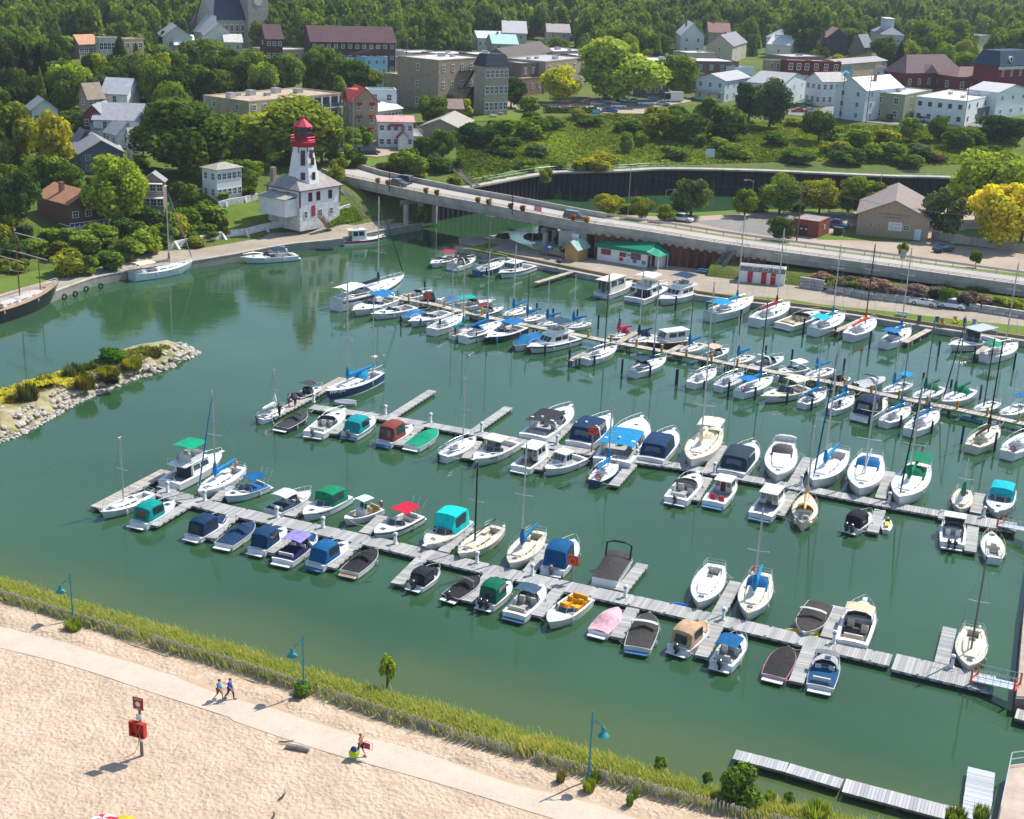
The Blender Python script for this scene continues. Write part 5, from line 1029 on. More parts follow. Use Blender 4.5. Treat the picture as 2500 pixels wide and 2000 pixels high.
piles([('b',1022,470,1.6),('c',260,520,1.4),('c',430,590,1.6),('c',685,600,1.6),('c',905,700,2.2),('c',1133,690,1.4),('d',618,600,1.0),('d',1160,700,1.2),('d',1435,770,1.6),('d',1978,890,1.8),('e',255,710,1.8),('e',1085,860,1.8),('e',1385,890,1.2),('e',1690,1010,2)],'dark mooring pile','mooring piles behind the boardwalk',NV)
piles([('b',1190,230,1.6),('b',1428,250,1.9),('b',1670,330,1.6),('b',1925,330,1.4),('c',1415,410,1.6),('c',1718,510,2.4),('d',530,330,2.6),('d',895,380,2.2),('d',1260,370,1.8),('d',1555,490,2.4),('d',1890,520,1.6),('e',525,480,2.8),('e',885,420,1.4),('e',1250,560,2.4),('D',1270,1450,2.2),('D',1970,1600,2.6)],'dark mooring pile','mooring piles along the quay',NV)
YB=(.55,.3,.03);bol=MB().box(-.14,.14,-.14,.14,.0,1.05).box(-.17,.17,-.17,.17,1.05,1.13)
bme=bol.mesh('bollard',M['matte'])
for zn,u,v in(('b',855,580),('b',1230,640),('b',1430,690),('b',1625,730),('b',1945,800),('c',805,790),('c',1040,840),('c',1310,890),('c',1575,945),('c',1838,990),('d',65,690),('d',325,735),('d',590,790),('d',860,835),('d',1715,1005),('d',1990,1055),('e',265,885),('e',545,950),('e',838,1005),('e',1132,1060),('e',1450,1115),('e',1765,1185),('e',2095,1245)):
 o=obj('bollard',bme,None,YB);o.location=G(zn,u,v,1.0);o.rotation_euler=(0,0,-.5);tag(o,beside('yellow mooring post',o.location),'bollard','yellow posts along the boardwalk')
def pedestal(loc):
 t=thing('power_pedestal',beside('white power pedestal',Vector(loc)),'pedestal',loc,-.4,'power pedestals on the floating docks')
 MB().loft([[(a*w_,b2*w_,z)for a,b2 in((-1,-1),(1,-1),(1,1),(-1,1))]for z,w_ in((0,.2),(.08,.2),(.1,.14),(.85,.11),(.9,.17),(1.1,.19),(1.2,.1))],True,True,True).build('post',M['matte'],t,(.75,.76,.77))
 MB().box(-.12,.12,-.2,-.17,.88,1.04).build('socket_box',M['matte'],t,(.2,.3,.4));return t
ped=None
for zn,u,v,z in(('i',905,650,.5),('i',1295,740,.5),('i',2055,920,.5),('j',415,485,.5),('j',900,595,.5),('j',1660,765,.5),('k',1140,750,.5),('k',1720,880,.5),('l',975,765,.5),('l',2005,1000,.5),('m',1660,990,.5),('n',1310,715,.52),('a',715,440,.5),('a',1470,565,.5),('a',1945,650,.5),('f',540,490,.5),('f',1335,625,.5),('g',235,610,.5),('g',1050,745,.5),('g',1965,880,.5),('h',860,730,.5),('h',1770,870,.52)):
 p_=G(zn,u,v,z)
 if ped is None:ped=pedestal(p_)
 else:dup(ped,p_,None,beside('white power pedestal',p_))
def ringboard(zn,u,v,z,lb,hh=2.0,az=-2.0):
 t=thing('life_ring_station',lb,'life ring station',G(zn,u,v,z),az)
 MB().box(-.07,.07,-.07,.07,0,hh).build('post',M['wood'],t,(.25,.25,.24))
 MB().box(.07,.13,-.5,.5,hh-.55,hh+.45).build('board',M['matte'],t,(.6,.05,.02))
 e=MB();e.tube([(.2,.3*math.cos(k*math.pi/6),hh-.05+.3*math.sin(k*math.pi/6))for k in range(13)],.08,6);e.build('life_ring',M['matte'],t,(.75,.12,.03),True)
ringboard('l',420,600,.5,'red life ring board on the front dock beside the blue canopied pilot boat',2.2)
ringboard('f',1700,700,.5,'red life ring board on the middle dock behind the navy canopied cruiser',2.6)
ringboard('b',1055,610,1.0,'red life ring board at the left tip of the boardwalk',1.3)
#  bridge road
FW=10.5
RD=[Vector(q)for q in roadn];RD=[RD[0]+(RD[0]-RD[1])*4+Vector((0,0,.3))]+RD
RD[0]=RD[1]+(RD[1]-RD[2])*3.5+Vector((0,0,.5))
t_br=thing('road_bridge','long concrete road bridge with parapets curving down from the lighthouse across the river','bridge',(0,0,0))
fr_=ribbon(RD,FW,0.0)
cs=lambda a,b2,pts:[tuple(Vector((b2.x,b2.y,b2.z)).lerp(Vector((a.x,a.y,a.z)),s_)+Vector((0,0,z)))for s_,z in pts]
MB().loft([cs(a,b2,((0,-.25),(0,-1.5),(.12,-1.9),(.88,-1.9),(1,-1.5),(1,-.25)))for a,b2 in fr_],True,True,True).build('girder',M['concrete'],t_br,(.36,.34,.31))
MB().loft([cs(a,b2,((-.01,.55),(-.01,-.62),(.03,-.62),(.03,.55)))for a,b2 in fr_],True,True,True).build('parapet',M['concrete'],t_br,(.42,.39,.35))
nf=sum(1 for q in RD if q.x<16)
MB().loft([cs(a,b2,((.97,.75),(.97,-.62),(1.01,-.62),(1.01,.75)))for a,b2 in fr_[:nf]],True,True,True).build('parapet',M['concrete'],t_br,(.42,.39,.35))
rl=MB()
nr=[cs(a,b2,((.01,0),))[0]for a,b2 in fr_]
for hh in(.75,.98):rl.tube([(x,y,z+hh)for x,y,z in nr],.04,4)
for i in range(0,len(nr),1):x,y,z=nr[i];rl.tube([(x,y,z+.5),(x,y,z+.98)],.04,4)
rl.build('railing',M['metal'],t_br,(.3,.27,.24))
gl=MB();nr2=[cs(a,b2,((1.0,0),))[0]for a,b2 in fr_[nf-1:]]
gl.loft([[(x,y,z+.35),(x,y,z+.75),(x+.06,y+.06,z+.75),(x+.06,y+.06,z+.35)]for x,y,z in nr2],True,True,True)
for x,y,z in nr2:gl.tube([(x,y,z-.4),(x,y,z+.7)],.07,4)
gl.build('guard_rail',M['metal'],t_br,(.35,.36,.37))
MB().loft([cs(a,b2,((.035,-.2),(.2,-.2)))for a,b2 in fr_],False).build('sidewalk',M['pavement'],t_br)
structure('road',MB().loft([cs(a,b2,((.2,-.24),(.968,-.24)))for a,b2 in fr_],False),ground('road_surface',[(.3,(.34,.31,.28)),(.55,(.42,.39,.355)),(.75,(.48,.44,.4))],.12,bscale=20,bstr=.15,bdist=.01,scale2=2))
mk=MB()
for i in range(0,len(fr_)-1):
 a0,b0=fr_[i];a1,b1=fr_[i+1]
 for s_ in(.575,.59):mk.add([cs(a0,b0,((s_,-.235),))[0],cs(a1,b1,((s_,-.235),))[0],cs(a1,b1,((s_+.008,-.235),))[0],cs(a0,b0,((s_+.008,-.235),))[0]],[(0,1,2,3)])
mk.build('centre_line',M['matte'],t_br,(.5,.36,.06))
def along(x):
 for(a0,b0),(a1,b1)in zip(fr_[:-1],fr_[1:]):
  if b0.x<=x<=b1.x:f=(x-b0.x)/(b1.x-b0.x);return a0.lerp(a1,f),b0.lerp(b1,f)
 return fr_[-1]
def columns(x,n,z0,r=.55):
 a,b2=along(x);zt=b2.z-1.9
 MB().loft([[tuple(b2.lerp(a,s_)+Vector((dx,dx*1.2,-b2.z+z)))for s_,dx in((.02,-.6),(.98,-.6),(.98,.6),(.02,.6))]for z in(zt-1.0,zt)],True,True,True).build('pier_cap',M['concrete'],t_br,(.4,.38,.35))
 for i in range(n):
  q=b2.lerp(a,.1+.8*i/(n-1));MB().tube([(q.x,q.y,z0),(q.x,q.y,zt-1.0)],r,8).build('pier_column',M['concrete'],t_br,(.45,.43,.4))
columns(-24,3,.5);columns(4.5,3,-1);columns(62,2,1.2,.5)
a,b2=along(10);MB().loft([[tuple(b2.lerp(a,s_)+Vector((dx,0,z-b2.z)))for s_,dx in((-.012,-2.6),(1.0,-2.6),(1.0,2.6),(-.012,2.6))]for z in(1,b2.z-1.5)],True,True,True).build('abutment',M['concrete'],t_br,(.42,.4,.36))
def sign(name,lb,p0,p1,h0,h1,col,texts,post=None,off=.06,cat='sign'):
 """upright board from p0 to p1 (seen left to right); texts = (string, rel x, rel z, rel size, colour)"""
 p0,p1=Vector(p0),Vector(p1);d=p1-p0;wd=math.hypot(d.x,d.y);az=math.atan2(d.y,d.x)
 t=thing(name,lb,cat,(p0.x,p0.y,p0.z),az)
 MB().box(0,wd,-off,off*.0,h0,h1).build('board',M['matte'],t,col)
 for s_,rx,rz,size,c_ in texts:lettering(t,s_,rx*wd,-off-.008,h0+rz*(h1-h0),size*(h1-h0),c_,wd*.94)
 if post:MB().tube([(wd/2,0,0),(wd/2,0,h0+.1)],.05,6).build('post',M['metal'],t,(.4,.4,.4))
 return t
def lettering(t,s_,x,y,z,size,col,maxw=99,rot=0):
 cu=bpy.data.curves.new('lettering','FONT');cu.body=s_;cu.align_x='CENTER';cu.align_y='CENTER';cu.size=size*1.25;cu.extrude=.004
 tmp=bpy.data.objects.new('tmp',cu);COL.objects.link(tmp);bpy.context.view_layer.update();me=bpy.data.meshes.new_from_object(tmp);bpy.data.objects.remove(tmp)
 me.name='lettering';me.materials.append(M['matte']);o=obj('lettering',me,t,col);o.location=(x,y,z);o.rotation_euler=(R(90),0,rot)
 wdt=max((q.co.x for q in me.vertices),default=1)*2
 if wdt>maxw:o.scale=(maxw/wdt,)*3
 return o
_a,_b=along(7.6)[1],along(12.2)[1]
_off=(_b-_a).normalized();_off=Vector((_off.y,-_off.x,0))*.16
sign('banner_sign','white marina banner with red letters on the bridge abutment',along(8.2)[1]+_off-Vector((0,0,4)),along(11.2)[1]+_off-Vector((0,0,4)),.45,2.0,(.8,.8,.8),[('town of',.42,.76,.2,(.2,.2,.3)),('MARINA',.55,.36,.36,(.5,.05,.12))],off=.03)
def sheet_piles(lb,line,zb,zt,pitch,col,capcol,capw,far=False):
 ln=smooth_line([Vector((x,y,0))for x,y in line],pitch);t=thing('sheet_pile_wall',lb,'wall',(0,0,0))
 mesh=MB().loft([[(x,y,0),(x,y,1)]for x,y in((0,0),(.22,0),(.3,.25),(.7,.25),(.78,0),(1,0))],False).loft([[(x,y,0),(x,y,1)]for x,y in((1,.3),(0,.3))],False).mesh('sheet_pile',M['rust'])
 for i,(a,b2)in enumerate(zip(ln[:-1],ln[1:])):
  d=b2-a;f=i/len(ln);z1_=zt(a)if callable(zt)else zt
  o=obj('sheet_pile',mesh,t,jit(col,.75,1.2));o.location=(a.x,a.y,zb);o.scale=(d.length,1.3,z1_-zb);o.rotation_euler=(0,0,math.atan2(d.y,d.x))
 if capw:
  rb=ribbon(ln,capw*.8,capw*.2);MB().loft([[(a.x,a.y,zt+.18),(b2.x,b2.y,zt+.18),(b2.x,b2.y,zt-.2),(a.x,a.y,zt-.2)]for a,b2 in rb],True,True,True).build('coping',M['concrete'],t,capcol)
 return t
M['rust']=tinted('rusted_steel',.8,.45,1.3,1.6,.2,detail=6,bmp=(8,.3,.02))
sheet_piles('rusty red sheet pile wall under the road behind the marina office',[(q.x+.15,q.y-.25)for q in RD if 11.5<q.x<47],1.1,lambda q:along(q.x)[1].z-1.2,1.25,(.16,.065,.045),None,0)
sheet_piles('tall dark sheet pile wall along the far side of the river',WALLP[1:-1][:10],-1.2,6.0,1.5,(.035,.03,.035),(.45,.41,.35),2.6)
wt_=thing('fence','thin wire railing along the top of the dark river wall','fence',(0,0,0))
ln=inset(smooth_line([Vector((x,y,0))for x,y in WALLP[2:10]],3),2.2);rl=MB()
for hh in(.5,1.05):rl.tube([(q.x,q.y,6.1+hh)for q in ln],.035,4)
rl.build('rail',M['metal'],wt_,(.2,.3,.28))
pm_=MB().tube([(0,0,0),(0,0,1.1)],.04,4).mesh('post',M['metal'])
for q in ln:obj('post',pm_,wt_,(.2,.3,.28)).location=(q.x,q.y,6.1)
eb=MB();rows=[]
for q in RD:
 if q.x>34:rows.append([(q.x+.2,q.y+1.5,q.z-2.2),(q.x-.5,q.y-2.2,2.9),(q.x-1.2,q.y-4.2,2.3),(q.x-1.5,q.y-5.4,1.15)])
eb.loft(rows,False);structure('embankment',eb,M['meadow'],smooth=True)
hb_=MB();rows=[]
for i,(a,b2)in enumerate(fr_):
 if b2.x>12:n=(a-b2).normalized();q=a;rows.append([(q.x-n.x*.6,q.y-n.y*.6,q.z-.6),(q.x+n.x*.6,q.y+n.y*.6,q.z-.35),(q.x+n.x*2.2,q.y+n.y*2.2,q.z-.5),(q.x+n.x*5,q.y+n.y*5,3.49)])
hb_.loft(rows,False);structure('verge',hb_,M['turf'],smooth=True)
lot=[G('q',1640,540,3.52),G('q',2156,510,3.52),G('r',260,480,3.52),G('r',700,480,3.52),G('r',640,560,3.52),G('r',250,690,3.52),G('q',2156,640,3.52),G('q',1900,600,3.52)]
structure('forecourt',MB().poly([tuple(q)for q in lot]),M['asphalt'])
structure('river_verge',MB().loft([[(x,y,3.508),(x+.6,y-4,3.508)]for x,y in BANK[2:]],False),M['turf'])
structure('lawn',MB().poly([tuple(G('r',*q,3.515))for q in((540,640),(780,570),(880,600),(1350,690),(1300,710),(440,690))]),M['turf'])
structure('club_lawn',MB().poly([tuple(G('r',*q,3.515))for q in((1380,680),(1700,600),(2300,650),(2300,830),(2000,770),(1600,740))]),M['turf'])
BLK=MB().box(-.48,.48,-.35,.35,.0,.58).box(-.44,.44,-.37,-.35,.05,.53).mesh('block',M['stone'])
def block_wall(lb,pts,rows,z=1.2,col=(.46,.45,.44)):
 pts=smooth_line(pts,1.55);t=thing('block_wall',lb,'wall',(pts[0].x,pts[0].y,z))
 for r in range(rows):
  for i,(a,b2)in enumerate(zip(pts[:-1],pts[1:])):
   d=b2-a;s_=a.lerp(b2,.5+.25*(r%2));o=obj('block',BLK,t,jit(col,.8,1.12));o.location=(s_.x-pts[0].x,s_.y-pts[0].y+r*.12,r*.6);o.scale=(d.length,1,1);o.rotation_euler=(0,0,math.atan2(d.y,d.x))
block_wall('long grey concrete block wall below the pink shrubs beside the quay lane',[G('r',530,1115,1.2),G('r',900,1175,1.2),G('r',1200,1215,1.2),G('r',1440,1250,1.2)],2)
block_wall('right hand concrete block wall behind the parked white cars',[G('r',1680,1265,1.2),G('r',1900,1300,1.2),G('r',2200,1345,1.2)],2)
block_wall('short concrete block wall beside the washroom hut',[G('r',310,1080,1.2),G('r',510,1110,1.2)],3)
block_wall('stepped concrete block wall under the bridge by the flagpole',[G('q',340,750,1.2),G('q',520,765,1.2),G('q',700,775,1.2)],2)
def stairs(lb,p0,p1,wdt,col,n,rail=True,name='staircase',mat='metal'):
 p0,p1=Vector(p0),Vector(p1);d=p1-p0;az=math.atan2(d.y,d.x);Ln=math.hypot(d.x,d.y);dz=d.z
 t=thing(name,lb,'stairs',tuple(p0),az);h=wdt/2
 me=MB().box(-.17,.17,-h,h,-.05,0).mesh('tread',M[mat])
 for i in range(n):o=obj('tread',me,t,col);o.location=(Ln*(i+.5)/n,0,dz*(i+.5)/n)
 for sg in(1,-1):
  MB().add([(0,sg*h,-.2),(Ln,sg*h,dz-.2),(Ln,sg*h,dz+.1),(0,sg*h,.1),(0,sg*(h+.06),-.2),(Ln,sg*(h+.06),dz-.2),(Ln,sg*(h+.06),dz+.1),(0,sg*(h+.06),.1)],[(0,1,2,3),(7,6,5,4),(3,2,6,7),(0,4,5,1)]).build('stringer',M[mat],t,col)
  if rail:
   rl=MB()
   for hh in(.5,1.0):rl.tube([(0,sg*h,hh),(Ln,sg*h,dz+hh)],.04,4)
   for i in range(6):rl.tube([(Ln*i/5,sg*h,dz*i/5),(Ln*i/5,sg*h,dz*i/5+1)],.035,4)
   rl.build('handrail',M[mat],t,col)
 return t
stairs('grey metal stairs from the road down to the quay',G('q',1830,985,1.2),Vector(along(G('q',1990,770,5.5).x)[1])+Vector((0,0,-.3)),1.5,(.3,.31,.32),18)
stairs('grey wooden stairs beside the lighthouse keeper house under the bridge end',T('p',1000,500),T('p',790,300)+Vector((0,0,.6)),1.3,(.28,.26,.24),22,mat='wood')
stairs('wooden hillside stairs down the bushes right of the white inn',T('p',1890,250),T('t',1500,1225)+Vector((0,0,.2)),1.6,(.3,.27,.24),26,mat='wood')
#  lighthouse
A_,B_,C_=G('p',135,243,10.0),G('p',445,287,10.0),G('p',772,237,10.0)
az=math.atan2((C_-B_).y,(C_-B_).x);ex=Vector((math.cos(az),math.sin(az),0));ey=Vector((-ex.y,ex.x,0));LX=(C_-B_).length;LY=max((A_-B_).dot(ey),7.5)
t_lh=thing('lighthouse','white lighthouse with red lantern rising from a white keeper house','lighthouse',(B_.x,B_.y,0),az)
gz0=2.0;zm=6.6;ze=10.0
MB().box(0,LX,0,LY,gz0,zm).build('stone_basement',M['stonewall'],t_lh,(.78,.79,.8))
MB().box(-.02,LX+.02,-.02,LY+.02,zm,ze).build('wall',M['siding'],t_lh,(.8,.8,.8))
rc=(.2,.025,.035)
for x,y in((0,0),(LX,0),(0,LY)):MB().box(x-.12,x+.12,y-.12,y+.12,zm,ze).build('corner_board',M['matte'],t_lh,rc)
cx_,cy_=LX*.42,LY*.42;e=.55;zr=ze+2.9
MB().loft([[(-e,-e,ze-.05),(LX+e,-e,ze-.05),(LX+e,LY+e,ze-.05),(-e,LY+e,ze-.05)],[(LX*.25,LY*.5,zr),(LX*.75,LY*.5,zr),(LX*.75,LY*.52,zr),(LX*.25,LY*.52,zr)]],True,False,True).build('roof',M['shingle'],t_lh,(.33,.31,.29))
MB().box(-e,LX+e,-e-.02,-e+.06,ze-.25,ze-.06).box(-e-.02,-e+.06,-e+.07,LY+e,ze-.25,ze-.06).build('eaves_board',M['matte'],t_lh,rc)
ax_w=B_+ex*cx_+ey*cy_;ax_w.z=0
hz=lambda zn,v:height_of((ax_w.x,ax_w.y,0),zn,0,v)
def hzp(py):
 lo,hi_=0,60
 for _ in range(40):
  h=(lo+hi_)/2;q=ax_w+Vector((0,0,h-CAM_H));y=1000+CAM_F*q.dot(DN)/q.dot(FWD)
  if y>py:lo=h
  else:hi_=h
 return h
zg_,zl0,zl1,zc,zf=hzp(345),hzp(337),hzp(308),hzp(291),hzp(286)
ot=lambda r,z,n=8,ph=math.pi/8:[(cx_+r*math.cos(ph+k*2*math.pi/n),cy_+r*math.sin(ph+k*2*math.pi/n),z)for k in range(n)]
zb_=ze+.6
MB().loft([ot(3.3,zb_),ot(2.05,zg_-.9)]).build('tower',M['siding'],t_lh,(.82,.82,.82))
MB().loft([ot(2.1,zg_-.95),ot(2.5,zg_-.25),ot(2.55,zg_)],True,False,True).build('gallery_bracket',M['matte'],t_lh,(.4,.02,.05))
for k in range(8):
 an=math.pi/8+k*math.pi/4;MB().tube([(cx_+2.2*math.cos(an),cy_+2.2*math.sin(an),zg_-2.0),(cx_+2.45*math.cos(an),cy_+2.45*math.sin(an),zg_-.3)],.12,4).build('bracket',M['matte'],t_lh,(.4,.02,.05))
ga=MB()
for hh in(.5,1.0):ga.tube(ot(2.48,zg_+hh)+[ot(2.48,zg_+hh)[0]],.03,4)
for q in ot(2.48,0,16):ga.tube([(q[0],q[1],zg_),(q[0],q[1],zg_+1.0)],.025,4)
ga.build('gallery_railing',M['metal'],t_lh,(.45,.02,.06))
MB().loft([ot(1.6,zg_),ot(1.6,zl0+.1)],True).build('lantern_base',M['matte'],t_lh,(.36,.016,.04))
lg=MB().loft([ot(1.62,zl0+.2),ot(1.62,zl1)]).build('lantern',M['glass'],t_lh)
lf=MB()
for q0,q1 in zip(ot(1.68,zl0+.2),ot(1.68,zl1)):lf.tube([q0,q1],.07,4)
for z in(zl0+.25,(zl0+zl1)/2,zl1):lf.tube(ot(1.68,z)+[ot(1.68,z)[0]],.06,4)
lf.build('lantern_frame',M['matte'],t_lh,(.5,.02,.07))
zc=zl1+1.5
MB().loft([ot(2.0,zl1-.05),ot(1.9,zl1+.1),ot(.5,zc-.2),ot(.25,zc)],True,True,True).build('lantern_roof',M['matte'],t_lh,(.5,.03,.07))
MB().tube([(cx_,cy_,zc-.1),(cx_,cy_,zc+.25),(cx_,cy_,zc+.5)],[.3,.34,.1],8).tube([(cx_,cy_,zc+.4),(cx_,cy_,zc+1.1)],.05,4).build('finial',M['matte'],t_lh,(.45,.02,.05))
WF=MB().box(-.5,.5,-.06,.0,-.5,-.42).box(-.5,.5,-.06,0,.42,.5).box(-.5,-.4,-.06,0,-.42,.42).box(.4,.5,-.06,0,-.42,.42).box(-.025,.025,-.05,0,-.42,.42).box(-.4,.4,-.05,0,-.03,.03)
WM=WF.mesh('window',M['matte']);PM=MB().box(-.4,.4,-.02,.005,-.42,.42).mesh('pane',M['glass'])
def window(t,x,y,z,w_,h_,face,col=(.75,.75,.75),rot=None,name='window'):
 """face 'y' looks along -y, 'x' along -x of the building"""
 o=obj(name,WM,t,col);o.location=(x,y,z);o.scale=(w_,1.4,h_);o.rotation_euler=(0,0,rot if rot is not None else(0 if face=='y' else-math.pi/2));obj('pane',PM,o);return o
for i,q in enumerate((.25,.45,.75)):window(t_lh,LX*q,-.03,8.4,1.0,1.7,'y',rc)
for q in(.35,.8):window(t_lh,-.03,LY*q,8.4,1.0,1.7,'x',rc)
for q in(.14,.5,.78):window(t_lh,LX*q,-.01,5.1,.9,1.3,'y',(.6,.65,.7))
window(t_lh,-.01,LY*.38,5.0,.8,1.3,'x',(.6,.65,.7))
MB().box(LX*.28,LX*.28+1.0,-.08,.02,4.6,6.7).build('door',M['matte'],t_lh,(.35,.03,.05))
for zz,rr in((zb_+1.6,3.0),(zb_+(zg_-zb_)*.55,2.68),(zg_-2.2,2.3)):
 for k in(5,6):an=k*math.pi/4+(0);window(t_lh,cx_+rr*.955*math.cos(an),cy_+rr*.955*math.sin(an),zz,.85,1.5,'y',rc,rot=an+math.pi/2)
MB().box(-3.2,-.02,.8,LY-1,5.0,8.3).build('lean_to',M['siding'],t_lh,(.78,.78,.78));MB().add([(-3.5,.5,8.3),(.0,.5,9.0),(.0,LY-.7,9.0),(-3.5,LY-.7,8.3),(-3.5,.5,8.45),(.0,.5,9.15),(.0,LY-.7,9.15),(-3.5,LY-.7,8.45)],[(3,2,1,0),(4,5,6,7),(0,1,5,4),(3,0,4,7),(2,3,7,6)]).build('lean_to_roof',M['shingle'],t_lh,(.4,.37,.33))
MB().box(.3,1.2,LY-1.2,LY-.3,ze,ze+3.4).build('chimney',M['brick'],t_lh,(.4,.3,.25))
st0=B_+ex*(LX*.28+.5)-ey*.1
stairs('brown wooden steps up to the red door of the keeper house',T('p',690,612),Vector((st0.x,st0.y,4.5))-ey*1.2+ex*.6,1.1,(.2,.12,.07),14,mat='wood')
def buttress_wall(lb,pts,h,every):
 pts=smooth_line(pts,1.0);t=thing('retaining_wall',lb,'wall',(0,0,0))
 MB().loft([[(a.x,a.y,max(1.2,gz(a.x,a.y))+h),(b2.x,b2.y,max(1.2,gz(a.x,a.y))+h),(b2.x,b2.y,0),(a.x,a.y,0)]for a,b2 in ribbon(pts,.3,.0)],True,True,True).build('wall',M['stone'],t,(.72,.72,.7))
 for i in range(2,len(pts),every):
  p_,d=pts[i],(pts[min(i+1,len(pts)-1)]-pts[i-1]).normalized();n=Vector((d.y,-d.x,0));z=max(1.2,gz(p_.x,p_.y))+h
  MB().loft([[tuple(p_+d*s_+n*o_-Vector((0,0,p_.z))+Vector((0,0,zz)))for o_,zz in((0,0),(1.3,0),(1.3,.9*1.3),(0,z))]for s_ in(-.22,.22)],True,True,True).build('buttress',M['stone'],t,(.74,.74,.72))
buttress_wall('lower white retaining wall with buttresses above the town towpath',[T('o',1390,770),T('o',1650,715),T('o',1920,665),T('p',0,655),T('p',230,600),T('p',450,558)],1.2,5)
buttress_wall('upper white retaining wall with buttresses left of the keeper house',[T('o',1800,435),T('o',1980,395),T('p',100,360)],1.1,4)
buttress_wall('short white wall right of the keeper house',[T('p',765,475),T('p',860,440)],.8,20)
#  buildings
def bld(name,lb,zn,A,B,Cc,h,roof='flat',rh=2.5,wall='siding',wc=(.7,.7,.68),rc=(.2,.2,.21),rows=2,nA=2,nC=2,ww=1.1,wh=1.4,ridge='x',cat=None,ch=None,zg=None,ov=.4,wf=(.75,.75,.75),par=.35,rmat=None,door=None):
 """footprint from three eave corners seen left, near, right; height above the ground there"""
 g=T(zn,*B,h).z if zg is None else zg;ze=g+h
 a,b2,c=G(zn,*A,ze),G(zn,*B,ze),G(zn,*Cc,ze);va,vc=a-b2,c-b2
 if vc.length>=va.length:ex=vc.normalized();ey=Vector((-ex.y,ex.x,0))
 else:ey=va.normalized();ex=Vector((ey.y,-ey.x,0))
 if ex.cross(ey).z<0:ey=-ey
 lx,ly=max(abs(vc.dot(ex)),2.5),max(abs(va.dot(ey)),2.5)
 if zg is None:k_=15 if roof=='flat' else 10;ly=max(ly,min(.7*lx,k_));lx=max(lx,min(.7*ly,k_))
 t=thing(name,lb,cat or 'building',(b2.x,b2.y,g),math.atan2(ex.y,ex.x))
 mt_=M[wall];W_=MB()
 if roof=='gable':
  if ridge=='x':W_.loft([[(x,0,-2),(x,0,h),(x,ly/2,h+rh),(x,ly,h),(x,ly,-2)]for x in(0,lx)],True,True,True)
  else:W_.loft([[(0,y,-2),(0,y,h),(lx/2,y,h+rh),(lx,y,h),(lx,y,-2)]for y in(0,ly)],True,True,True)
 else:W_.box(0,lx,0,ly,-2,h)
 W_.build('wall',mt_,t,wc)
 rm=M[rmat or('shingle' if roof in('gable','hip','mansard')else 'concrete')]
 if roof=='flat':
  MB().box(.25,lx-.25,.25,ly-.25,h-.02,h+.05).build('roof',rm,t,rc)
  p_=MB();p_.box(-.05,lx+.05,-.05,.25,h,h+par).box(-.05,lx+.05,ly-.25,ly+.05,h,h+par).box(-.05,.25,.25,ly-.25,h,h+par).box(lx-.25,lx+.05,.25,ly-.25,h,h+par);p_.build('parapet',M['matte'],t,tuple(k*.9 for k in wc))
  for i in range(max(0,min(4,int(lx*ly/120)))):
   x,y=rd.uniform(.2,.8)*lx,rd.uniform(.2,.8)*ly;s_=rd.uniform(.5,1.1);MB().box(x-s_,x+s_,y-s_*.7,y+s_*.7,h+.05,h+.05+s_).build('roof_unit',M['metal'],t,(.4,.41,.42))
 elif roof=='gable':
  o_=ov;th=.16;r_=MB()
  if ridge=='x':
   k=rh/(ly/2);r_.loft([[(x,-o_,h-k*o_),(x,ly/2,h+rh),(x,ly+o_,h-k*o_),(x,ly+o_,h-k*o_+th),(x,ly/2,h+rh+th),(x,-o_,h-k*o_+th)]for x in(-o_,lx+o_)],True,True,True)
  else:
   k=rh/(lx/2);r_.loft([[(-o_,y,h-k*o_),(lx/2,y,h+rh),(lx+o_,y,h-k*o_),(lx+o_,y,h-k*o_+th),(lx/2,y,h+rh+th),(-o_,y,h-k*o_+th)]for y in(-o_,ly+o_)],True,True,True)
  r_.build('roof',rm,t,rc)
 elif roof in('hip','mansard'):
  o_=ov;s_=min(lx,ly)*(.5 if roof=='hip' else .16);tp=[(s_,s_),(lx-s_,s_),(lx-s_,ly-s_),(s_,ly-s_)]
  MB().loft([[(-o_,-o_,h-.05),(lx+o_,-o_,h-.05),(lx+o_,ly+o_,h-.05),(-o_,ly+o_,h-.05)],[(-o_,-o_,h+.08),(lx+o_,-o_,h+.08),(lx+o_,ly+o_,h+.08),(-o_,ly+o_,h+.08)],[(min(x+.01,lx),y,h+rh)for x,y in tp]],True,True,True).build('roof',rm,t,rc)
 z0=h/rows
 for r in range(rows):
  zz=z0*(r+.55)
  for i in range(nC):window(t,lx*(i+.5)/nC,-.02,zz,ww,min(wh,z0*.62),'y',wf)
  for i in range(nA):window(t,-.02,ly*(i+.5)/nA,zz,ww,min(wh,z0*.62),'x',wf)
 if door:MB().box(lx*door[0]-.5,lx*door[0]+.5,-.06,.02,0,2.1).build('door',M['matte'],t,door[1])
 if ch:MB().box(lx*ch[0]-.4,lx*ch[0]+.4,ly*ch[1]-.35,ly*ch[1]+.35,h,h+rh+1.0).build('chimney',M['brick'],t,(.32,.16,.12))
 t['dim']=(lx,ly,h);return t
def dim(t):return tuple(t['dim'])
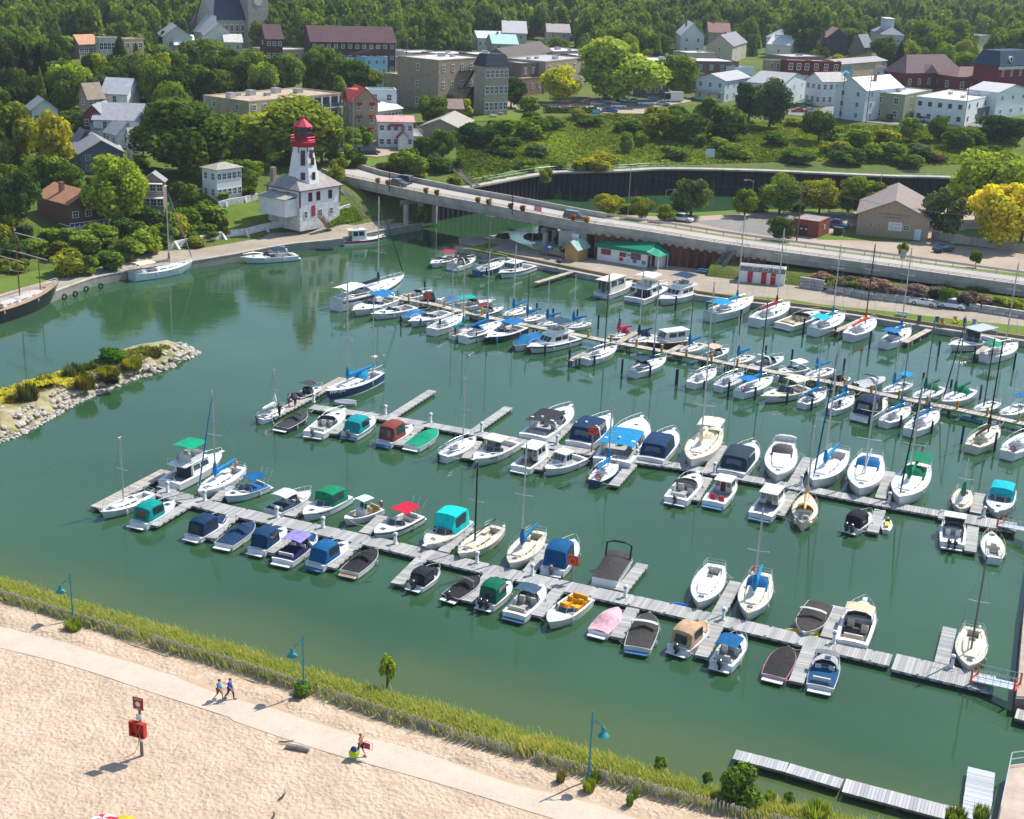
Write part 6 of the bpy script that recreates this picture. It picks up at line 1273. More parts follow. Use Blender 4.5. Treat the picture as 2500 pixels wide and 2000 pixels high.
# -- left shore and the hillside
t=bld('deck_house','brown shingled house with white railed deck above the towpath','o',(300,330),(560,400),(760,330),4.6,'gable',2.0,'siding',(.16,.08,.055),(.4,.2,.11),1,0,3,1.3,1.2,'y',ch=(.3,.55),cat='house')
lx,ly,h=dim(t)
dk=MB().box(-2,lx*.75,-3.4,-.05,.2,.4).build('deck',M['wood'],t,(.6,.58,.55));rl=MB();
for hh in(.75,1.4):rl.box(-2,lx*.75,-3.4,-3.32,.4+hh-.08,.4+hh)
for i in range(9):x=-2+(lx*.75+2)*i/8;rl.box(x-.06,x+.06,-3.42,-3.3,.4,1.5)
rl.box(-2.06,-2,-3.4,0,1.3,1.4);rl.build('deck_railing',M['matte'],dk,(.8,.8,.8))
for i in range(5):x=-1.9+(lx*.75+1.8)*i/4;MB().box(x-.08,x+.08,-3.3,-3.14,-2.6,.2).build('deck_post',M['wood'],t,(.4,.38,.35))
MB().add([(lx*.55,-1.6,3.6),(lx*1.02,-1.6,3.6),(lx*.78,-1.6,5.2),(lx*.55,1,3.6),(lx*1.02,1,3.6),(lx*.78,3,5.2)],[(0,1,2),(0,2,5,3),(2,1,4,5)]).build('porch_gable',M['shingle'],t,(.42,.21,.12))
t=bld('balcony_house','grey house with two balcony floors half hidden by the big tree','o',(1080,190),(1170,205),(1340,210),5.6,'gable',1.4,'siding',(.35,.22,.18),(.3,.3,.31),2,1,3,1.2,1.5,'y',cat='house')
lx,ly,h=dim(t)
for z in(2.6,5.3):
 e_=MB().box(0,lx,-1.8,-.04,z-.15,z).build('balcony',M['wood'],t,(.7,.7,.7));rl=MB()
 for hh in(.5,1.0):rl.box(0,lx,-1.8,-1.74,z+hh-.06,z+hh)
 if z<5:rl.build('balcony_railing',M['matte'],e_,(.65,.7,.72))
t=bld('white_house','white two storey house with a row of dark windows left of the lighthouse','o',(1690,125),(1780,120),(1985,95),6.2,'hip',1.0,'siding',(.78,.79,.8),(.36,.33,.28),2,2,5,1.0,1.4,cat='house')
bld('grey_house','slate grey gabled house with dark blue gables behind the lawn','s',(590,1190),(660,1260),(800,1275),4.2,'gable',2.4,'siding',(.11,.15,.19),(.27,.27,.29),2,1,3,1.0,1.1,'y',cat='house',ov=.6)
bld('porch_house','slate cottage wing with white porch posts beside the grey house','s',(600,1140),(640,1165),(740,1160),4.2,'gable',2.2,'siding',(.12,.16,.2),(.27,.27,.29),2,1,2,1.0,1.1,'y',cat='house',ov=.5)
bld('shed','yellow walled shed with grey flat gable roof behind the grey house','s',(770,1230),(830,1260),(1000,1250),3.0,'gable',1.0,'siding',(.6,.5,.26),(.42,.42,.42),1,1,2,.9,.9,cat='shed')
bld('cottage','small white cottage with pale roof between the trees','s',(860,1080),(960,1105),(1110,1095),3.2,'gable',2.0,'siding',(.76,.77,.76),(.45,.45,.46),1,2,1,.9,1.2,'y',cat='house')
bld('townhouse','narrow white house covered in grey trim left of the big dark tree','s',(1050,1120),(1075,1125),(1175,1120),5.0,'gable',1.6,'siding',(.72,.73,.74),(.4,.4,.41),3,1,3,.7,1.2,cat='house')
bld('brick_house','red brick gabled house with grey roof and white trim','s',(718,965),(870,975),(975,940),4.8,'gable',2.8,'brick',(.28,.07,.055),(.3,.3,.32),2,2,1,1.0,1.5,'x',cat='house')
bld('house','white house with broad grey roof right of the red brick gable','s',(958,965),(1145,995),(1225,925),4.8,'gable',2.8,'siding',(.76,.78,.8),(.3,.3,.33),2,2,2,.9,1.5,'y',cat='house')
bld('garage','low grey roofed garage below the red brick house','s',(690,1000),(760,1060),(865,1045),3.0,'gable',1.6,'siding',(.6,.6,.6),(.33,.33,.35),1,0,1,.9,.9,cat='garage')
bld('bungalow','grey roofed bungalow with white gable at the left edge trees','s',(215,870),(260,905),(430,880),4,'gable',2.2,'siding',(.7,.72,.74),(.3,.31,.34),1,1,3,1,1.2,'y',cat='house')
bld('dormer_house','brown house with gabled dormer and columned porch','s',(690,790),(720,800),(850,790),5.5,'gable',3,'siding',(.3,.24,.19),(.34,.27,.21),2,1,3,1.0,1.5,'x',cat='house')
bld('gable_house','narrow white gabled house between dark trees','s',(1020,775),(1045,775),(1150,745),5.8,'gable',3.2,'siding',(.78,.79,.8),(.45,.46,.5),2,1,1,1.0,1.6,'y',cat='house')
t=bld('store','store with bright orange canopy roof far left in the trees','s',(640,350),(650,360),(800,355),5,'gable',2.6,'siding',(.5,.4,.36),(.62,.33,.2),1,0,4,2,1.5,'x',cat='store')
bld('strip_building','cream two storey block with arched windows in the far trees','s',(800,310),(815,318),(975,318),10,'flat',2,'concrete',(.6,.55,.48),(.5,.48,.44),2,1,5,1.4,2.2,cat='building')
bld('shop','sand coloured shop block right of the cream block','s',(1010,320),(1020,328),(1180,325),8,'flat',2,'concrete',(.6,.44,.28),(.5,.46,.4),2,0,3,1.6,1.6,cat='store')
for q in(('house','far pale gabled house with white eaves left of the church','s',(1300,270),(1340,300),(1415,300),6,'gable',3.6,(.55,.57,.6),(.33,.34,.36),'y'),('cottage','far pale green gabled house below the church','s',(1600,250),(1690,285),(1785,280),6,'gable',4,(.62,.68,.66),(.35,.38,.38),'y'),('bungalow','far bungalow with shining white roof below the church','s',(1405,350),(1440,368),(1560,360),3.5,'gable',3,(.5,.42,.36),(.8,.76,.74),'x'),('hall','far hall with pale hipped roof right of the big maple','s',(1830,330),(1850,345),(1935,345),4,'gable',2.4,(.55,.5,.42),(.62,.6,.55),'x'),('house','far steep roofed brown house left of the church','s',(1560,190),(1580,200),(1620,205),7,'gable',4,(.3,.16,.12),(.25,.22,.22),'y')):
 bld(q[0],q[1],q[2],q[3],q[4],q[5],q[6],q[7],q[8],'siding',q[9],q[10],1,1,2,1.2,1.4,q[11],cat='house')
t=bld('church','stone church with dark blue roof and square clock tower at the top of the town','s',(1735,150),(1742,150),(2012,148),11,'gable',9,'brick',(.46,.42,.36),(.02,.04,.075),1,0,6,1.6,5.5,'x',rmat='seam',cat='church')
lx,ly,h=dim(t)
tw=MB().box(lx+.3,lx+9.5,-2,7,-2,h+17).build('tower',M['brick'],t,(.4,.36,.32))
MB().loft([[(lx+.0,-2.3,h+17),(lx+9.8,-2.3,h+17),(lx+9.8,7.3,h+17),(lx+.0,7.3,h+17)],[(lx+4.9,2.5,h+27)]*1+[]if False else[(lx+4.6,2.2,h+26),(lx+5.2,2.2,h+26),(lx+5.2,2.8,h+26),(lx+4.6,2.8,h+26)]],True,False,True).build('spire',M['seam'],tw,(.02,.035,.06))
MB().tube([(lx+4.9,-2.02,h+6.5),(lx+4.9,-2.12,h+6.5)],2.0,16).build('clock_face',M['matte'],tw,(.55,.53,.48))
for i in range(7):MB().box(i*lx/6-.4,i*lx/6+.4,-.8,-.01,-2,h-2).build('buttress',M['brick'],t,(.44,.4,.35))
MB().add([(-6,-3,h-5),(0,-3,h-5),(0,-3,h+1),(-6,4,h-5),(0,4,h+1),(0,4,h-5)],[(0,1,2),(0,2,4,3)]).build('porch_roof',M['seam'],t,(.5,.5,.5))
# -- town centre
t=bld('apartment_block','long brown brick apartment block with maroon shingle roof','t',(525,335),(535,338),(1232,348),10.5,'gable',4.5,'brick',(.1,.05,.045),(.13,.075,.08),3,0,12,1.2,1.3,'x',cat='apartment block')
lx,ly,h=dim(t)
MB().loft([[(lx+.02,0,0),(lx+.02,0,h),(lx+.02,ly/2,h+4.4),(lx+.02,ly,h),(lx+.02,ly,0)],[(lx+.2,0,0),(lx+.2,0,h),(lx+.2,ly/2,h+4.4),(lx+.2,ly,h),(lx+.2,ly,0)]],True,True,True).build('end_wall',M['siding'],t,(.7,.68,.68))
for x in(.18,.36,.66):b_=MB().box(lx*x-4,lx*x+4,-1.5,-.03,4.3,4.5).build('balcony',M['concrete'],t,(.6,.6,.6));MB().box(lx*x-4,lx*x+4,-1.5,-1.44,4.5,5.6).build('balcony_rail',M['matte'],b_,(.6,.62,.64))
bld('apartment_wing','maroon roofed wing with pale gable left of the long brown block','t',(115,300),(165,315),(300,320),11,'gable',4,'brick',(.12,.05,.045),(.14,.08,.085),3,1,3,1.2,1.4,'x',cat='apartment block')
bld('warehouse','low sand coloured flat building behind the trees','t',(180,410),(190,418),(515,412),4,'flat',2,'concrete',(.55,.48,.36),(.5,.48,.45),1,0,5,1.5,1.2,cat='warehouse')
bld('shop','small magenta fronted shop below the brown block','t',(790,400),(800,405),(905,405),4.5,'flat',2,'matte' if False else 'siding',(.4,.06,.14),(.5,.42,.42),1,0,3,1.3,1.6,cat='store')
t=bld('blue_building','pale blue flat roofed building with white windows','t',(965,470),(985,478),(1168,475),6,'flat',2,'siding',(.28,.55,.75),(.5,.5,.5),2,1,3,1.2,1.4,cat='building')
bld('garage_row','brown flat roofed garages right of the pale blue building','t',(1165,470),(1175,478),(1400,470),5,'flat',2,'brick',(.3,.23,.18),(.42,.4,.38),1,0,3,2,1.6,cat='building')
bld('hall','white flat roofed hall behind the brick hotel, left of three','t',(1345,430),(1360,440),(1600,435),6.5,'flat',2,'siding',(.45,.42,.4),(.78,.76,.74),1,0,3,1.5,1.6,cat='store')
bld('hall','white flat roofed hall behind the brick hotel, middle of three','t',(1590,440),(1600,452),(1870,445),7.5,'flat',2,'brick',(.25,.2,.18),(.8,.78,.76),1,0,4,1.2,1.4,cat='store')
bld('hall','white flat roofed hall with black dome vents, right of three','t',(1870,440),(1890,455),(2150,450),8.5,'flat',2,'brick',(.25,.22,.2),(.8,.78,.75),1,0,3,1.2,1.4,cat='store')
t=bld('hotel','tan brick hotel with black fire escapes','t',(1570,500),(1588,505),(1965,480),13.5,'flat',2,'brick',(.36,.29,.21),(.55,.53,.5),3,1,5,1.1,1.9,cat='hotel')
lx,ly,h=dim(t)
for r in range(3):
 z=h/3*(r+.35);e_=MB().box(lx*.42,lx*.8,-1.6,-.03,z-.12,z).build('fire_escape',M['metal'],t,(.02,.025,.03));fe=MB()
 for hh in(.5,1.0):fe.box(lx*.42,lx*.8,-1.6,-1.54,z+hh-.05,z+hh)
 for i in range(10):x=lx*(.42+.38*i/9);fe.box(x-.03,x+.03,-1.6,-1.54,z,z+1.0)
 fe.add([(lx*.5,-1.2,z-h/3+.1),(lx*.72,-1.2,z),(lx*.72,-.5,z),(lx*.5,-.5,z-h/3+.1)],[(0,1,2,3)]);fe.build('escape_stair',M['metal'],e_,(.02,.025,.03))
bld('mansard_building','stone building with dark mansard roof right of the brick hotel','t',(1965,545),(1972,548),(2165,545),13,'mansard',3.2,'brick',(.4,.36,.29),(.035,.05,.075),3,0,5,1.2,2.2,cat='building',ov=.3)
bld('annex','low tan stepped annex left of the brick hotel','t',(1350,620),(1362,632),(1590,610),7.5,'flat',2,'brick',(.42,.33,.2),(.42,.4,.38),2,0,3,1.1,1.9,cat='building')
t=bld('motel','three storey tan motel with white balcony galleries','t',(-60,835),(25,845),(785,775),8.8,'flat',2,'concrete',(.5,.41,.27),(.46,.36,.28),3,2,0,1.2,1.3,cat='motel')
lx,ly,h=dim(t)
for r in range(3):
 z=h/3*r
 e_=MB().box(lx*.62,lx,-1.9,-.03,z+.1,z+.3).build('gallery',M['concrete'],t,(.7,.7,.7))
 for i in range(5):
  x=lx*(.62+.38*i/4);MB().box(x-.15,x+.15,-1.95,-1.65,z+.3,z+2.93).build('gallery_post',M['matte'],e_,(.75,.75,.75))
 for i in range(4):x=lx*(.62+.38*(i+.5)/4);MB().box(x-1.5,x+1.5,-.06,-.02,z+.4,z+2.6).build('balcony_window',M['glass'],e_)
 MB().box(lx*.62,lx,-1.9,-1.85,z+.4,z+1.3).build('gallery_rail',M['metal'],e_,(.2,.24,.28))
 for i in range(5):window(t,lx*(.05+.11*i),-.02,z+1.7,1.4,1.3,'y')
for x,y in((.1,.6),(.35,.7),(.62,.7)):MB().box(lx*x-1,lx*x+1,ly*y-.8,ly*y+.8,h+.05,h+1.3).build('roof_unit',M['metal'],t,(.5,.5,.5))
t=bld('inn','tan brick inn with red gables and red awnings','t',(800,800),(880,835),(1005,825),9.0,'gable',3.0,'brick',(.42,.34,.23),(.5,.06,.05),3,2,2,1.0,1.6,'y',cat='inn',ov=.5)
lx,ly,h=dim(t)
MB().loft([[(-.5,ly*.3,h-.3),(-.5,ly*.9,h-.3),(-.5,ly*.6,h+2.6)],[(lx/2,ly*.3,h+2.2),(lx/2,ly*.9,h+2.2),(lx/2,ly*.6,h+2.7)]]).build('cross_gable',M['shingle'],t,(.55,.12,.11))
for r in(0,1,2):
 for i in range(2):x=lx*(i+.5)/2;MB().add([(x-.7,-.05,h/3*(r+.9)),(x+.7,-.05,h/3*(r+.9)),(x+.7,-.7,h/3*(r+.75)),(x-.7,-.7,h/3*(r+.75))],[(0,1,2,3)]).build('awning',M['canvas'],t,(.4,.04,.04))
t=bld('commercial_block','pale blue grey two storey commercial block with flat roof','t',(1000,745),(1240,750),(1362,735),7.4,'flat',2,'siding',(.62,.66,.68),(.2,.32,.34),2,2,3,1.5,1.7,cat='store')
t=bld('restaurant','single storey restaurant with white metal roof and long windows','t',(1040,895),(1075,915),(1282,890),3.6,'gable',1.4,'siding',(.6,.58,.52),(.74,.76,.78),1,1,7,1.3,1.7,'x',cat='restaurant',rmat='seam')
t=bld('white_inn','white two storey inn with red awnings, red roof edge and upper deck','t',(1092,1000),(1380,1005),(1490,985),6.4,'gable',1.0,'siding',(.8,.79,.79),(.62,.36,.34),2,5,2,1.1,1.3,'y',cat='inn')
lx,ly,h=dim(t)
for q in(.4,.6):MB().add([(-.06,ly*q-.8,h-.5),(-.06,ly*q+.8,h-.5),(-.8,ly*q+.8,h-1.0),(-.8,ly*q-.8,h-1.0)],[(0,1,2,3)]).build('awning',M['canvas'],t,(.5,.05,.06))
MB().loft([[(-2.6,ly*.18,0),(-2.6,ly*.18,3.0),(-2.6,ly*.32,4.2),(-2.6,ly*.46,3.0),(-2.6,ly*.46,0)],[(-.02,ly*.18,0),(-.02,ly*.18,3.0),(-.02,ly*.32,4.2),(-.02,ly*.46,3.0),(-.02,ly*.46,0)]],True,True).build('porch',M['siding'],t,(.8,.79,.79))
MB().loft([[(-2.9,ly*.13,2.75),(-2.9,ly*.32,4.4),(-2.9,ly*.51,2.75)],[(.1,ly*.13,2.75),(.1,ly*.32,4.4),(.1,ly*.51,2.75)]],False).build('porch_roof',M['shingle'],t,(.42,.04,.06))
dk=MB().box(lx*.0,lx+8,-2.4,-.05,2.9,3.1).build('deck',M['wood'],t,(.3,.3,.3));rl=MB()
for hh in(.5,1.0):rl.box(0,lx+8,-2.4,-2.34,3.1+hh-.07,3.1+hh)
for i in range(12):x=(lx+8)*i/11;rl.box(x-.04,x+.04,-2.4,-2.34,3.1,4.1)
rl.build('deck_railing',M['wood'],dk,(.3,.3,.3))
for i in range(4):x=1+(lx+6)*i/3;MB().box(x-.1,x+.1,-2.3,-2.1,-1,2.9).build('deck_post',M['wood'],t,(.35,.33,.3))
bld('cottage','weathered grey cottage among bushes right of the white inn','t',(1668,1000),(1760,1060),(1870,990),3.2,'gable',2.0,'siding',(.34,.29,.22),(.36,.33,.29),1,1,1,.9,1.0,'x',cat='cottage')
bld('shed','small brown roofed outbuilding below the hotel lawn','t',(1640,870),(1670,890),(1735,880),3.4,'gable',2.0,'brick',(.3,.2,.15),(.34,.24,.2),1,1,1,.8,.8,'x',cat='shed')
t=bld('pergola_shop','low building with pale awning behind the white inn','t',(1105,640),(1120,650),(1255,650),3.2,'gable',1.2,'siding',(.5,.62,.64),(.6,.72,.72),1,0,3,1.0,1.2,'x',cat='store')
# -- middle of the high street
bld('brick_store','dark brick store with grey roof left of the yellow tree','u',(240,525),(248,530),(440,520),9,'flat',2,'brick',(.2,.15,.13),(.34,.36,.38),2,0,3,1.2,1.9,cat='store')
bld('stone_store','long stone store behind the big willow','u',(438,510),(446,515),(780,480),9.5,'flat',2,'brick',(.42,.35,.25),(.42,.44,.46),2,0,5,1.3,2.0,cat='store')
bld('pitched_hall','brown pitched roof hall above the dark brick store','u',(150,480),(160,488),(500,420),8,'gable',3,'brick',(.24,.18,.16),(.13,.105,.1),1,0,3,1.2,1.5,'x',cat='hall')
bld('lower_store','brown rear building with two dark doors under the dark brick store','u',(245,650),(252,655),(420,640),5,'flat',2,'brick',(.3,.2,.15),(.45,.4,.36),1,0,3,1.1,1.6,cat='store')
bld('brick_row','long brown brick row with white flat roof right of the willow','u',(1300,495),(1312,505),(2035,515),8,'flat',2,'brick',(.17,.11,.1),(.74,.71,.68),2,0,8,1.2,1.8,cat='store')
bld('rear_annex','dark rear annex with flat canopy behind the parked truck','u',(1255,690),(1265,695),(1460,692),4,'flat',2,'siding',(.16,.14,.14),(.55,.5,.45),1,0,3,1.6,1.6,cat='building')
bld('rear_annex','low brown annex with white roof right of the willow trunk','u',(1640,610),(1650,618),(1750,610),6,'flat',2,'brick',(.3,.17,.13),(.72,.68,.62),1,0,2,1.1,1.4,cat='building')
t=bld('balcony_house','pale blue two storey house with long upper balcony','u',(1690,660),(1925,668),(2130,635),6.6,'gable',1.8,'siding',(.62,.7,.78),(.42,.42,.43),2,3,4,1.1,1.5,'x',cat='house')
lx,ly,h=dim(t);MB().box(-2.2,-.03,.2,ly,3.0,3.2).build('balcony',M['wood'],t,(.5,.55,.6))
bld('blue_roof_shop','white shop with dark blue roof band at the end of the brick row','u',(1990,555),(2000,562),(2160,560),6.5,'flat',2,'siding',(.6,.68,.72),(.3,.34,.4),1,0,3,1.3,1.4,cat='store')
for q in(('house','far house with teal metal roof left of the willow','u',(-40,330),(10,360),(170,345),6,'gable',3,(.5,.5,.48),(.4,.6,.6),'x'),('house','far grey roofed stone house right of the willow','u',(1830,350),(1985,380),(2100,345),7,'gable',4,(.48,.44,.36),(.25,.24,.27),'x'),('house','far white gabled house in the woods','u',(1520,260),(1560,290),(1605,270),8,'gable',5,(.75,.75,.74),(.5,.5,.5),'y'),('house','far house with red brown roof and chimney','u',(1760,250),(1790,265),(1900,260),6,'gable',4,(.5,.4,.32),(.3,.17,.14),'x'),('house','far house with pale roof left of the yellow tree tops','u',(80,230),(95,270),(180,260),7,'gable',4,(.5,.5,.5),(.42,.42,.43),'x'),('house','far grey roofed house above the willow','u',(440,240),(460,265),(600,262),6,'gable',3,(.5,.42,.4),(.36,.33,.32),'x')):
 bld(q[0],q[1],q[2],q[3],q[4],q[5],q[6],q[7],q[8],'siding',q[9],q[10],2,1,2,1.1,1.5,q[11],cat='house',ch=(.3,.5))
 # -- right end of town
t=bld('mansion','white mansion with pale roof, dormers and dark cupola','v',(170,310),(200,318),(490,305),7.5,'hip',4.2,'siding',(.72,.72,.72),(.62,.62,.64),2,1,5,1.2,1.6,cat='mansion')
lx,ly,h=dim(t);cx2,cy2=lx/2,ly/2
cu=MB().box(cx2-2,cx2+2,cy2-2,cy2+2,h+2,h+6.2).build('cupola',M['siding'],t,(.65,.66,.68));MB().loft([[(cx2-2.6,cy2-2.6,h+6.2),(cx2+2.6,cy2-2.6,h+6.2),(cx2+2.6,cy2+2.6,h+6.2),(cx2-2.6,cy2+2.6,h+6.2)],[(cx2-1,cy2-1,h+9.6),(cx2+1,cy2-1,h+9.6),(cx2+1,cy2+1,h+9.6),(cx2-1,cy2+1,h+9.6)]],True,False,True).build('cupola_roof',M['shingle'],cu,(.2,.22,.25))
bld('carriage_house','small white gabled house left below the mansion','v',(150,370),(235,375),(320,360),6,'gable',3.5,'siding',(.7,.64,.6),(.62,.6,.58),1,1,1,1.1,1.4,'y',cat='house')
t=bld('cupola_house','white house with grey hip roof and square white cupola','v',(900,250),(990,285),(1118,275),6,'hip',3.5,'siding',(.7,.72,.73),(.26,.28,.32),1,1,2,1.1,1.4,cat='house')
lx,ly,h=dim(t);cu=MB().box(lx*.25,lx*.65,ly*.3,ly*.7,h+1.5,h+7).build('cupola',M['siding'],t,(.72,.75,.77));MB().box(lx*.22,lx*.68,ly*.27,ly*.73,h+7,h+7.4).build('cupola_roof',M['seam'],cu,(.6,.6,.6))
bld('barn','dark gabled barn between the mansion and the cupola house','v',(490,290),(540,305),(595,300),8,'gable',4,'siding',(.06,.06,.06),(.3,.18,.15),1,0,0,1,1,'y',cat='barn')
bld('house','grey steep roofed house in front of the cupola house','v',(825,380),(840,385),(915,380),5,'gable',5,'siding',(.2,.18,.17),(.25,.26,.3),1,0,1,1,1,'x',cat='house')
bld('house','far pale flat house deep in the right hand woods','v',(1740,290),(1750,300),(1900,295),5,'flat',2,'siding',(.6,.6,.6),(.42,.4,.38),1,0,3,1.3,1.2,cat='house')
bld('storefront','narrow tan storefront at the left of the high street row','v',(60,500),(66,503),(205,505),7.5,'flat',2,'brick',(.42,.38,.25),(.5,.48,.45),2,0,3,1.2,2.2,cat='store')
bld('storefront','red brick storefront with arched windows','v',(204,498),(210,502),(408,508),8.2,'flat',2,'brick',(.22,.03,.03),(.5,.45,.42),2,0,3,1.6,2.4,cat='store')
bld('storefront','red brick storefront with white cornice','v',(406,505),(412,508),(655,518),8,'flat',2,'brick',(.24,.03,.03),(.5,.46,.42),2,0,3,1.5,2.4,cat='store',wf=(.8,.8,.8))
t=bld('warehouse','sand coloured warehouse with painted wave mural','v',(650,525),(655,530),(1030,500),7.4,'gable',1.2,'concrete',(.62,.5,.34),(.36,.34,.34),1,0,2,1.5,1.5,'x',cat='warehouse')
lx,ly,h=dim(t);MB().add([(.6,-.04,2.5),(8.5,-.04,2.5),(8.2,-.04,6.6),(.6,-.04,6.6)],[(0,1,2,3)]).build('mural',M['matte'],t,(.12,.4,.52));MB().add([(.6,-.06,3.2),(4,-.06,4.6),(7.5,-.06,3.6),(7.2,-.06,4.1),(4,-.06,5.4),(.6,-.06,4.2)],[(0,1,2,3,4,5)]).build('mural_wave',M['matte'],t,(.7,.75,.78))
bld('store_shed','white flat shed below the mural warehouse','v',(812,555),(820,560),(1012,555),5,'flat',2,'siding',(.72,.72,.73),(.6,.58,.56),1,1,2,1.2,1.2,cat='shed')
bld('apartment_house','pale blue grey gabled apartment house with skylights','v',(5,645),(165,700),(370,640),7.6,'gable',2.4,'siding',(.6,.68,.72),(.33,.33,.34),2,2,3,1.2,1.4,'y',cat='apartment house')
t=bld('apartment_house','white two storey apartment house with three arched upper windows','v',(283,660),(500,672),(700,668),7.8,'gable',2.4,'siding',(.74,.74,.76),(.5,.46,.43),2,3,4,1.3,1.7,'x',cat='apartment house')
t=bld('gabled_house','pale blue and tan three storey house with shining white roof','v',(700,715),(860,745),(1160,715),9.2,'gable',3.2,'siding',(.66,.72,.76),(.78,.78,.8),3,2,3,1.1,1.4,'x',cat='house',ch=(.45,.3))
bld('olive_house','olive green flat roofed house with large white windows','v',(918,780),(1180,790),(1400,745),7.6,'flat',2,'siding',(.32,.34,.2),(.5,.52,.54),2,3,2,1.6,2.0,cat='house')
t=bld('white_block','big white block with flat cream roof and dark picture window','v',(1200,815),(1680,840),(1935,780),7.2,'flat',2,'siding',(.78,.8,.82),(.72,.66,.6),2,5,4,1.2,1.4,cat='store',wf=(.2,.19,.18))
bld('dark_cottage','dark grey two level cottage with white windows right of the white block','v',(1728,900),(1740,905),(1920,880),3.6,'flat',2,'siding',(.1,.105,.115),(.6,.58,.56),1,0,3,1.2,1.1,cat='house')
bld('white_house','white house with low gable at the right edge of the town','v',(1925,760),(1940,765),(2200,740),8,'gable',2,'siding',(.74,.79,.84),(.5,.5,.52),2,0,3,1.6,1.2,'y',cat='house')
t=bld('library','red brick library with large brown hip roof','v',(1172,600),(1185,605),(1650,595),6.5,'hip',6,'brick',(.17,.035,.035),(.19,.13,.13),1,0,6,1.5,2.2,cat='library')
lx,ly,h=dim(t);MB().add([(lx*.28,-1,h),(lx*.52,-1,h),(lx*.4,-1,h+3),(lx*.28,3,h),(lx*.52,3,h),(lx*.4,5,h+3)],[(0,1,2),(0,2,5,3),(2,1,4,5)]).build('front_gable',M['shingle'],t,(.28,.2,.18))
bld('brick_hall','smaller red brick hall with brown hip roof right of the library','v',(1600,630),(1612,635),(1955,635),6.2,'hip',3.2,'brick',(.2,.04,.04),(.24,.15,.13),1,1,4,1.7,2.4,cat='hall')
t=bld('town_hall','tall red brick town hall with blue mansard roof','v',(1945,540),(1955,545),(2240,535),11,'mansard',5,'brick',(.2,.03,.035),(.03,.06,.11),2,0,4,1.3,2.2,cat='town hall',ov=.5)
lx,ly,h=dim(t);dm=MB().tube([(lx*.3,-.2,h+2.2),(lx*.3,1.6,h+2.2)],1.0,12).build('dormer',M['matte'],t,(.75,.75,.75));MB().tube([(lx*.3,-.26,h+2.2),(lx*.3,-.2,h+2.2)],.6,10).build('dormer_window',M['glass'],dm);MB().box(-.4,lx,-.5,-.02,h-1.2,h-.2).build('cornice',M['matte'],t,(.62,.58,.54))
# -- on the working quay
t=bld('marina_office','white marina office with green metal roof and red window frames','q',(868,722),(874,726),(1283,790),3.0,'flat',2,'siding',(.78,.78,.78),(.0,.25,.15),1,0,0,cat='marina office',zg=1.2,par=.02)
lx,ly,h=dim(t);ly=max(ly,4.5)
MB().loft([[(x,-.35,h-.55),(x,-.35,h+.12),(x,ly*.9,h+1.2),(x,ly+.3,h+.5)]for x in(-.2,lx+.2)],True,True,True).build('green_roof',M['seam'],t,(.0,.2,.11))
MB().add([(lx+.1,-.8,h+.0),(lx+2.9,-1.1,h-.6),(lx+3.1,3.4,h-.6),(lx+.1,4.2,h+.7),(lx+.1,-.8,h+.1),(lx+2.9,-1.1,h-.5),(lx+3.1,3.4,h-.5),(lx+.1,4.2,h+.8)],[(3,2,1,0),(4,5,6,7),(0,1,5,4),(1,2,6,5),(2,3,7,6)]).build('porch_roof',M['seam'],t,(.0,.26,.15))
for x,y in((lx+2.7,-.9),(lx+2.8,3.1)):MB().box(x-.06,x+.06,y-.06,y+.06,0,h-.6).build('porch_post',M['matte'],t,(.75,.75,.75))
for q,w_,hh in((.18,2.0,1.0),(.52,1.3,.8),(.78,2.0,1.1)):
 window(t,lx*q,-.03,1.75,w_,hh,'y',(.42,.04,.06))
for q,c_ in((.49,(.55,.03,.03)),(.63,(.7,.7,.7)),(.76,(.2,.15,.45)),(.64,(.1,.3,.55)),(.94,(.15,.35,.55)),(.95,(.7,.7,.72))):
 MB().box(lx*q-.4,lx*q+.4,-.05,-.01,.5 if q!=.64 else 1.6,1.15 if q!=.64 else 2.0).build('notice',M['matte'],t,c_)
MB().box(lx+.0,lx+.06,.5,1.4,0,2.1).build('door',M['matte'],t,(.45,.03,.04));MB().box(lx+.8,lx+2.2,1.8,3.6,0,2.0).build('kiosk',M['siding'],t,(.7,.68,.68))
t=bld('wooden_shed','new wooden shed with plank doors and green gable roof','q',(702,770),(795,740),(868,750),2.4,'gable',1.2,'siding',(.5,.3,.12),(.3,.48,.4),1,0,0,ridge='y',cat='shed',zg=1.2)
t=bld('washroom','white washroom hut with grey upper wall and red doors','q',(2030,900),(2040,905),(2420,940),2.9,'flat',2,'siding',(.74,.74,.72),(.3,.3,.31),1,0,0,cat='washroom',zg=1.2,par=.02)
lx,ly,h=dim(t);MB().box(-.03,lx+.03,-.03,.0,h-.85,h+.06).build('upper_wall',M['siding'],t,(.2,.195,.19))
for q in(.25,.55,.75):MB().box(lx*q-.45,lx*q+.45,-.07,-.01,.05,2.05).build('door',M['matte'],t,(.5,.02,.04))
for q in(.35,.58,.8):window(t,lx*q,-.05,h-.3,1.0,.5,'y')
t=bld('brick_hut','red brick utility hut with flat grey roof and brown doors','r',(258,520),(475,548),(565,510),3.2,'flat',2,'brick',(.26,.075,.045),(.3,.29,.27),1,0,1,.6,.9,cat='utility hut',zg=3.5,par=.1)
lx,ly,h=dim(t);MB().box(-.06,.0,ly*.42,ly*.75,0,2.2).build('door',M['matte'],t,(.06,.035,.03));
for q in(.48,.66):MB().box(-.08,-.06,ly*q-.2,ly*q+.2,1.3,1.6).build('notice',M['matte'],t,(.7,.7,.65))
t=thing('fishing_club','tan fishing club hall with brown roof and lettering on its gable','clubhouse',(0,0,0))
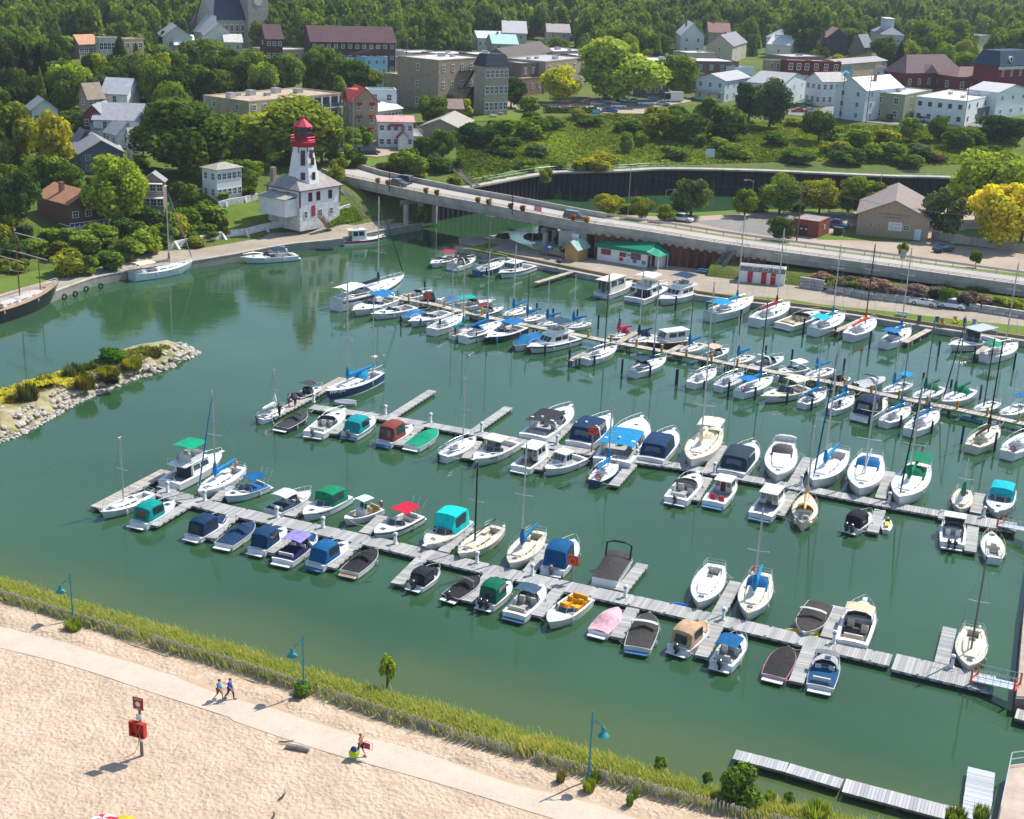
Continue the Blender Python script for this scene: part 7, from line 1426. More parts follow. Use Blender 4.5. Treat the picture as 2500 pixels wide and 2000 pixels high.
p0,p1=G('r',770,650,3.5),G('r',1360,705,3.5);d=p1-p0;wd=d.length;t.location=p0;t.rotation_euler=(0,0,math.atan2(d.y,d.x));hw_,rh_,dp_=4.2,3.2,24
MB().loft([[(0,y,-.5),(0,y,hw_),(wd/2,y,hw_+rh_),(wd,y,hw_),(wd,y,-.5)]for y in(0,dp_)],True,True,True).build('wall',M['siding'],t,(.36,.28,.2))
MB().loft([[(-.4,y,hw_-.1),(wd/2,y,hw_+rh_+.05),(wd+.4,y,hw_-.1),(wd+.4,y,hw_+.1),(wd/2,y,hw_+rh_+.25),(-.4,y,hw_+.1)]for y in(-.4,dp_)],True,True,True).build('roof',M['shingle'],t,(.27,.22,.2))
lettering(t,'LAKE HURON FISHING CLUB',wd*.5,-.03,hw_+.55,.62,(.09,.06,.045),wd*.42);lettering(t,'FISH HATCHERY',wd*.49,-.03,hw_-.15,.4,(.12,.08,.06),wd*.26)
MB().box(wd*.44,wd*.63,-.07,-.01,1.5,3.2).build('banner',M['matte'],t,(.72,.75,.78));lettering(t,'HATCHERY',wd*.535,-.09,2.8,.34,(.5,.05,.06),wd*.14);lettering(t,'open weekends',wd*.535,-.09,2.2,.3,(.1,.25,.5),wd*.15);lettering(t,'all welcome',wd*.535,-.09,1.8,.25,(.1,.25,.5),wd*.12)
for q,w_,hh,c_ in((.2,.6,.7,(.5,.6,.7)),(.31,.5,.55,(.5,.6,.7)),(.69,1.2,1.1,(.6,.62,.64))):window(t,wd*q,-.03,2.3,w_,hh,'y',c_)
MB().box(wd*.81,wd*.9,-.07,-.01,-.2,2.2).build('door',M['matte'],t,(.55,.72,.78))
bld('brick_store','brown brick store with white roof hidden behind the great willow','u',(770,468),(780,476),(1310,470),8,'flat',2,'brick',(.26,.17,.13),(.72,.7,.67),2,0,6,1.2,1.8,cat='store')
bld('high_street_block','far pale roofed block above the stone store','u',(500,425),(510,430),(790,420),7,'flat',2,'concrete',(.5,.45,.4),(.74,.73,.72),1,0,5,1.2,1.4,cat='store')
bld('high_street_block','low white roofed block between the brick row and the storefronts','u',(1600,430),(1610,440),(1840,440),5,'flat',2,'concrete',(.55,.48,.4),(.7,.68,.66),1,0,4,1.2,1.4,cat='store')
bld('high_street_block','grey roofed block left of the mural warehouse roof','v',(230,470),(240,474),(520,470),6,'flat',2,'brick',(.3,.22,.2),(.5,.49,.48),1,0,5,1.2,1.4,cat='store')
bld('school','long low pale school roof among the trees left of the far teal roof','t',(1900,305),(1910,312),(2170,318),5,'gable',2.5,'siding',(.6,.6,.58),(.62,.68,.7),1,0,6,1.4,1.2,'x',cat='school')
bld('high_street_block','tan flat block between the pale blue building and the white halls','t',(1170,420),(1180,428),(1380,425),6,'flat',2,'brick',(.42,.34,.26),(.66,.62,.58),1,0,4,1.2,1.4,cat='store')
patch('inn_car_park',[T('t',*q)for q in((730,1200),(900,1190),(1000,1160),(1100,1170),(1330,1200),(1480,1215),(1300,1260),(1080,1295),(830,1275),(720,1240))],M['dirt'],.12)
patch('street',[T('t',*q)for q in((690,1180),(700,1120),(900,1060),(1095,1035),(1110,1080),(1000,1120),(850,1160),(740,1210),(760,1350),(640,1350))],M['asphalt'],.12)
patch('hotel_lawn',[T('t',*q)for q in((1860,960),(2000,930),(2156,910),(2300,900),(2430,930),(2400,990),(2150,1000),(1880,1000))],M['turf'],.14)
patch('rear_car_park',[T('u',*q)for q in((380,860),(740,850),(1100,850),(1300,830),(1640,800),(1640,840),(1260,900),(1250,940),(920,935),(850,890),(600,900))],M['dirt'],.14)
patch('side_street',[T('t',*q)for q in((1850,935),(1960,840),(2080,815),(2200,830),(2240,900),(2100,905),(1950,940))],M['dirt'],.14)
patch('lane',[T('v',*q)for q in((180,900),(440,930),(520,880),(690,830),(690,870),(600,950),(830,1000),(1075,1010),(1530,1020),(2156,1020),(2156,1050),(1500,1050),(1060,1030),(620,985),(200,945))],M['asphalt'],.14)
patch('garden_lawn',[T('o',*q)for q in((400,230),(440,190),(640,140),(760,130),(700,190),(560,205),(430,240))],M['turf'],.1)
patch('quay_lawn_left',[T('o',*q)for q in((-100,1170),(0,1140),(250,1070),(560,990),(420,940),(250,960),(0,1030),(-100,1060))],M['turf'],.1)
patch('lighthouse_lawn',[T('o',*q)for q in((1840,440),(2050,390),(2156,400),(2290,420),(2500,530),(2400,570),(2156,600),(1900,640),(1830,560))],M['turf'],.12)
patch('verge_lawn',[T('t',*q)for q in((740,1290),(830,1280),(1040,1310),(1160,1300),(1140,1348),(900,1400),(770,1350))],M['turf'],.14)
#  vegetation
def leaf_mat(name,lo,hi,var,trans=.36):
 mt,nt,b=new_mat(name);oi=nd(nt,'ShaderNodeObjectInfo');at=nd(nt,'ShaderNodeAttribute',attribute_name='tone')
 r=ramp(nt,at.outputs['Fac'],[(0,lo),(1,hi)])
 c=mixc(nt,1.0,oi.outputs['Color'],r.outputs[0],'MULTIPLY')
 rr=ramp(nt,oi.outputs['Random'],[(0,(1-var,1-var*.6,1-var)),(.5,(1,1,1)),(1,(1+var*1.3,1+var,1-var*.4))])
 c=mixc(nt,1.0,c,rr.outputs[0],'MULTIPLY')
 df=nd(nt,'ShaderNodeBsdfDiffuse');tr=nd(nt,'ShaderNodeBsdfTranslucent');mx=nd(nt,'ShaderNodeMixShader');mx.inputs[0].default_value=trans
 c2=mixc(nt,1.0,c,(1.25,1.2,.6),'MULTIPLY')
 L(nt,c,df.inputs[0]);L(nt,c2,tr.inputs[0]);L(nt,df.outputs[0],mx.inputs[1]);L(nt,tr.outputs[0],mx.inputs[2])
 out=[n for n in nt.nodes if n.type=='OUTPUT_MATERIAL'][0];nt.nodes.remove(b);L(nt,mx.outputs[0],out.inputs[0]);return mt
M['leaf']=leaf_mat('leaves',(.38,.46,.42),(1.6,1.48,1.15),.4)
M['grass']=leaf_mat('dune_grass_blades',(.55,.8,.5),(1.6,1.3,1.5),.0,.4)
def leaf_mesh(name,P,N,size,seed,mat,aspect=1.5,jit=.6,tone=0):
 """one folded leaf-clump per point, facing N with some scatter"""
 r=np.random.default_rng(seed);n=len(P)
 N=N+r.normal(0,jit,(n,3));N/=np.linalg.norm(N,axis=1)[:,None]
 A=np.cross(N,r.normal(0,1,(n,3)));A/=np.linalg.norm(A,axis=1)[:,None];B_=np.cross(N,A)
 s=(size*r.uniform(.6,1.35,n))[:,None]
 v=np.stack([P-A*s*aspect*.5,P+B_*s*.5+N*s*.12,P+A*s*aspect*.5,P-B_*s*.5+N*s*.12],1).reshape(-1,3)
 me=bpy.data.meshes.new(name);me.vertices.add(4*n);me.vertices.foreach_set('co',v.ravel())
 me.loops.add(4*n);me.loops.foreach_set('vertex_index',np.arange(4*n,dtype=np.int32));me.polygons.add(n)
 me.polygons.foreach_set('loop_start',np.arange(0,4*n,4,dtype=np.int32));me.update(calc_edges=True)
 t_=me.attributes.new('tone','FLOAT','FACE');t_.data.foreach_set('value',np.clip(r.normal(.5,.17,n)+tone,0,1).astype(np.float32))
 me.materials.append(mat);return me
def crown(kind,seed,n,size):
 """points of a unit crown: radius .5, from 0 to 1 in height"""
 r=np.random.default_rng(seed)
 if kind=='spruce':
  t=r.random(n)**.75;z=1-t*.98;tier=(z*9)%1;rad=.48*t**.85*(.55+.5*(1-tier))+.01;a=r.random(n)*2*np.pi
  q=r.random(n)**.4;P=np.stack([rad*q*np.cos(a),rad*q*np.sin(a),z-.05*q],1);N=np.stack([np.cos(a)*.6,np.sin(a)*.6,np.full(n,.6)],1)
  return leaf_mesh('crown',P,N,size,seed,M['leaf'],2.0,.5)
 nl={'maple':34,'willow':26,'bush':13,'tall':20}[kind]
 c=r.normal(0,1,(nl,3));c/=np.linalg.norm(c,axis=1)[:,None];c*=r.uniform(.35,1.0,(nl,1))**.6
 c*=(.34,.34,.38);c[:,2]+=.5
 if kind=='bush':c[:,2]=np.clip(c[:,2],.12,.8)
 rad=r.uniform(.09,.19,nl)if kind!='bush' else r.uniform(.16,.26,nl)
 k=r.choice(nl,n,p=rad**2/np.sum(rad**2));d=r.normal(0,1,(n,3));d[:,2]=d[:,2]*.8+.25;d/=np.linalg.norm(d,axis=1)[:,None]
 lt_=r.normal(0,.2,nl)[k];sh_=r.uniform(.4,1.15,n)**.6;P=c[k]+d*(rad[k]*sh_)[:,None]
 if kind=='willow':
  P[:,2]+=-.06*r.random(n);N=d*.7+np.array([0,0,.2])
  out=P[:,:2]/np.maximum(.05,np.linalg.norm(P[:,:2],axis=1))[:,None];P[:,:2]+=out*.05*r.random((n,1))
  P[:,2]=np.clip(P[:,2],.02,1.05);return leaf_mesh('crown',P,N,size,seed,M['leaf'],2.6,.6,lt_)
 P[:,2]=np.clip(P[:,2],.0,1.08)
 return leaf_mesh('crown',P,d,size,seed,M['leaf'],1.5,.5,lt_)
CR={'maple':[crown('maple',s_,7000,.042)for s_ in(1,2,3,4,5)],'willow':[crown('willow',s_,8000,.036)for s_ in(11,12)],'spruce':[crown('spruce',s_,4500,.055)for s_ in(21,22,23)],'bush':[crown('bush',s_,2000,.08)for s_ in(31,32,33,34)],'tall':[crown('tall',s_,3500,.052)for s_ in(41,42,43)]}
LOW=[crown('maple',s_,1500,.085)for s_ in(51,52,53)]+[crown('spruce',54,600,.14)]
def trunk_mesh(seed):
 r=random.Random(seed);b_=MB();b_.tube([(0,0,-.05),(.01,0,.25),(.0,.01,.55),(.01,-.01,.8)],[.035,.024,.018,.006],7)
 for k in range(6):
  a_=r.random()*6.3;z=r.uniform(.22,.5);l_=r.uniform(.18,.3);b_.tube([(0,0,z),(l_*.5*math.cos(a_),l_*.5*math.sin(a_),z+.12),(l_*math.cos(a_),l_*math.sin(a_),z+.3)],[.014,.009,.003],5)
 return b_.mesh('trunk',M['wood'])
r_=np.random.default_rng(95);nw=420;aw=r_.random(nw)*6.28;rw_=r_.random(nw)**.5*.3;lw=r_.uniform(.4,1,nw);lean=r_.uniform(.05,.35,nw)
b_=np.stack([rw_*np.cos(aw),rw_*np.sin(aw),np.zeros(nw)],1);tp_=np.stack([(rw_+lean*.6)*np.cos(aw),(rw_+lean*.6)*np.sin(aw),lw],1);sw=np.stack([-np.sin(aw),np.cos(aw),np.zeros(nw)],1)*.022
wm_=MB();wm_.add(np.stack([b_-sw,b_+sw,(b_*.4+tp_*.6)+sw,tp_,(b_*.4+tp_*.6)-sw],1).reshape(-1,3).tolist(),[tuple(range(5*i,5*i+5))for i in range(nw)])
me=wm_.mesh('foliage',M['leaf']);me.attributes.new('tone','FLOAT','FACE').data.foreach_set('value',np.clip(r_.normal(.5,.25,nw),0,1).astype(np.float32));CR['weed']=[me]
TR=[trunk_mesh(s_)for s_ in(1,2,3)]
BRK=(.085,.065,.05)
CR['sapling']=[crown('tall',71,420,.11)]
n_tree=[0]
def tree(loc,wd,ht,kind,col,lb,group=None,name=None,clear=.07,cat=None):
 if 'weed' in lb:kind='weed'
 bu=kind in('bush','weed');nm=name or{'spruce':'spruce_tree','bush':'bush','weed':'weed'}.get(kind,'tree')
 t=thing(nm,lb,cat or('weeds' if kind=='weed' else 'shrub' if bu else 'tree'),loc,rd.uniform(0,6.28),group)
 cl=0.0 if bu else(.04 if kind=='spruce' else clear)
 o=obj('foliage' if bu else 'crown',rd.choice(CR[kind]),t,jit(col,.9,1.1));o.location=(0,0,ht*cl-.02*ht);o.scale=(wd,wd*rd.uniform(.88,1.1),ht*(1-cl)*1.02)
 if not bu:q=obj('trunk',rd.choice(TR),t,BRK);q.scale=(ht*.9,ht*.9,ht);n_tree[0]+=1
 return t
DK,MD,LT,YG,YL,BL=(.07,.125,.03),(.135,.215,.036),(.19,.275,.042),(.27,.30,.042),(.5,.46,.05),(.10,.155,.075)
def tree_at(zn,u,vb,vt,wpx,kind,col,lb,**k):
 p_=k.pop('at',None)or T(zn,u,vb);ht=max(1.0,height_of(p_,zn,u,vt));wd=wpx/ZN[zn][2]/pxm(p_)*1.16
 return tree(p_,wd,ht,kind,col,lb,**k)
for a_ in(('s',1500,1440,800,780,'maple',DK,'huge dark round maple left of the lighthouse'),('s',1450,900,495,540,'maple',DK,'second dark round maple standing behind the huge dark maple'),('s',1700,620,285,410,'maple',MD,'broad green maple on the hill below the church'),('s',1860,830,560,310,'maple',YG,'yellow-green maple between the dark maples and the motel'),('s',2060,830,390,420,'maple',MD,'dense green maple group left above the motel roof'),('s',1000,740,300,300,'spruce',DK,'tall dark spruce with a spire top left of the dark maples'),('s',1130,640,350,150,'spruce',DK,'slim dark spruce just right of the tallest spruce'),('s',1240,430,210,200,'spruce',DK,'dark spruce in front of the far pale houses'),('s',1350,430,250,180,'spruce',BL,'bluish spruce below the church lawn'),('s',350,860,370,280,'spruce',(.05,.042,.02),'tall brownish spruce, tallest of the three on the left'),('s',225,840,380,230,'spruce',(.045,.045,.02),'brownish spruce in the middle of the left three'),('s',110,850,450,250,'spruce',(.055,.035,.025),'reddish brown spruce at the left edge'),('s',570,890,480,400,'maple',LT,'bright green maple right of the brownish spruces'),('s',500,480,270,300,'maple',MD,'green maple left of the orange roofed store'),('s',120,1420,730,400,'tall',YG,'tall olive tree at the left edge above the brown deck house'),('s',430,1430,870,360,'tall',(.26,.27,.04),'tall golden green tree with bare trunk beside the garden lawn'),('s',600,1130,880,260,'maple',MD,'round tree behind the slate grey house'),('s',1120,910,730,250,'bush',(.03,.012,.02),'purple leaved shrub below the narrow white gabled house'),('s',920,910,770,190,'bush',(.06,.042,.03),'reddish brown shrub beside the porch of the dormer house'),('s',1930,1210,900,260,'maple',MD,'green tree right of the huge dark maple'),('s',1290,1160,860,250,'maple',LT,'light green tree behind the huge dark maple'),('s',1900,1345,1060,280,'maple',MD,'green tree between the huge dark maple and the golden lighthouse tree'),('o',1560,150,-50,230,'tall',DK,'dark tree directly behind the white house'),('o',2060,190,20,210,'maple',LT,'light green tree between the white house and the lighthouse'),('o',560,300,60,260,'maple',MD,'green tree behind the brown deck house roof'),('t',1450,1290,1120,170,'bush',MD,'dark bush below the deck of the white inn'),('s',790,1130,1050,160,'bush',YG,'yellow-green shrub behind the white cottage'),('s',840,180,110,150,'maple',(.03,.02,.03),'dark purple leaved tree far up the hill'),('s',1010,180,130,140,'maple',BL,'dark bluish tree beside the purple one far up the hill'),('o',150,620,20,360,'tall',(.1,.16,.05),'grey green tree left of the brown deck house'),('o',960,600,-10,520,'maple',LT,'leafy green tree between the brown deck house and the balcony house'),('t',390,1345,790,780,'maple',(.18,.235,.04),'large golden green maple right behind the lighthouse lantern'),('t',620,760,345,360,'maple',MD,'tall dense tree behind the motel roof'),('t',330,780,410,330,'maple',LT,'light green tree behind the left part of the motel roof'),('t',100,780,390,380,'maple',MD,'wide green tree at the left behind the motel'),('t',260,780,560,260,'maple',(.15,.2,.08),'grey green tree close behind the motel roof'),('t',880,770,460,330,'maple',MD,'green tree right behind the motel, near the pale blue shop'),('t',1010,760,540,270,'maple',LT,'light green tree in front of the pale blue building'),('t',1190,720,565,110,'tall',MD,'slim young street tree by the pale awning shop'),('t',1290,705,610,80,'tall',MD,'smallest young street tree by the stepped annex'),('t',1530,1030,765,280,'maple',MD,'round dark tree between the white inn and the hotel'),('t',1800,970,800,170,'maple',YG,'yellow-green small tree on the hotel lawn'),('t',1920,880,690,220,'maple',MD,'tree in front of the mansard building'),('t',1620,1310,1050,240,'maple',LT,'tree at the end of the inn deck'),('t',1450,870,790,150,'bush',YG,'hedge like bush below the stepped annex'),('t',1700,960,740,120,'tall',MD,'narrow tree in front of the hotel fire escapes'),('t',330,410,165,150,'spruce',DK,'dark spruce left of the long brown block'),('t',460,410,60,230,'tall',MD,'tall dark tree at the left end of the long brown block'),('u',160,890,610,250,'maple',DK,'dark globe shaped tree in front of the mansard building'),('u',560,850,540,340,'maple',(.38,.42,.05),'bright yellow-green tree left of the great willow'),('u',1040,840,275,660,'willow',(.32,.42,.09),'great pale green willow standing over the car park'),('u',1530,800,415,350,'maple',MD,'tall dark tree right of the great willow'),('u',330,925,790,190,'bush',MD,'clump of shrubs beside the dark globe tree'),('u',2110,1010,620,280,'tall',(.07,.12,.06),'dark bluish tree between the balcony house and the gabled apartments'),('v',60,1060,640,300,'maple',BL,'blue green tree left of the gabled apartment house'),('v',460,1180,880,280,'maple',DK,'dark tree on the slope below the parked cars'),('v',1220,1170,955,220,'maple',MD,'dark green tree on the slope below the white block'),('v',1450,1170,950,200,'maple',MD,'dark green tree right of the slope tree below the white block'),('v',1960,1180,930,380,'maple',DK,'broad dark tree below the right hand white house'),('v',1110,660,340,170,'spruce',(.05,.05,.025),'brownish spruce left of the library roof'),('v',340,495,330,140,'spruce',DK,'dark spruce left of two above the storefronts'),('v',490,500,370,150,'tall',DK,'dark tree right of two above the storefronts'),('v',1310,540,145,400,'maple',LT,'big rounded tree behind the library'),('v',1590,490,160,330,'maple',MD,'big tree behind the smaller brick hall'),('v',700,440,205,290,'maple',MD,'dense tree between the mansion and the cupola house'),('v',1640,560,325,220,'maple',YG,'yellow tinted tree behind the smaller brick hall'),('v',2010,560,200,380,'maple',LT,'large light tree behind the town hall'),('v',1000,490,300,240,'maple',MD,'green tree under the cupola house'),('v',780,420,180,170,'maple',(.035,.018,.03),'purple leaved tree in front of the cupola house'),('v',330,480,60,330,'maple',DK,'dark tall tree beyond the white mansion'),('u',430,215,40,300,'maple',(.26,.2,.02),'yellow autumn tree far out in the woods'),('u',900,300,190,110,'maple',(.26,.2,.02),'small yellow tree in the woods above the willow'),('u',1920,300,195,90,'maple',(.26,.2,.02),'small yellow tree beside the far red brown roof'),):tree_at(*a_)
z_=lambda zn,u,v:G(zn,u,v,3.5)
for a_ in(('r',1960,760,185,560,'maple',YL,'bright yellow tree right of the fishing club'),('r',1830,560,-110,760,'maple',(.28,.36,.05),'huge yellow-green tree at the right edge behind the bright yellow one'),('r',1490,690,240,390,'tall',(.13,.165,.08),'grey green tree leaning over the fishing club roof'),('r',2130,700,200,260,'maple',(.5,.46,.05),'golden tree at the right frame edge'),('r',1150,850,700,90,'tall',YG,'young roadside tree in front of the fishing club'),('r',1755,925,755,110,'tall',MD,'young roadside tree near the blue car'),('r',150,700,485,220,'maple',(.11,.16,.05),'small round tree left of the brick utility hut'),('q',1640,500,130,350,'tall',(.17,.22,.08),'feathery grey green tree by the river behind the road'),('q',960,490,300,250,'maple',(.38,.38,.04),'yellow-green tree at the river, leftmost behind the bridge end'),('q',1230,520,325,200,'maple',YG,'yellow-green tree at the river behind the first street lamp'),('q',1420,540,400,170,'maple',YG,'small bright tree at the river near the white car'),('q',940,470,355,40,'spruce',DK,'dark columnar conifer in front of the leftmost yellow tree'),('r',140,480,150,350,'maple',LT,'light green tree in the riverside row left of the yellow tinted ones'),('r',470,480,165,340,'maple',(.27,.29,.04),'yellow tinted tree in the riverside row, middle'),('r',790,490,145,400,'maple',(.27,.29,.045),'yellow tinted tree in the riverside row, nearest the club'),('q',2080,500,230,240,'tall',MD,'tree in the riverside row beside the feathery tree')):
 p_=z_(a_[0],a_[1],a_[2]);tree_at(*a_,at=p_)
bl_=[]
for zn,u,vb,vt,wp,c_ in(('o',190,680,560,170,BL),('o',390,720,600,230,MD),('o',560,760,590,200,MD),('o',830,760,560,340,LT),('o',670,820,650,260,LT),('o',590,980,760,290,YG),('o',470,850,700,220,(.13,.14,.02)),('o',1050,850,680,300,LT),('o',1220,810,590,260,LT),('o',1110,640,560,200,YG),('o',1230,580,430,220,MD),('o',1440,640,470,230,MD),('o',1700,570,400,330,LT),('o',1560,690,560,220,LT),('o',1720,680,560,230,MD),('o',1840,660,520,130,(.18,.13,.02)),('o',1600,740,660,200,YG),('o',880,950,780,240,MD),('o',700,980,820,200,LT),('o',40,830,740,130,(.2,.25,.1)),('o',40,960,850,120,YG),('o',180,960,850,160,YG),('o',1000,560,440,200,LT),('o',1350,740,560,200,MD),('o',760,700,600,180,YG),('p',750,240,80,150,YG),('o',2050,330,250,130,(.2,.2,.03)),('o',1830,370,300,150,YG),('o',480,180,110,180,MD),('o',620,200,120,160,LT),('o',760,260,170,150,MD),('o',1240,160,90,180,DK),('o',2050,260,100,140,MD),('o',330,180,90,150,MD)):
 tree_at(zn,u,vb,vt,wp,'bush',c_,'leafy green shrub on the hillside between the towpath and the houses',group='shrubs on the left hillside')
for zn,u,vb,vt,wp,c_ in(('u',1090,1265,1080,150,LT),('u',1230,1200,1070,130,LT),('u',1040,1100,1000,110,LT),('u',1360,1140,880,290,YG),('u',1560,1150,860,350,MD),('u',1900,1160,860,360,MD),('u',1760,960,790,210,MD),('u',1710,1220,1110,100,MD),('u',700,990,890,170,YG),('u',330,1010,920,200,MD),('u',60,1180,980,320,MD),('u',350,1150,950,330,MD),('u',500,1080,960,200,MD),('u',800,1040,950,220,MD),('u',1150,1090,960,260,MD),('u',130,1280,1130,300,MD),('u',400,1300,1190,240,BL),('v',600,1160,1040,200,LT),('v',760,1240,1060,300,LT),('v',1000,1200,1060,260,YG),('v',1000,1330,1160,300,MD),('v',1300,1320,1180,260,BL),('v',250,1040,960,200,YG),('v',300,1340,1220,260,MD),('v',700,1340,1210,300,DK),('v',1600,1240,1060,250,MD),('v',1750,1200,1060,200,MD),('v',1440,1340,1270,160,(.12,.07,.05)),('v',600,1290,1150,240,YG),('u',2000,1300,1180,280,MD),('u',1880,1240,1130,220,YG),('u',1480,1320,1200,240,MD),('t',1330,1440,1230,330,MD),('t',1600,1420,1280,240,MD),('t',1780,1180,1050,200,MD),('t',1900,1200,1000,260,DK),('t',2060,1180,1010,230,MD),('p',1250,150,30,200,MD),('p',1130,130,50,170,(.07,.06,.04)),('p',1560,120,10,190,DK),('p',1750,130,20,110,DK),('p',1420,170,90,160,YG),('p',1700,240,170,140,YG),('q',700,130,40,130,YL),('q',900,130,-10,290,YL),('q',780,120,50,130,(.2,.19,.02)),('q',450,220,90,110,YG),('u',930,1330,1240,260,YG),('v',110,1200,1080,220,MD),('v',1850,1330,1200,300,LT),('q',540,100,30,200,MD),('q',300,120,40,200,MD),('r',700,70,-30,250,MD),('r',1200,100,-20,280,MD),('r',300,50,-40,260,MD)):
 tree_at(zn,u,vb,vt,wp,'bush',c_,'green shrub on the overgrown bluff above the dark river wall',group='shrubs on the bluff')
for zn,u,vb,vt,wp in(('r',500,1050,960,200),('r',700,1090,990,180),('r',820,1110,1000,170),('r',950,1130,1010,200),('r',1100,1150,1060,180),('r',1290,1170,1060,220),('r',1430,1180,1080,180),('r',1700,1220,1120,180),('r',1830,1230,1150,160),('q',1560,860,790,160),('q',1700,880,820,160)):
 tree_at(zn,u,vb,vt,wp,'bush',(.29,.2,.27),'faded pink flowering shrub behind the concrete block wall',group='pink shrubs along the quay lane',at=G(zn,u,vb,1.9))
for zn,u,vb,vt,wp,c_ in(('r',420,930,860,140,YG),('r',600,1000,930,150,DK),('r',1500,1210,1090,150,MD),('r',1950,1240,1160,200,LT),('r',2080,1270,1180,160,YG),('q',1900,800,740,120,MD),('q',560,735,660,200,DK),('q',350,700,640,160,DK),('p',1450,560,420,130,MD),('p',1050,480,330,200,DK),('p',1000,420,330,180,MD),('q',100,690,640,120,DK)):
 tree_at(zn,u,vb,vt,wp,'bush',c_,'green shrub growing beside or under the bridge road',group='shrubs along the road embankment',at=G(zn,u,vb,1.8))
for i,(x,y)in enumerate([(q.x,q.y)for q in smooth_line([(x,y,0)for x,y in BANK[2:-2]],7.5)]):
 if i%3!=1:tree((x+.3,y-2,3.3),rd.uniform(4,7),rd.uniform(1.6,3.0),'bush',(MD,YG,LT,MD)[i%4],'riverside shrub behind the bridge road','shrubs along the river behind the road')
def hedge(lb,pts,wd,ht):
 pts=smooth_line(pts,.35);r=np.random.default_rng(4);P=[];N=[]
 for q in pts:
  for _ in range(40):a_=r.uniform(-1,1);z=r.random();P.append((q.x+r.normal(0,.2)+a_*wd*.4,q.y+r.normal(0,.2)+a_*wd*.4,q.z+z*ht));N.append((a_*.3,-.6,.6))
 me=leaf_mesh('hedge',np.array(P),np.array(N),.3,5,M['leaf']);o=obj('hedge',me,None,DK);tag(o,lb,'hedge')
hedge('clipped dark hedge above the bluff in front of the rear car park',[T('u',u,930)for u in(440,520,600,680,760,850)],2.0,1.8)
def cover(name,polys,n,size,seed,col,hh=.7,zfun=None):
 r=np.random.default_rng(seed);Q=[]
 for pl in polys:
  a_=np.array([[q.x,q.y]for q in pl]);lo_,hi_=a_.min(0),a_.max(0);c=r.uniform(lo_,hi_,(n*3,2));ins=np.zeros(len(c),bool);j=len(a_)-1
  for i in range(len(a_)):
   xi,yi=a_[i];xj,yj=a_[j];k=((yi>c[:,1])!=(yj>c[:,1]))&(c[:,0]<(xj-xi)*(c[:,1]-yi)/(yj-yi+1e-12)+xi);ins^=k;j=i
  Q.append(c[ins][:n])
 Q=np.concatenate(Q);lump=humps(Q,seed+1,500,.5,.8,3.0,Q[:,0].min(),Q[:,0].max(),Q[:,1].min(),Q[:,1].max())
 z=(hgt(Q)if zfun is None else zfun(Q));P=np.stack([Q[:,0],Q[:,1],z+np.clip(lump,-.3,1.5)*hh+r.random(len(Q))*hh*.5],1)
 N=np.stack([r.normal(0,.3,len(Q)),r.normal(-.3,.3,len(Q)),np.ones(len(Q))],1)
 tn=np.clip(humps(Q,seed+2,90,.5,4,11,Q[:,0].min(),Q[:,0].max(),Q[:,1].min(),Q[:,1].max()),-.6,.6)*.8+lump*.15;me=leaf_mesh(name,P,N,size,seed,M['leaf'],1.6,.5,tn);return tag(obj(name,me,None,col),kind='stuff')
cover('ground_cover',[[T('u',-300,1080),T('u',200,1000),T('u',700,960),T('u',1300,950),T('u',2156,1010),T('v',900,1040),T('v',2200,1060),T('r',2000,40),T('r',1400,90),T('r',300,45),T('q',1200,90),T('q',600,60),T('q',200,100),T('p',1900,230),T('p',1750,100)]],52000,.62,61,(.2,.26,.036),.8)
cover('hillside_weeds',[[T('o',420,720),T('o',900,560),T('o',1200,440),T('o',1700,400),T('o',1830,560),T('o',1600,730),T('o',1200,800),T('o',900,900),T('o',560,960)],[T('p',480,560),T('p',900,450),T('p',960,530),T('p',700,590)]],9000,.5,63,(.16,.25,.04),.7)
cover('embankment_weeds',[[G('r',330,950,2),G('r',600,980,2),G('r',1300,1080,2),G('r',2156,1150,2),G('r',2300,1260,2),G('r',1440,1200,2),G('r',530,1090,2)]],5000,.45,64,(.08,.12,.03),.8,lambda Q:np.full(len(Q),1.9))
# - the woods behind the town
BB=[]
for o in bpy.data.objects:
 if o.parent is None and 'dim' in o.keys():
  lx,ly,h=o['dim'];c_,s_=math.cos(o.rotation_euler.z),math.sin(o.rotation_euler.z);px=[]
  for x,y,z in[(x,y,z)for x in(0,lx)for y in(0,ly)for z in(0,h+1.5)]:
   q=Vector((o.location.x+c_*x-s_*y,o.location.y+s_*x+c_*y,o.location.z+z-CAM_H));k=q.dot(FWD);px.append((1250+CAM_F*q.dot(RT)/k,1000+CAM_F*q.dot(DN)/k))
  ctr=(o.location.x+c_*lx/2-s_*ly/2,o.location.y+s_*lx/2+c_*ly/2)
  BB.append((min(p_[0]for p_ in px),max(p_[0]for p_ in px),min(p_[1]for p_ in px),max(p_[1]for p_ in px),ctr[0],ctr[1],max(lx,ly)/2,math.hypot(lx,ly)/2))
def img(x,y,z):
 q=Vector((x,y,z-CAM_H));k=q.dot(FWD);return 1250+CAM_F*q.dot(RT)/k,1000+CAM_F*q.dot(DN)/k
rf_=np.random.default_rng(77);cand=[]
yy=300.0
while yy<1250:
 sp=8.0 if yy<700 else 10
 for x in np.arange(-yy*.46-30,yy*.46+40,sp):
  X,Y_=x+rf_.normal(0,sp*.3),yy+rf_.normal(0,sp*.3);cand.append((X,Y_))
 yy+=sp*.95
cand=np.array(cand);cz=hgt(cand);keepc=[];csd=signed(cand,SHORE)
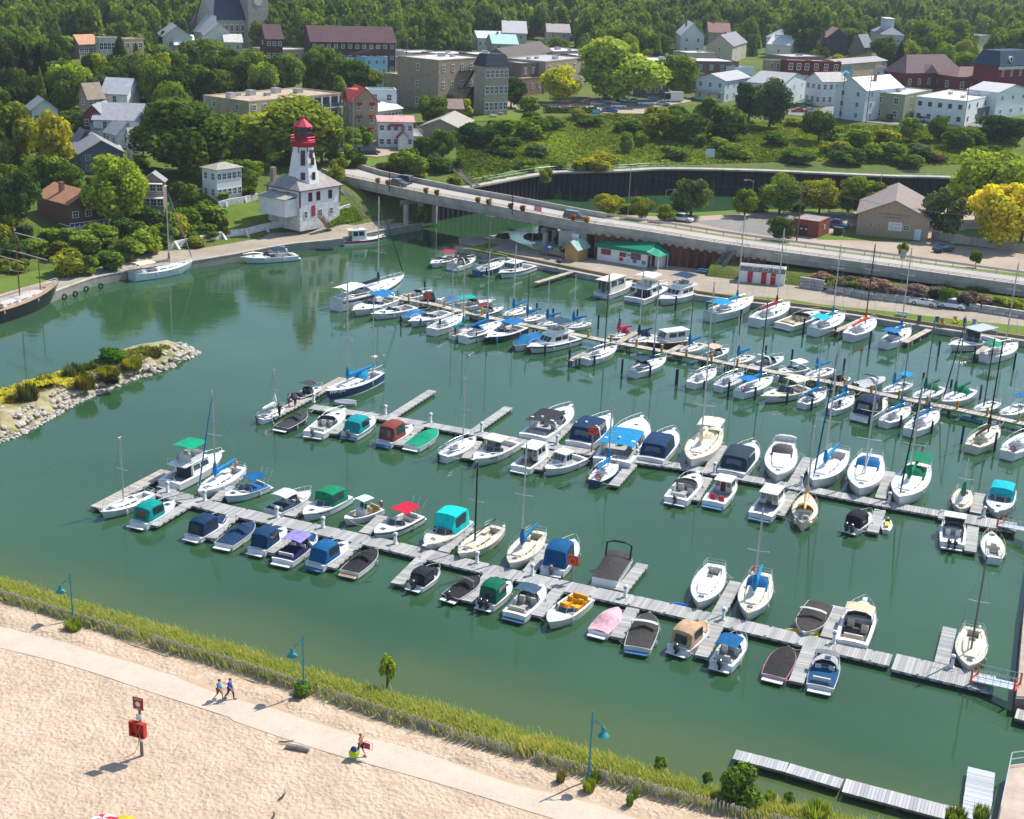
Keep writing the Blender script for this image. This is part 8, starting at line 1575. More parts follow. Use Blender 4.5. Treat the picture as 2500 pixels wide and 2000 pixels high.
for(X,Y_),Zg,sd_ in zip(cand,cz,csd):
 if sd_<12:continue
 ht=rf_.choice([rf_.uniform(8,12),rf_.uniform(11,18.5)]);wd=ht*rf_.uniform(.6,.95)
 u,v=img(X,Y_,Zg);ut,vt=img(X,Y_,Zg+ht);w_=wd*pxm((X,Y_,Zg))/2
 if u<-250 or u>2750:continue
 front=v>(330 if u<560 else 235 if u<900 else 180 if u<1500 else 140 if u<1700 else 150)
 if front and not(u<800 and v<520 and sd_>14 and Zg>5)and not(v<262 and sd_>70 and rf_.random()<.3):continue
 bad=False
 for x0,x1,y0,y1,bx,by,hr,dr in BB:
  if math.hypot(X-bx,Y_-by)<dr+wd*.3:bad=True;break
  if Y_<by and u+w_*.75>x0 and u-w_*.75<x1 and vt<y0+(y1-y0)*.45 and v>y0:bad=True;break
 if not bad:keepc.append((X,Y_,Zg,ht,wd,v))
r8=np.random.default_rng(31);nb8=0
for X,Y_ in r8.uniform((-120,205),(-36,345),(2600,2)):
 Zg=gz(X,Y_);sd_=float(signed([[X,Y_]],SHORE)[0])
 if sd_<11 or nb8>=95 or Zg<2:continue
 wd=r8.uniform(3.5,7.5);ht=wd*r8.uniform(.6,.95);u,v=img(X,Y_,Zg);ut,vt=img(X,Y_,Zg+ht);w_=wd*pxm((X,Y_,Zg))/2
 if u<-60 or v<300 or(u>640 and v>440):continue
 if any(math.hypot(X-bx,Y_-by)<dr+wd*.3 or(Y_<by and u+w_*.8>x0 and u-w_*.8<x1 and vt<y0+(y1-y0)*.6 and v>y0)for x0,x1,y0,y1,bx,by,hr,dr in BB):continue
 if u+w_>55 and u-w_<250 and vt<555 and v>470:continue
 if u+w_>340 and u-w_<405 and vt<500 and v>440:continue
 if vt<470 and 640<u+w_ and u-w_<860 and Y_<275:continue
 nb8+=1;tree((X,Y_,Zg),wd,ht,'bush',(MD,LT,MD,YG,DK,LT)[int(r8.integers(6))],'leafy green shrub on the hillside between the towpath and the houses','shrubs on the left hillside')
keepc.sort(key=lambda q:-q[5])
budget=290-n_tree[0]
pal=[DK,MD,MD,LT,LT,YG,(.05,.085,.03),BL]
for X,Y_,Zg,ht,wd,v in keepc[:budget]:
 kd='spruce' if rf_.random()<.1 else 'maple';tree((X,Y_,Zg),wd*(1 if kd=='maple' else .6),ht,kd,pal[int(rf_.integers(len(pal)))],'leafy tree in the woods among the far houses of the town' if kd=='maple' else 'dark conifer in the woods among the far houses of the town',group='trees of the wooded town' if kd=='maple' else 'conifers of the wooded town')
rest=keepc[budget:]
protos=[]
me=bpy.data.meshes.new('woods');me.from_pydata([(q[0],q[1],q[2])for q in rest],[],[])
for an,vals,ty in(('scl',[(q[4],q[4],q[3])for q in rest],'FLOAT_VECTOR'),):
 a_=me.attributes.new(an,ty,'POINT');a_.data.foreach_set('vector',np.array(vals,dtype=np.float32).ravel())
wo=obj('woods',me,None,(.145,.22,.045));tag(wo,kind='stuff')
ng=bpy.data.node_groups.new('woods','GeometryNodeTree');ng.interface.new_socket('Geometry',in_out='INPUT',socket_type='NodeSocketGeometry');ng.interface.new_socket('Geometry',in_out='OUTPUT',socket_type='NodeSocketGeometry')
gi=ng.nodes.new('NodeGroupInput');go=ng.nodes.new('NodeGroupOutput');ip=ng.nodes.new('GeometryNodeInstanceOnPoints');jn=ng.nodes.new('GeometryNodeJoinGeometry')
for i,lm in enumerate(LOW):
 q=rest[-1-i];o=obj('crown',lm,None,(.145,.22,.045));t=thing('tree','leafy tree at the far back of the woods','tree',q[:3],0,'trees at the back of the woods');o.parent=t;o.scale=(1,1,1)
 t.scale=(q[4],q[4],q[3]);oi_=ng.nodes.new('GeometryNodeObjectInfo');oi_.inputs['Object'].default_value=o;oi_.inputs['As Instance'].default_value=True;ng.links.new(oi_.outputs['Geometry'],jn.inputs[0])
ng.links.new(gi.outputs[0],ip.inputs['Points']);ng.links.new(jn.outputs[0],ip.inputs['Instance']);ip.inputs['Pick Instance'].default_value=True
rv=ng.nodes.new('FunctionNodeRandomValue');rv.data_type='INT';ng.links.new(rv.outputs[2],ip.inputs['Instance Index'])
[s_ for s_ in rv.inputs if s_.name=='Max' and s_.type=='INT'][0].default_value=3
na=ng.nodes.new('GeometryNodeInputNamedAttribute');na.data_type='FLOAT_VECTOR';na.inputs[0].default_value='scl';ng.links.new(na.outputs[0],ip.inputs['Scale'])
r2=ng.nodes.new('FunctionNodeRandomValue');r2.data_type='FLOAT_VECTOR';r2.inputs[1].default_value=(0,0,6.28);ng.links.new(r2.outputs[0],ip.inputs['Rotation'])
ng.links.new(ip.outputs[0],go.inputs[0]);md=wo.modifiers.new('woods','NODES');md.node_group=ng
# - dune grass along the near shore
r=np.random.default_rng(9);nb=120000
ii=r.integers(20,len(shl)-1,nb*2);Qs=np.array([[q.x,q.y]for q in shl]);Ns=np.array([[q.x,q.y]for q in nrm])
wv_=GW[ii];of=-r.uniform(.1,1,nb*2)*(wv_-.55);base=Qs[ii]+Ns[ii]*of[:,None]+r.normal(0,.5,(nb*2,2))
of=of*5/wv_;k=(base[:,0]>-55)&(base[:,0]<46);base,of=base[k][:nb],of[k][:nb];nb=len(base)
cl_=humps(base,12,700,.5,.4,1.6,-55,46,60,125);zb=np.interp(-of,[0,.8,1.8,3.2,4.4,5.2],[.1,.65,1.1,1.32,1.32,1.2])
ln_=np.clip(r.uniform(.4,.95,nb)*(.8+.4*cl_),.2,1.4);az_=r.random(nb)*6.28;le=r.uniform(.1,.5,nb);wdv=np.array([-.25,-.1])
tip=np.stack([base[:,0]+(np.cos(az_)*le+wdv[0]*.8)*ln_,base[:,1]+(np.sin(az_)*le+wdv[1])*ln_,zb+ln_],1);b0=np.stack([base[:,0],base[:,1],zb-.05],1)
sd_=np.stack([-np.sin(az_),np.cos(az_),np.zeros(nb)],1)*.026;md_=(b0*.45+tip*.55);md_[:,2]+=.08
v=np.stack([b0-sd_,b0+sd_,md_+sd_*.8,tip,md_-sd_*.8],1).reshape(-1,3)
me=bpy.data.meshes.new('dune_grass');me.vertices.add(5*nb);me.vertices.foreach_set('co',v.ravel());me.loops.add(5*nb);me.loops.foreach_set('vertex_index',np.arange(5*nb,dtype=np.int32));me.polygons.add(nb);me.polygons.foreach_set('loop_start',np.arange(0,5*nb,5,dtype=np.int32));me.update(calc_edges=True)
t_=me.attributes.new('tone','FLOAT','FACE');t_.data.foreach_set('value',np.clip(r.normal(.5,.25,nb)+.25*cl_,0,1).astype(np.float32));me.materials.append(M['grass']);tag(obj('dune_grass',me,None,(.36,.41,.13)),kind='stuff')
tf=thing('sand_fence','weathered grey slat fence holding the dune grass along the beach','fence',(0,0,0));fm=MB().box(-.045,.045,-.012,.012,-.3,1.0).mesh('slat',M['wood']);fx=[]
fln=smooth_line(FEN,.13);fln=[q for q in fln if-52<q.x<40]
oth=MB()
for i,q in enumerate(fln):
 if rd.random()<.05 or(int(i/14)%9==4 and rd.random()<.8):continue
 d_=fln[min(i+1,len(fln)-1)]-fln[max(i-1,0)];a_=math.atan2(d_.y,d_.x);fx.append((q,a_))
fx.sort(key=lambda k:k[0].y)
for q,a_ in fx[:300]:
 o=obj('slat',fm,tf,jit((.55,.5,.44),.75,1.15));o.location=(q.x,q.y,1.12);o.rotation_euler=(rd.uniform(.05,.25),rd.normalvariate(0,.06),a_);o.scale=(1,1,rd.uniform(.8,1.05))
for q,a_ in fx[300:]:
 c,s_=math.cos(a_)*.045,math.sin(a_)*.045;h_=rd.uniform(.75,1.0);oth.add([(q.x-c,q.y-s_,.8),(q.x+c,q.y+s_,.8),(q.x+c,q.y+s_+.12,1.12+h_),(q.x-c,q.y-s_+.12,1.12+h_),(q.x-c,q.y-s_+.03,.8),(q.x+c,q.y+s_+.03,.8),(q.x+c,q.y+s_+.15,1.12+h_),(q.x-c,q.y-s_+.15,1.12+h_)],[(0,1,2,3),(7,6,5,4),(3,2,6,7),(0,3,7,4),(1,5,6,2)])
tag(oth.build('slat',M['wood'],tf,(.52,.47,.41)),kind='stuff')
wr=MB();sm=fln[::14]
for zz in(.35,.8):wr.tube([(q.x,q.y-.02,1.1+zz)for q in sm],.012,3)
wr.build('wire',M['metal'],tf,(.3,.28,.26))
for zn,u,v0,v1,wp,kd,lb in(('w',828,418,208,120,'sapling','slender young tree growing out of the dune grass'),('B',1530,690,410,330,'bush','large bright bush in the dune grass by the pontoons'),('B',1420,650,440,200,'bush','smaller bush left of the large bright bush'),('B',862,432,318,110,'bush','low broad leaved plant at the water edge of the dune grass'),('B',1245,545,450,90,'bush','small bush in the dune grass left of the bright bushes'),('z',395,735,665,80,'bush','small dark weed beside the water right of the large bush'),('z',520,770,655,90,'tall','thin sapling at the water right of the large bush'),('z',720,850,740,200,'bush','pale weeds at the bottom edge beside the pontoon'),('z',1680,870,780,180,'bush','yellow green weeds in front of the link float'),('z',1850,870,750,130,'bush','brownish weeds at the foot of the square pontoon'),('w',320,480,400,120,'bush','green bush at the foot of the middle beach lamp'),('y',500,440,370,130,'bush','green weeds at the foot of the left beach lamp'),('B',290,600,530,120,'bush','sandy weed clump beside the right beach lamp'),('B',340,530,480,80,'bush','bright weed tuft right of the right beach lamp'),('B',670,650,580,60,'bush','yellow weed tuft on the sand below the fence'),('B',60,530,440,90,'bush','dry weed tuft on the sand left of the right beach lamp'),('B',620,720,640,70,'bush','low weed tuft on the trampled sand')):
 tree_at(zn,u,v0,v1,wp,kd,(.2,.28,.06)if 'dry' not in lb else(.2,.2,.06),lb,at=G(zn,u,v0,1.15),clear=.06)
 # - peninsula: rocks one by one, scrub on top
RK=[]
for s_ in range(7):
 bm=bmesh.new();bmesh.ops.create_icosphere(bm,subdivisions=1,radius=.5);rr=random.Random(s_)
 for q in bm.verts:q.co=Vector((q.co.x*rr.uniform(.75,1.2),q.co.y*rr.uniform(.75,1.2),q.co.z*rr.uniform(.5,1.0)))
 me=bpy.data.meshes.new('rock');bm.to_mesh(me);bm.free();me.materials.append(M['stone']);RK.append(me)
tr_=thing('rock_revetment','pale limestone boulders along the grassy spit','rocks',(0,0,0));south=smooth_line([G('x',*q,0)for q in((-60,1320),(0,1290),(200,1215),(400,1110),(600,1000),(800,885),(1000,795),(1200,710),(1400,635),(1750,525),(1900,440),(2050,370),(1990,300),(1880,265))],.25)
stones=[];r6=random.Random(8)
for _ in range(26000):
 q=south[r6.randrange(len(south))];tipf=max(0,min(1,(q.x+52)/14));i_=r6.uniform(-.4,5.2 if q.x<-56 else 3.4 if q.x<-48 else 3.6)
 c_=min(cen,key=lambda k:(k-q).length);d_=(c_-q);d_.z=0;p_=q+d_.normalized()*i_;sz=r6.uniform(.5,1.0)*(1+.95*tipf)
 if all((p_-o_).length>(sz+s2)*.31 for o_,s2 in stones):stones.append((p_.copy(),sz))
 if len(stones)>=1300:break
stones.sort(key=lambda k:-k[1]);rest_=MB()
for i,(p_,sz)in enumerate(stones):
 zz=min(1.25,max(0.0,penz(p_.x,p_.y)))+.05;col=jit((.5,.46,.4),.75,1.15)
 if i<300:
  o=obj('rock',r6.choice(RK),tr_,col);o.location=(p_.x,p_.y,zz);o.scale=(sz*1.15,sz*.95,sz*.8);o.rotation_euler=(r6.uniform(-.4,.4),r6.uniform(-.4,.4),r6.random()*6.3)
 else:
  me=RK[i%7];a_=r6.random()*6.3;ca,sa=math.cos(a_),math.sin(a_);rest_.add([(p_.x+sz*(k.co.x*ca-k.co.y*sa),p_.y+sz*(k.co.x*sa+k.co.y*ca),zz+sz*.8*k.co.z)for k in me.vertices],[tuple(f_.vertices)for f_ in me.polygons])
tag(rest_.build('rock',M['stone'],tr_,(.48,.44,.385)),kind='stuff')
pz=lambda Q:np.array([penz(x,y)for x,y in Q])
cover('spit_scrub',[[G('x',*q,.9)for q in((-100,1000),(0,960),(500,800),(900,720),(1300,560),(1800,340),(1500,330),(1000,470),(600,590),(200,720),(-100,840))]],5200,.34,71,(.3,.31,.06),.6,pz)
for zn,u,vb,vt,wp,c_,lb in(('x',1140,470,300,330,(.05,.13,.02),'bright green willow scrub on the spit'),('x',480,740,560,200,(.09,.12,.05),'grey green tall weeds on the spit, second clump'),('x',780,620,460,260,(.085,.12,.05),'grey green tall weeds on the spit, third clump'),('x',300,880,650,230,(.1,.11,.04),'straw green weeds on the spit, first clump'),('x',950,560,450,150,(.08,.11,.04),'small grey green weed clump beside the willow scrub'),('x',1180,690,590,150,(.04,.035,.025),'dark dead shrub at the water side of the spit'),('x',1150,620,500,260,(.17,.18,.02),'yellow-green weeds in the middle of the spit'),('x',1400,520,420,240,(.17,.18,.02),'yellow-green weeds nearer the tip of the spit'),('x',900,720,560,250,(.18,.17,.02),'golden weeds on the left part of the spit'),('x',1620,400,310,220,(.12,.11,.03),'brownish weeds near the tip of the spit'),('x',150,900,800,200,(.14,.12,.04),'dry weeds at the left edge of the spit')):
 p_=G(zn,u,vb,1.0);tree_at(zn,u,vb,vt,wp,'bush',c_,lb,at=p_)
 # - what each shrub and woodland tree stands beside
def rel_labels(groups):
 ref=[]
 for o in bpy.data.objects:
  if o.parent is None and 'category' in o.keys()and('dim' in o.keys()or(o['category']=='tree' and 'group' not in o.keys())or o['category']in('clubhouse','lighthouse','stairs')):
   q=o.location;c_=q.copy()
   if 'dim' in o.keys():lx,ly,_h=o['dim'];a_=o.rotation_euler.z;c_=Vector((q.x+math.cos(a_)*lx/2-math.sin(a_)*ly/2,q.y+math.sin(a_)*lx/2+math.cos(a_)*ly/2,0))
   ref.append((c_.x,c_.y,o['label']))
 todo=[o for o in bpy.data.objects if o.parent is None and o.get('group')in groups];pairs=[]
 for i,o in enumerate(todo):
  ds=sorted((math.hypot(o.location.x-x,o.location.y-y),k)for k,(x,y,_l)in enumerate(ref))[:34];pairs+=[(d_,i,k)for d_,k in ds]
 used,done=set(),set()
 for d_,i,k in sorted(pairs):
  if i in done:continue
  x,y,lb=ref[k];o=todo[i];dx,dy=o.location.x-x,o.location.y-y;rl_=('right of' if dx>0 else 'left of')if abs(dx)>abs(dy)else('behind' if dy>0 else 'in front of')
  for far_ in('','farther '):
   lab=groups[o['group']]+' '+far_+rl_+' the '+lb
   if lab not in used and len(lab.split())<=16:o['label']=lab;used.add(lab);done.add(i);break
rel_labels({'trees of the wooded town':'leafy tree','conifers of the wooded town':'conifer','shrubs on the bluff':'shrub','shrubs on the left hillside':'shrub','shrubs along the road embankment':'roadside shrub','shrubs along the river behind the road':'riverside shrub','pink shrubs along the quay lane':'pink shrub','trees at the back of the woods':'woodland tree'})
#  vehicles, people, posts
WHL=MB().tube([(0,-.11,0),(0,.11,0)],.33,12).mesh('wheel',M['rubber']);RIM=MB().tube([(0,-.12,0),(0,.12,0)],.19,10).mesh('rim',M['metal'])
def car(p_,az,kind,col,lb):
 Ln,Wd,H={'suv':(4.6,1.85,1.68),'sedan':(4.6,1.8,1.42),'van':(5,1.95,1.85),'pickup':(5.6,1.95,1.8),'open':(4.6,1.8,1.3),'truck':(6.2,2.2,2.9)}[kind]
 t=thing({'pickup':'pickup_truck','truck':'box_truck','van':'van'}.get(kind,'car'),lb,'truck' if kind in('truck','pickup')else 'car',p_,az);h=Wd/2
 pr=[(-Ln/2,.35),(-Ln/2,.85),(-Ln/2+.15,.95),(Ln*.22,.98),(Ln/2-.2,.82),(Ln/2,.65),(Ln/2,.32)]
 MB().loft([[(x,y*(.93 if z>.9 else 1),z)for x,z in pr]for y in(-h,-h*.9,h*.9,h)],True,True,True).build('body',M['paint'],t,col,True)
 x0,x1,x2,x3={'suv':(-.49,-.44,.1,.28),'van':(-.49,-.46,.2,.36),'sedan':(-.36,-.2,.08,.24),'pickup':(-.1,-.06,.14,.26),'open':(.1,.1,.1,.2),'truck':(.22,.24,.42,.48)}[kind]
 if kind!='open':
  MB().loft([[(x0*Ln,y,.95),(x1*Ln,y*.84,H-.05),(x2*Ln,y*.84,H-.05),(x3*Ln,y,.95)]for y in(-h*.93,h*.93)],True,True,True).build('window',M['glass'],t)
  MB().loft([[(x1*Ln-.1,y,H-.07),(x1*Ln,y*.95,H),(x2*Ln-.05,y*.95,H),(x2*Ln+.06,y,H-.07)]for y in(-h*.8,h*.8)],True,True,True).build('roof',M['paint'],t,col)
 else:
  MB().poly([(.2*Ln,-h*.85,.95),(.2*Ln,h*.85,.95),(.1*Ln,h*.75,1.35),(.1*Ln,-h*.75,1.35)]).build('windshield',M['glass'],t)
  for y in(-.4,.4):MB().box(-.35,.2,y-.25,y+.25,.9,1.2).build('seat',M['matte'],t,(.04,.035,.03))
 if kind=='truck':MB().box(-Ln/2,.18*Ln,-h,h,.7,H+.3).build('cargo_box',M['paint'],t,(.8,.8,.8))
 if kind=='pickup':MB().box(-Ln/2+.1,-.1*Ln,-h*.85,h*.85,.96,1.5).build('canopy',M['paint'],t,(.02,.1,.4))
 for sx in(-.31,.31):
  for y in(-h+.06,h-.06):o=obj('wheel',WHL,t,(.025,.025,.025));o.location=(sx*Ln,y,.33);obj('rim',RIM,o,(.45,.45,.47))
 for y in(-h*.72,h*.72):
  MB().box(Ln/2-.12,Ln/2+.01,y-.2,y+.2,.62,.76).build('headlight',M['glass'],t);MB().box(-Ln/2-.01,-Ln/2+.08,y-.18,y+.18,.68,.86).build('tail_light',M['matte'],t,(.35,.01,.01))
def on(u,f):a,b2=along(G('q',u,600,6).x);q=b2.lerp(a,f);return q+Vector((0,0,-.22))
LNE=(along(8)[1]-along(-8)[1]);aq=math.atan2(LNE.y,LNE.x)
lane=math.atan2((G('r',1660,1260,1.2)-G('r',1220,1200,1.2)).y,(G('r',1660,1260,1.2)-G('r',1220,1200,1.2)).x)
for p_,az,kd,c_,lb in((G('r',1325,1230,1.2),lane,'open',(.75,.75,.76),'white open convertible on the quay lane'),(G('r',1560,1255,1.2),lane,'suv',(.76,.77,.8),'white suv parked behind the convertible on the quay lane'),(G('q',535,825,1.2),aq,'pickup',(.12,.1,.08),'dark pickup truck with blue bed cover beside the wooden shed'),(on(620,.42),aq,'suv',(.02,.022,.025),'black car driving down the middle of the bridge'),(along(-28.5)[1].lerp(along(-28.5)[0],.42)+Vector((0,0,-.22)),aq-.1,'sedan',(.02,.022,.03),'black car at the left end of the bridge, front of two'),(along(-30)[1].lerp(along(-30)[0],.75)+Vector((0,0,-.22)),aq+3.0,'suv',(.03,.035,.045),'dark suv at the left end of the bridge, rear of two'),(G('q',1570,540,3.5),aq,'suv',(.75,.76,.78),'white suv parked among the riverside trees behind the road'),(G('r',600,590,3.5),aq,'pickup',(.02,.12,.28),'blue pickup truck behind the brick utility hut'),(G('r',1490,790,3.5),.6,'sedan',(.012,.02,.07),'dark blue car on the dirt lot right of the fishing club'),(T('t',790,1245),.1,'suv',(.75,.75,.76),'white car in the inn car park, far left'),(T('t',920,1265),.5,'suv',(.015,.04,.08),'dark blue car beside the navy van in the inn car park'),(T('t',1010,1270),.5,'van',(.012,.025,.055),'navy van in the inn car park'),(T('t',1400,1215),.1,'suv',(.3,.015,.02),'red suv in front of the white inn'),(T('u',590,850),.2,'van',(.35,.02,.02),'red van under the yellow-green tree'),(T('u',790,860),.1,'sedan',(.3,.015,.02),'red car in the shade left of the willow'),(T('u',870,870),.1,'sedan',(.3,.34,.36),'silver car right of the shaded red car'),(T('u',960,850),.3,'suv',(.3,.32,.3),'grey car below the willow trunk'),(T('u',1040,890),.2,'suv',(.72,.75,.78),'white suv in front of the willow'),(T('u',1100,840),.2,'sedan',(.75,.75,.75),'white car behind the white suv by the willow'),(T('u',1170,845),.2,'sedan',(.35,.45,.5),'pale blue car left of the white pickup'),(T('u',1270,865),.2,'pickup',(.7,.7,.7),'white pickup truck in the rear car park'),(T('u',970,925),.05,'sedan',(.02,.07,.3),'blue car at the front edge of the rear car park'),(T('u',1400,870),.2,'sedan',(.4,.42,.45),'silver car in front of the white box truck'),(T('u',1490,840),3.4,'truck',(.75,.75,.75),'white box truck in the rear car park'),(T('u',1350,850),.2,'van',(.04,.05,.06),'dark van left of the white box truck'),(T('v',230,885),.9,'suv',(.05,.03,.035),'dark car parked by the gabled apartments, leftmost'),(T('v',315,885),.9,'suv',(.04,.045,.05),'black car in the middle of the apartment car park'),(T('v',380,860),.2,'sedan',(.2,.4,.5),'pale blue car behind the black one by the apartments'),(T('v',305,925),.3,'sedan',(.5,.03,.03),'bright red car in the apartment car park'),(T('v',395,925),.3,'sedan',(.55,.58,.6),'silver car beside the bright red one'),(T('v',775,955),.2,'sedan',(.03,.04,.06),'dark car under the gabled house'),(T('v',1360,1000),.1,'suv',(.5,.58,.65),'pale blue suv in front of the white block'),(T('v',1070,985),.9,'van',(.1,.03,.03),'dark van in front of the olive house'),(T('s',1080,410),.1,'sedan',(.75,.75,.75),'white car in front of the sand coloured shop')):car(p_,az,kd,c_,lb)
def person(p_,az,lb,shirt,legs,hair,ph=1.0,shorts=False,bare=False,h=1.72,carry=None):
 t=thing('person',lb,'person',p_,az);k=h/1.72;sk=(.55,.3,.2)if not bare else(.5,.2,.11)
 a=.42*ph;J=dict(pel=(0,0,.93),sp=(.02,0,1.15),ch=(.03,0,1.36),nk=(.04,0,1.49),hd=(.07,0,1.6),tp=(.07,0,1.7),ls=(.03,.19,1.40),le=(-.06-a*.3,.25,1.13),lw=(.05-a*.35,.25,.9),rs=(.03,-.19,1.40),re=(.02+a*.3,-.25,1.13),rw=(.2+a*.4,-.24,.92),lh=(0,.1,.9),lk=(.2*ph+.02,.1,.5),la=(.26*ph,.1,.09),lt=(.26*ph+.2,.11,.04),rh=(0,-.1,.9),rk=(.03-.1*ph,-.1,.5),ra=(-.34*ph,-.1,.13),rt=(-.2*ph,-.11,.04))
 def skin(nm,edges,rad,col,mt_='matte',kids=()):
  ks=list(dict.fromkeys(q for e in edges for q in e));me=bpy.data.meshes.new(nm);me.from_pydata([tuple(c*k for c in J[q])for q in ks],[(ks.index(a_),ks.index(b_))for a_,b_ in edges],[]);me.materials.append(M[mt_])
  o=obj(nm,me,t,col);o.modifiers.new('skin','SKIN');
  for i,q in enumerate(ks):me.skin_vertices[0].data[i].radius=(rad.get(q,.07)*k,)*2;me.skin_vertices[0].data[i].use_root=i==0
  s_=o.modifiers.new('sub','SUBSURF');s_.levels=s_.render_levels=1;return o
 arms=[('ch','ls'),('ls','le'),('le','lw'),('ch','rs'),('rs','re'),('re','rw')];lg=[('pel','lh'),('lh','lk'),('lk','la'),('la','lt'),('pel','rh'),('rh','rk'),('rk','ra'),('ra','rt')]
 rad=dict(pel=.14,sp=.13,ch=.15,nk=.055,hd=.1,tp=.07,ls=.07,rs=.07,le=.045,re=.045,lw=.032,rw=.032,lh=.1,rh=.1,lk=.062,rk=.062,la=.04,ra=.04,lt=.035,rt=.035)
 skin('body',[('pel','sp'),('sp','ch'),('ch','nk'),('nk','hd'),('hd','tp')]+arms+lg,rad,sk)
 if not bare:skin('shirt',[('pel','sp'),('sp','ch'),('ch','ls'),('ls','le'),('ch','rs'),('rs','re')],dict(pel=.17,sp=.17,ch=.175,ls=.09,rs=.09,le=.065,re=.065),shirt,'canvas')
 skin('shorts' if shorts else 'trousers',[('pel','lh'),('lh','lk'),('pel','rh'),('rh','rk')]+([]if shorts else[('lk','la'),('rk','ra')]),dict(pel=.155,lh=.115,rh=.115,lk=.085,rk=.085,la=.065,ra=.065),legs,'canvas')
 for q in('l','r'):
  x,y,z=J[q+'t'];MB().box((x-.24)*k,(x+.06)*k,(y-.05)*k,(y+.05)*k,0,(z+.05)*k).build('shoe',M['matte'],t,(.3,.3,.32))
  x,y,z=J[q+'w'];hm=MB().box((x-.03)*k,(x+.03)*k,(y-.015)*k,(y+.02)*k,(z-.1)*k,z*k)
  for i,l_ in enumerate((.06,.075,.08,.07)):hm.tube([(k*(x-.03+i*.02),y*k,k*(z-.1)),(k*(x-.025+i*.02),k*(y-.01),k*(z-.1-l_))],.009,4)
  hm.tube([(k*(x+.03),y*k,k*(z-.03)),(k*(x+.06),k*(y-.02),k*(z-.09))],.011,4);hm.build('hand',M['matte'],t,sk)
 x,y,z=J['hd'];MB().loft([[(k*(x-.015+r_*math.cos(q*.785)),k*r_*math.sin(q*.785),k*zz)for q in range(8)]for zz,r_ in((1.6,.112),(1.68,.118),(1.73,.085),(1.76,.02))],True,True,True).build('hair',M['matte'],t,hair,True)
 f=MB().box(k*.165,k*.19,-.015,.015,k*1.58,k*1.615)
 for y in(-.04,.04):f.box(k*.16,k*.172,y-.014,y+.014,k*1.625,k*1.64)
 f.box(k*.158,k*.17,-.03,.03,k*1.545,k*1.555).build('face',M['matte'],t,tuple(c*.45 for c in sk))
 return t
wk=math.atan2((pcl[60]-pcl[40]).y,(pcl[60]-pcl[40]).x)
person(G('A',150,290,1.17),wk+.1,'walker in light blue shirt and shorts on the beach path',(.03,.28,.5),(.12,.1,.07),(.1,.03,.02),1,True)
person(G('A',265,280,1.17),wk,'walker in bright blue shirt and long trousers on the beach path',(.02,.05,.45),(.03,.05,.1),(.25,.03,.02),1.1)
man=person(G('A',1645,885,1.17),wk+2.9,'bare chested man in dark shorts carrying beach gear along the path',(.4,.2,.1),(.02,.015,.025),(.3,.15,.1),.9,True,True,1.78)
def place(name,lb,cat,p_,az,col,fn,mat='matte'):
 m_=MB();fn(m_);o=m_.build(name,M[mat],None,col);o.location=p_;o.rotation_euler=(0,0,az);return tag(o,lb,cat)
mp_=man.location
place('cooler_bag','lime green beach bag held by the bare chested man','bag',mp_+Vector((-.45,-.35,.2)),wk,(.45,.6,.02),lambda m_:m_.loft([[(-.28,-.2,0),(.28,-.2,0),(.28,.2,0),(-.28,.2,0)],[(-.32,-.22,.45),(.32,-.22,.45),(.32,.22,.45),(-.32,.22,.45)]],True,True,True).tube([(-.25,0,.45),(-.1,0,.75),(.1,0,.75),(.25,0,.45)],.03,5),'canvas')
place('towel','blue towel stuffed on top of the lime green bag','towel',mp_+Vector((-.45,-.35,.66)),wk,(.02,.06,.4),lambda m_:m_.loft([[(-.25,-.15,0),(.2,-.18,0),(.25,.15,0),(-.2,.18,0)],[(-.2,-.1,.22),(.15,-.12,.28),(.15,.1,.2),(-.15,.1,.25)]],True,True,True),'canvas')
place('folding_chair','folded red beach chair carried by the bare chested man','chair',mp_+Vector((.5,-.2,.75)),wk,(.55,.03,.07),lambda m_:m_.box(-.25,.2,-.08,-.03,0,.45).tube([(-.3,0,-.05),(.35,0,-.05),(.4,0,.5),(-.2,0,.55),(-.3,0,-.05)],.025,4),'canvas')
for zn,u,v,lb,c_ in(('a',455,485,'person in light blue shirt standing on the middle dock end float',(.2,.38,.6)),('a',520,480,'tanned person beside the light blue shirted one on the end float',(.4,.22,.1)),('a',355,590,'person in dark clothes facing the small white sailboat',(.03,.035,.05))):person(G(zn,u,v,.5),rd.uniform(0,6),lb,c_,(.05,.05,.06),(.08,.05,.03),.1)
def lamp(zn,u,vb,vt,fl,lb):
 b_=G(zn,u,vb,1.2);h=height_of(b_,zn,u,vt);t=thing('beach_lamp',lb,'street lamp',b_,0);tc=(.03,.24,.27)
 MB().tube([(0,0,-.2),(0,0,h)],.085,8,r1=.06).tube([(0,0,-.1),(0,0,.5)],.14,8).build('pole',M['matte'],t,tc,True)
 s_=fl;MB().tube([(0,0,h-.55),(s_*.4,-.12,h-.75),(s_*.75,-.2,h-1.15)],.045,5).tube([(0,0,h-.95),(s_*.4,-.12,h-.8)],.035,5).build('arm',M['matte'],t,tc)
 MB().loft([[(s_*.8+r_*math.cos(k*.524),-.22+r_*math.sin(k*.524),h+z)for k in range(12)]for z,r_ in((-1.1,.06),(-1.25,.17),(-1.5,.16),(-1.62,.3),(-1.78,.42),(-1.8,.36))],True,True,True).build('lamp_shade',M['matte'],t,tc,True)
lamp('y',497,370,45,-1,'teal beach lamp at the left in the dune grass');lamp('w',338,465,115,-1,'teal beach lamp in the middle above the two walkers');lamp('w',2003,965,565,1,'teal beach lamp at the right with its shade turned to the right')
b_=G('y',965,1292,1.15);t=thing('rescue_post','weathered rescue post with red sign and open red equipment box on the sand','rescue post',b_,-.35);h=4.5
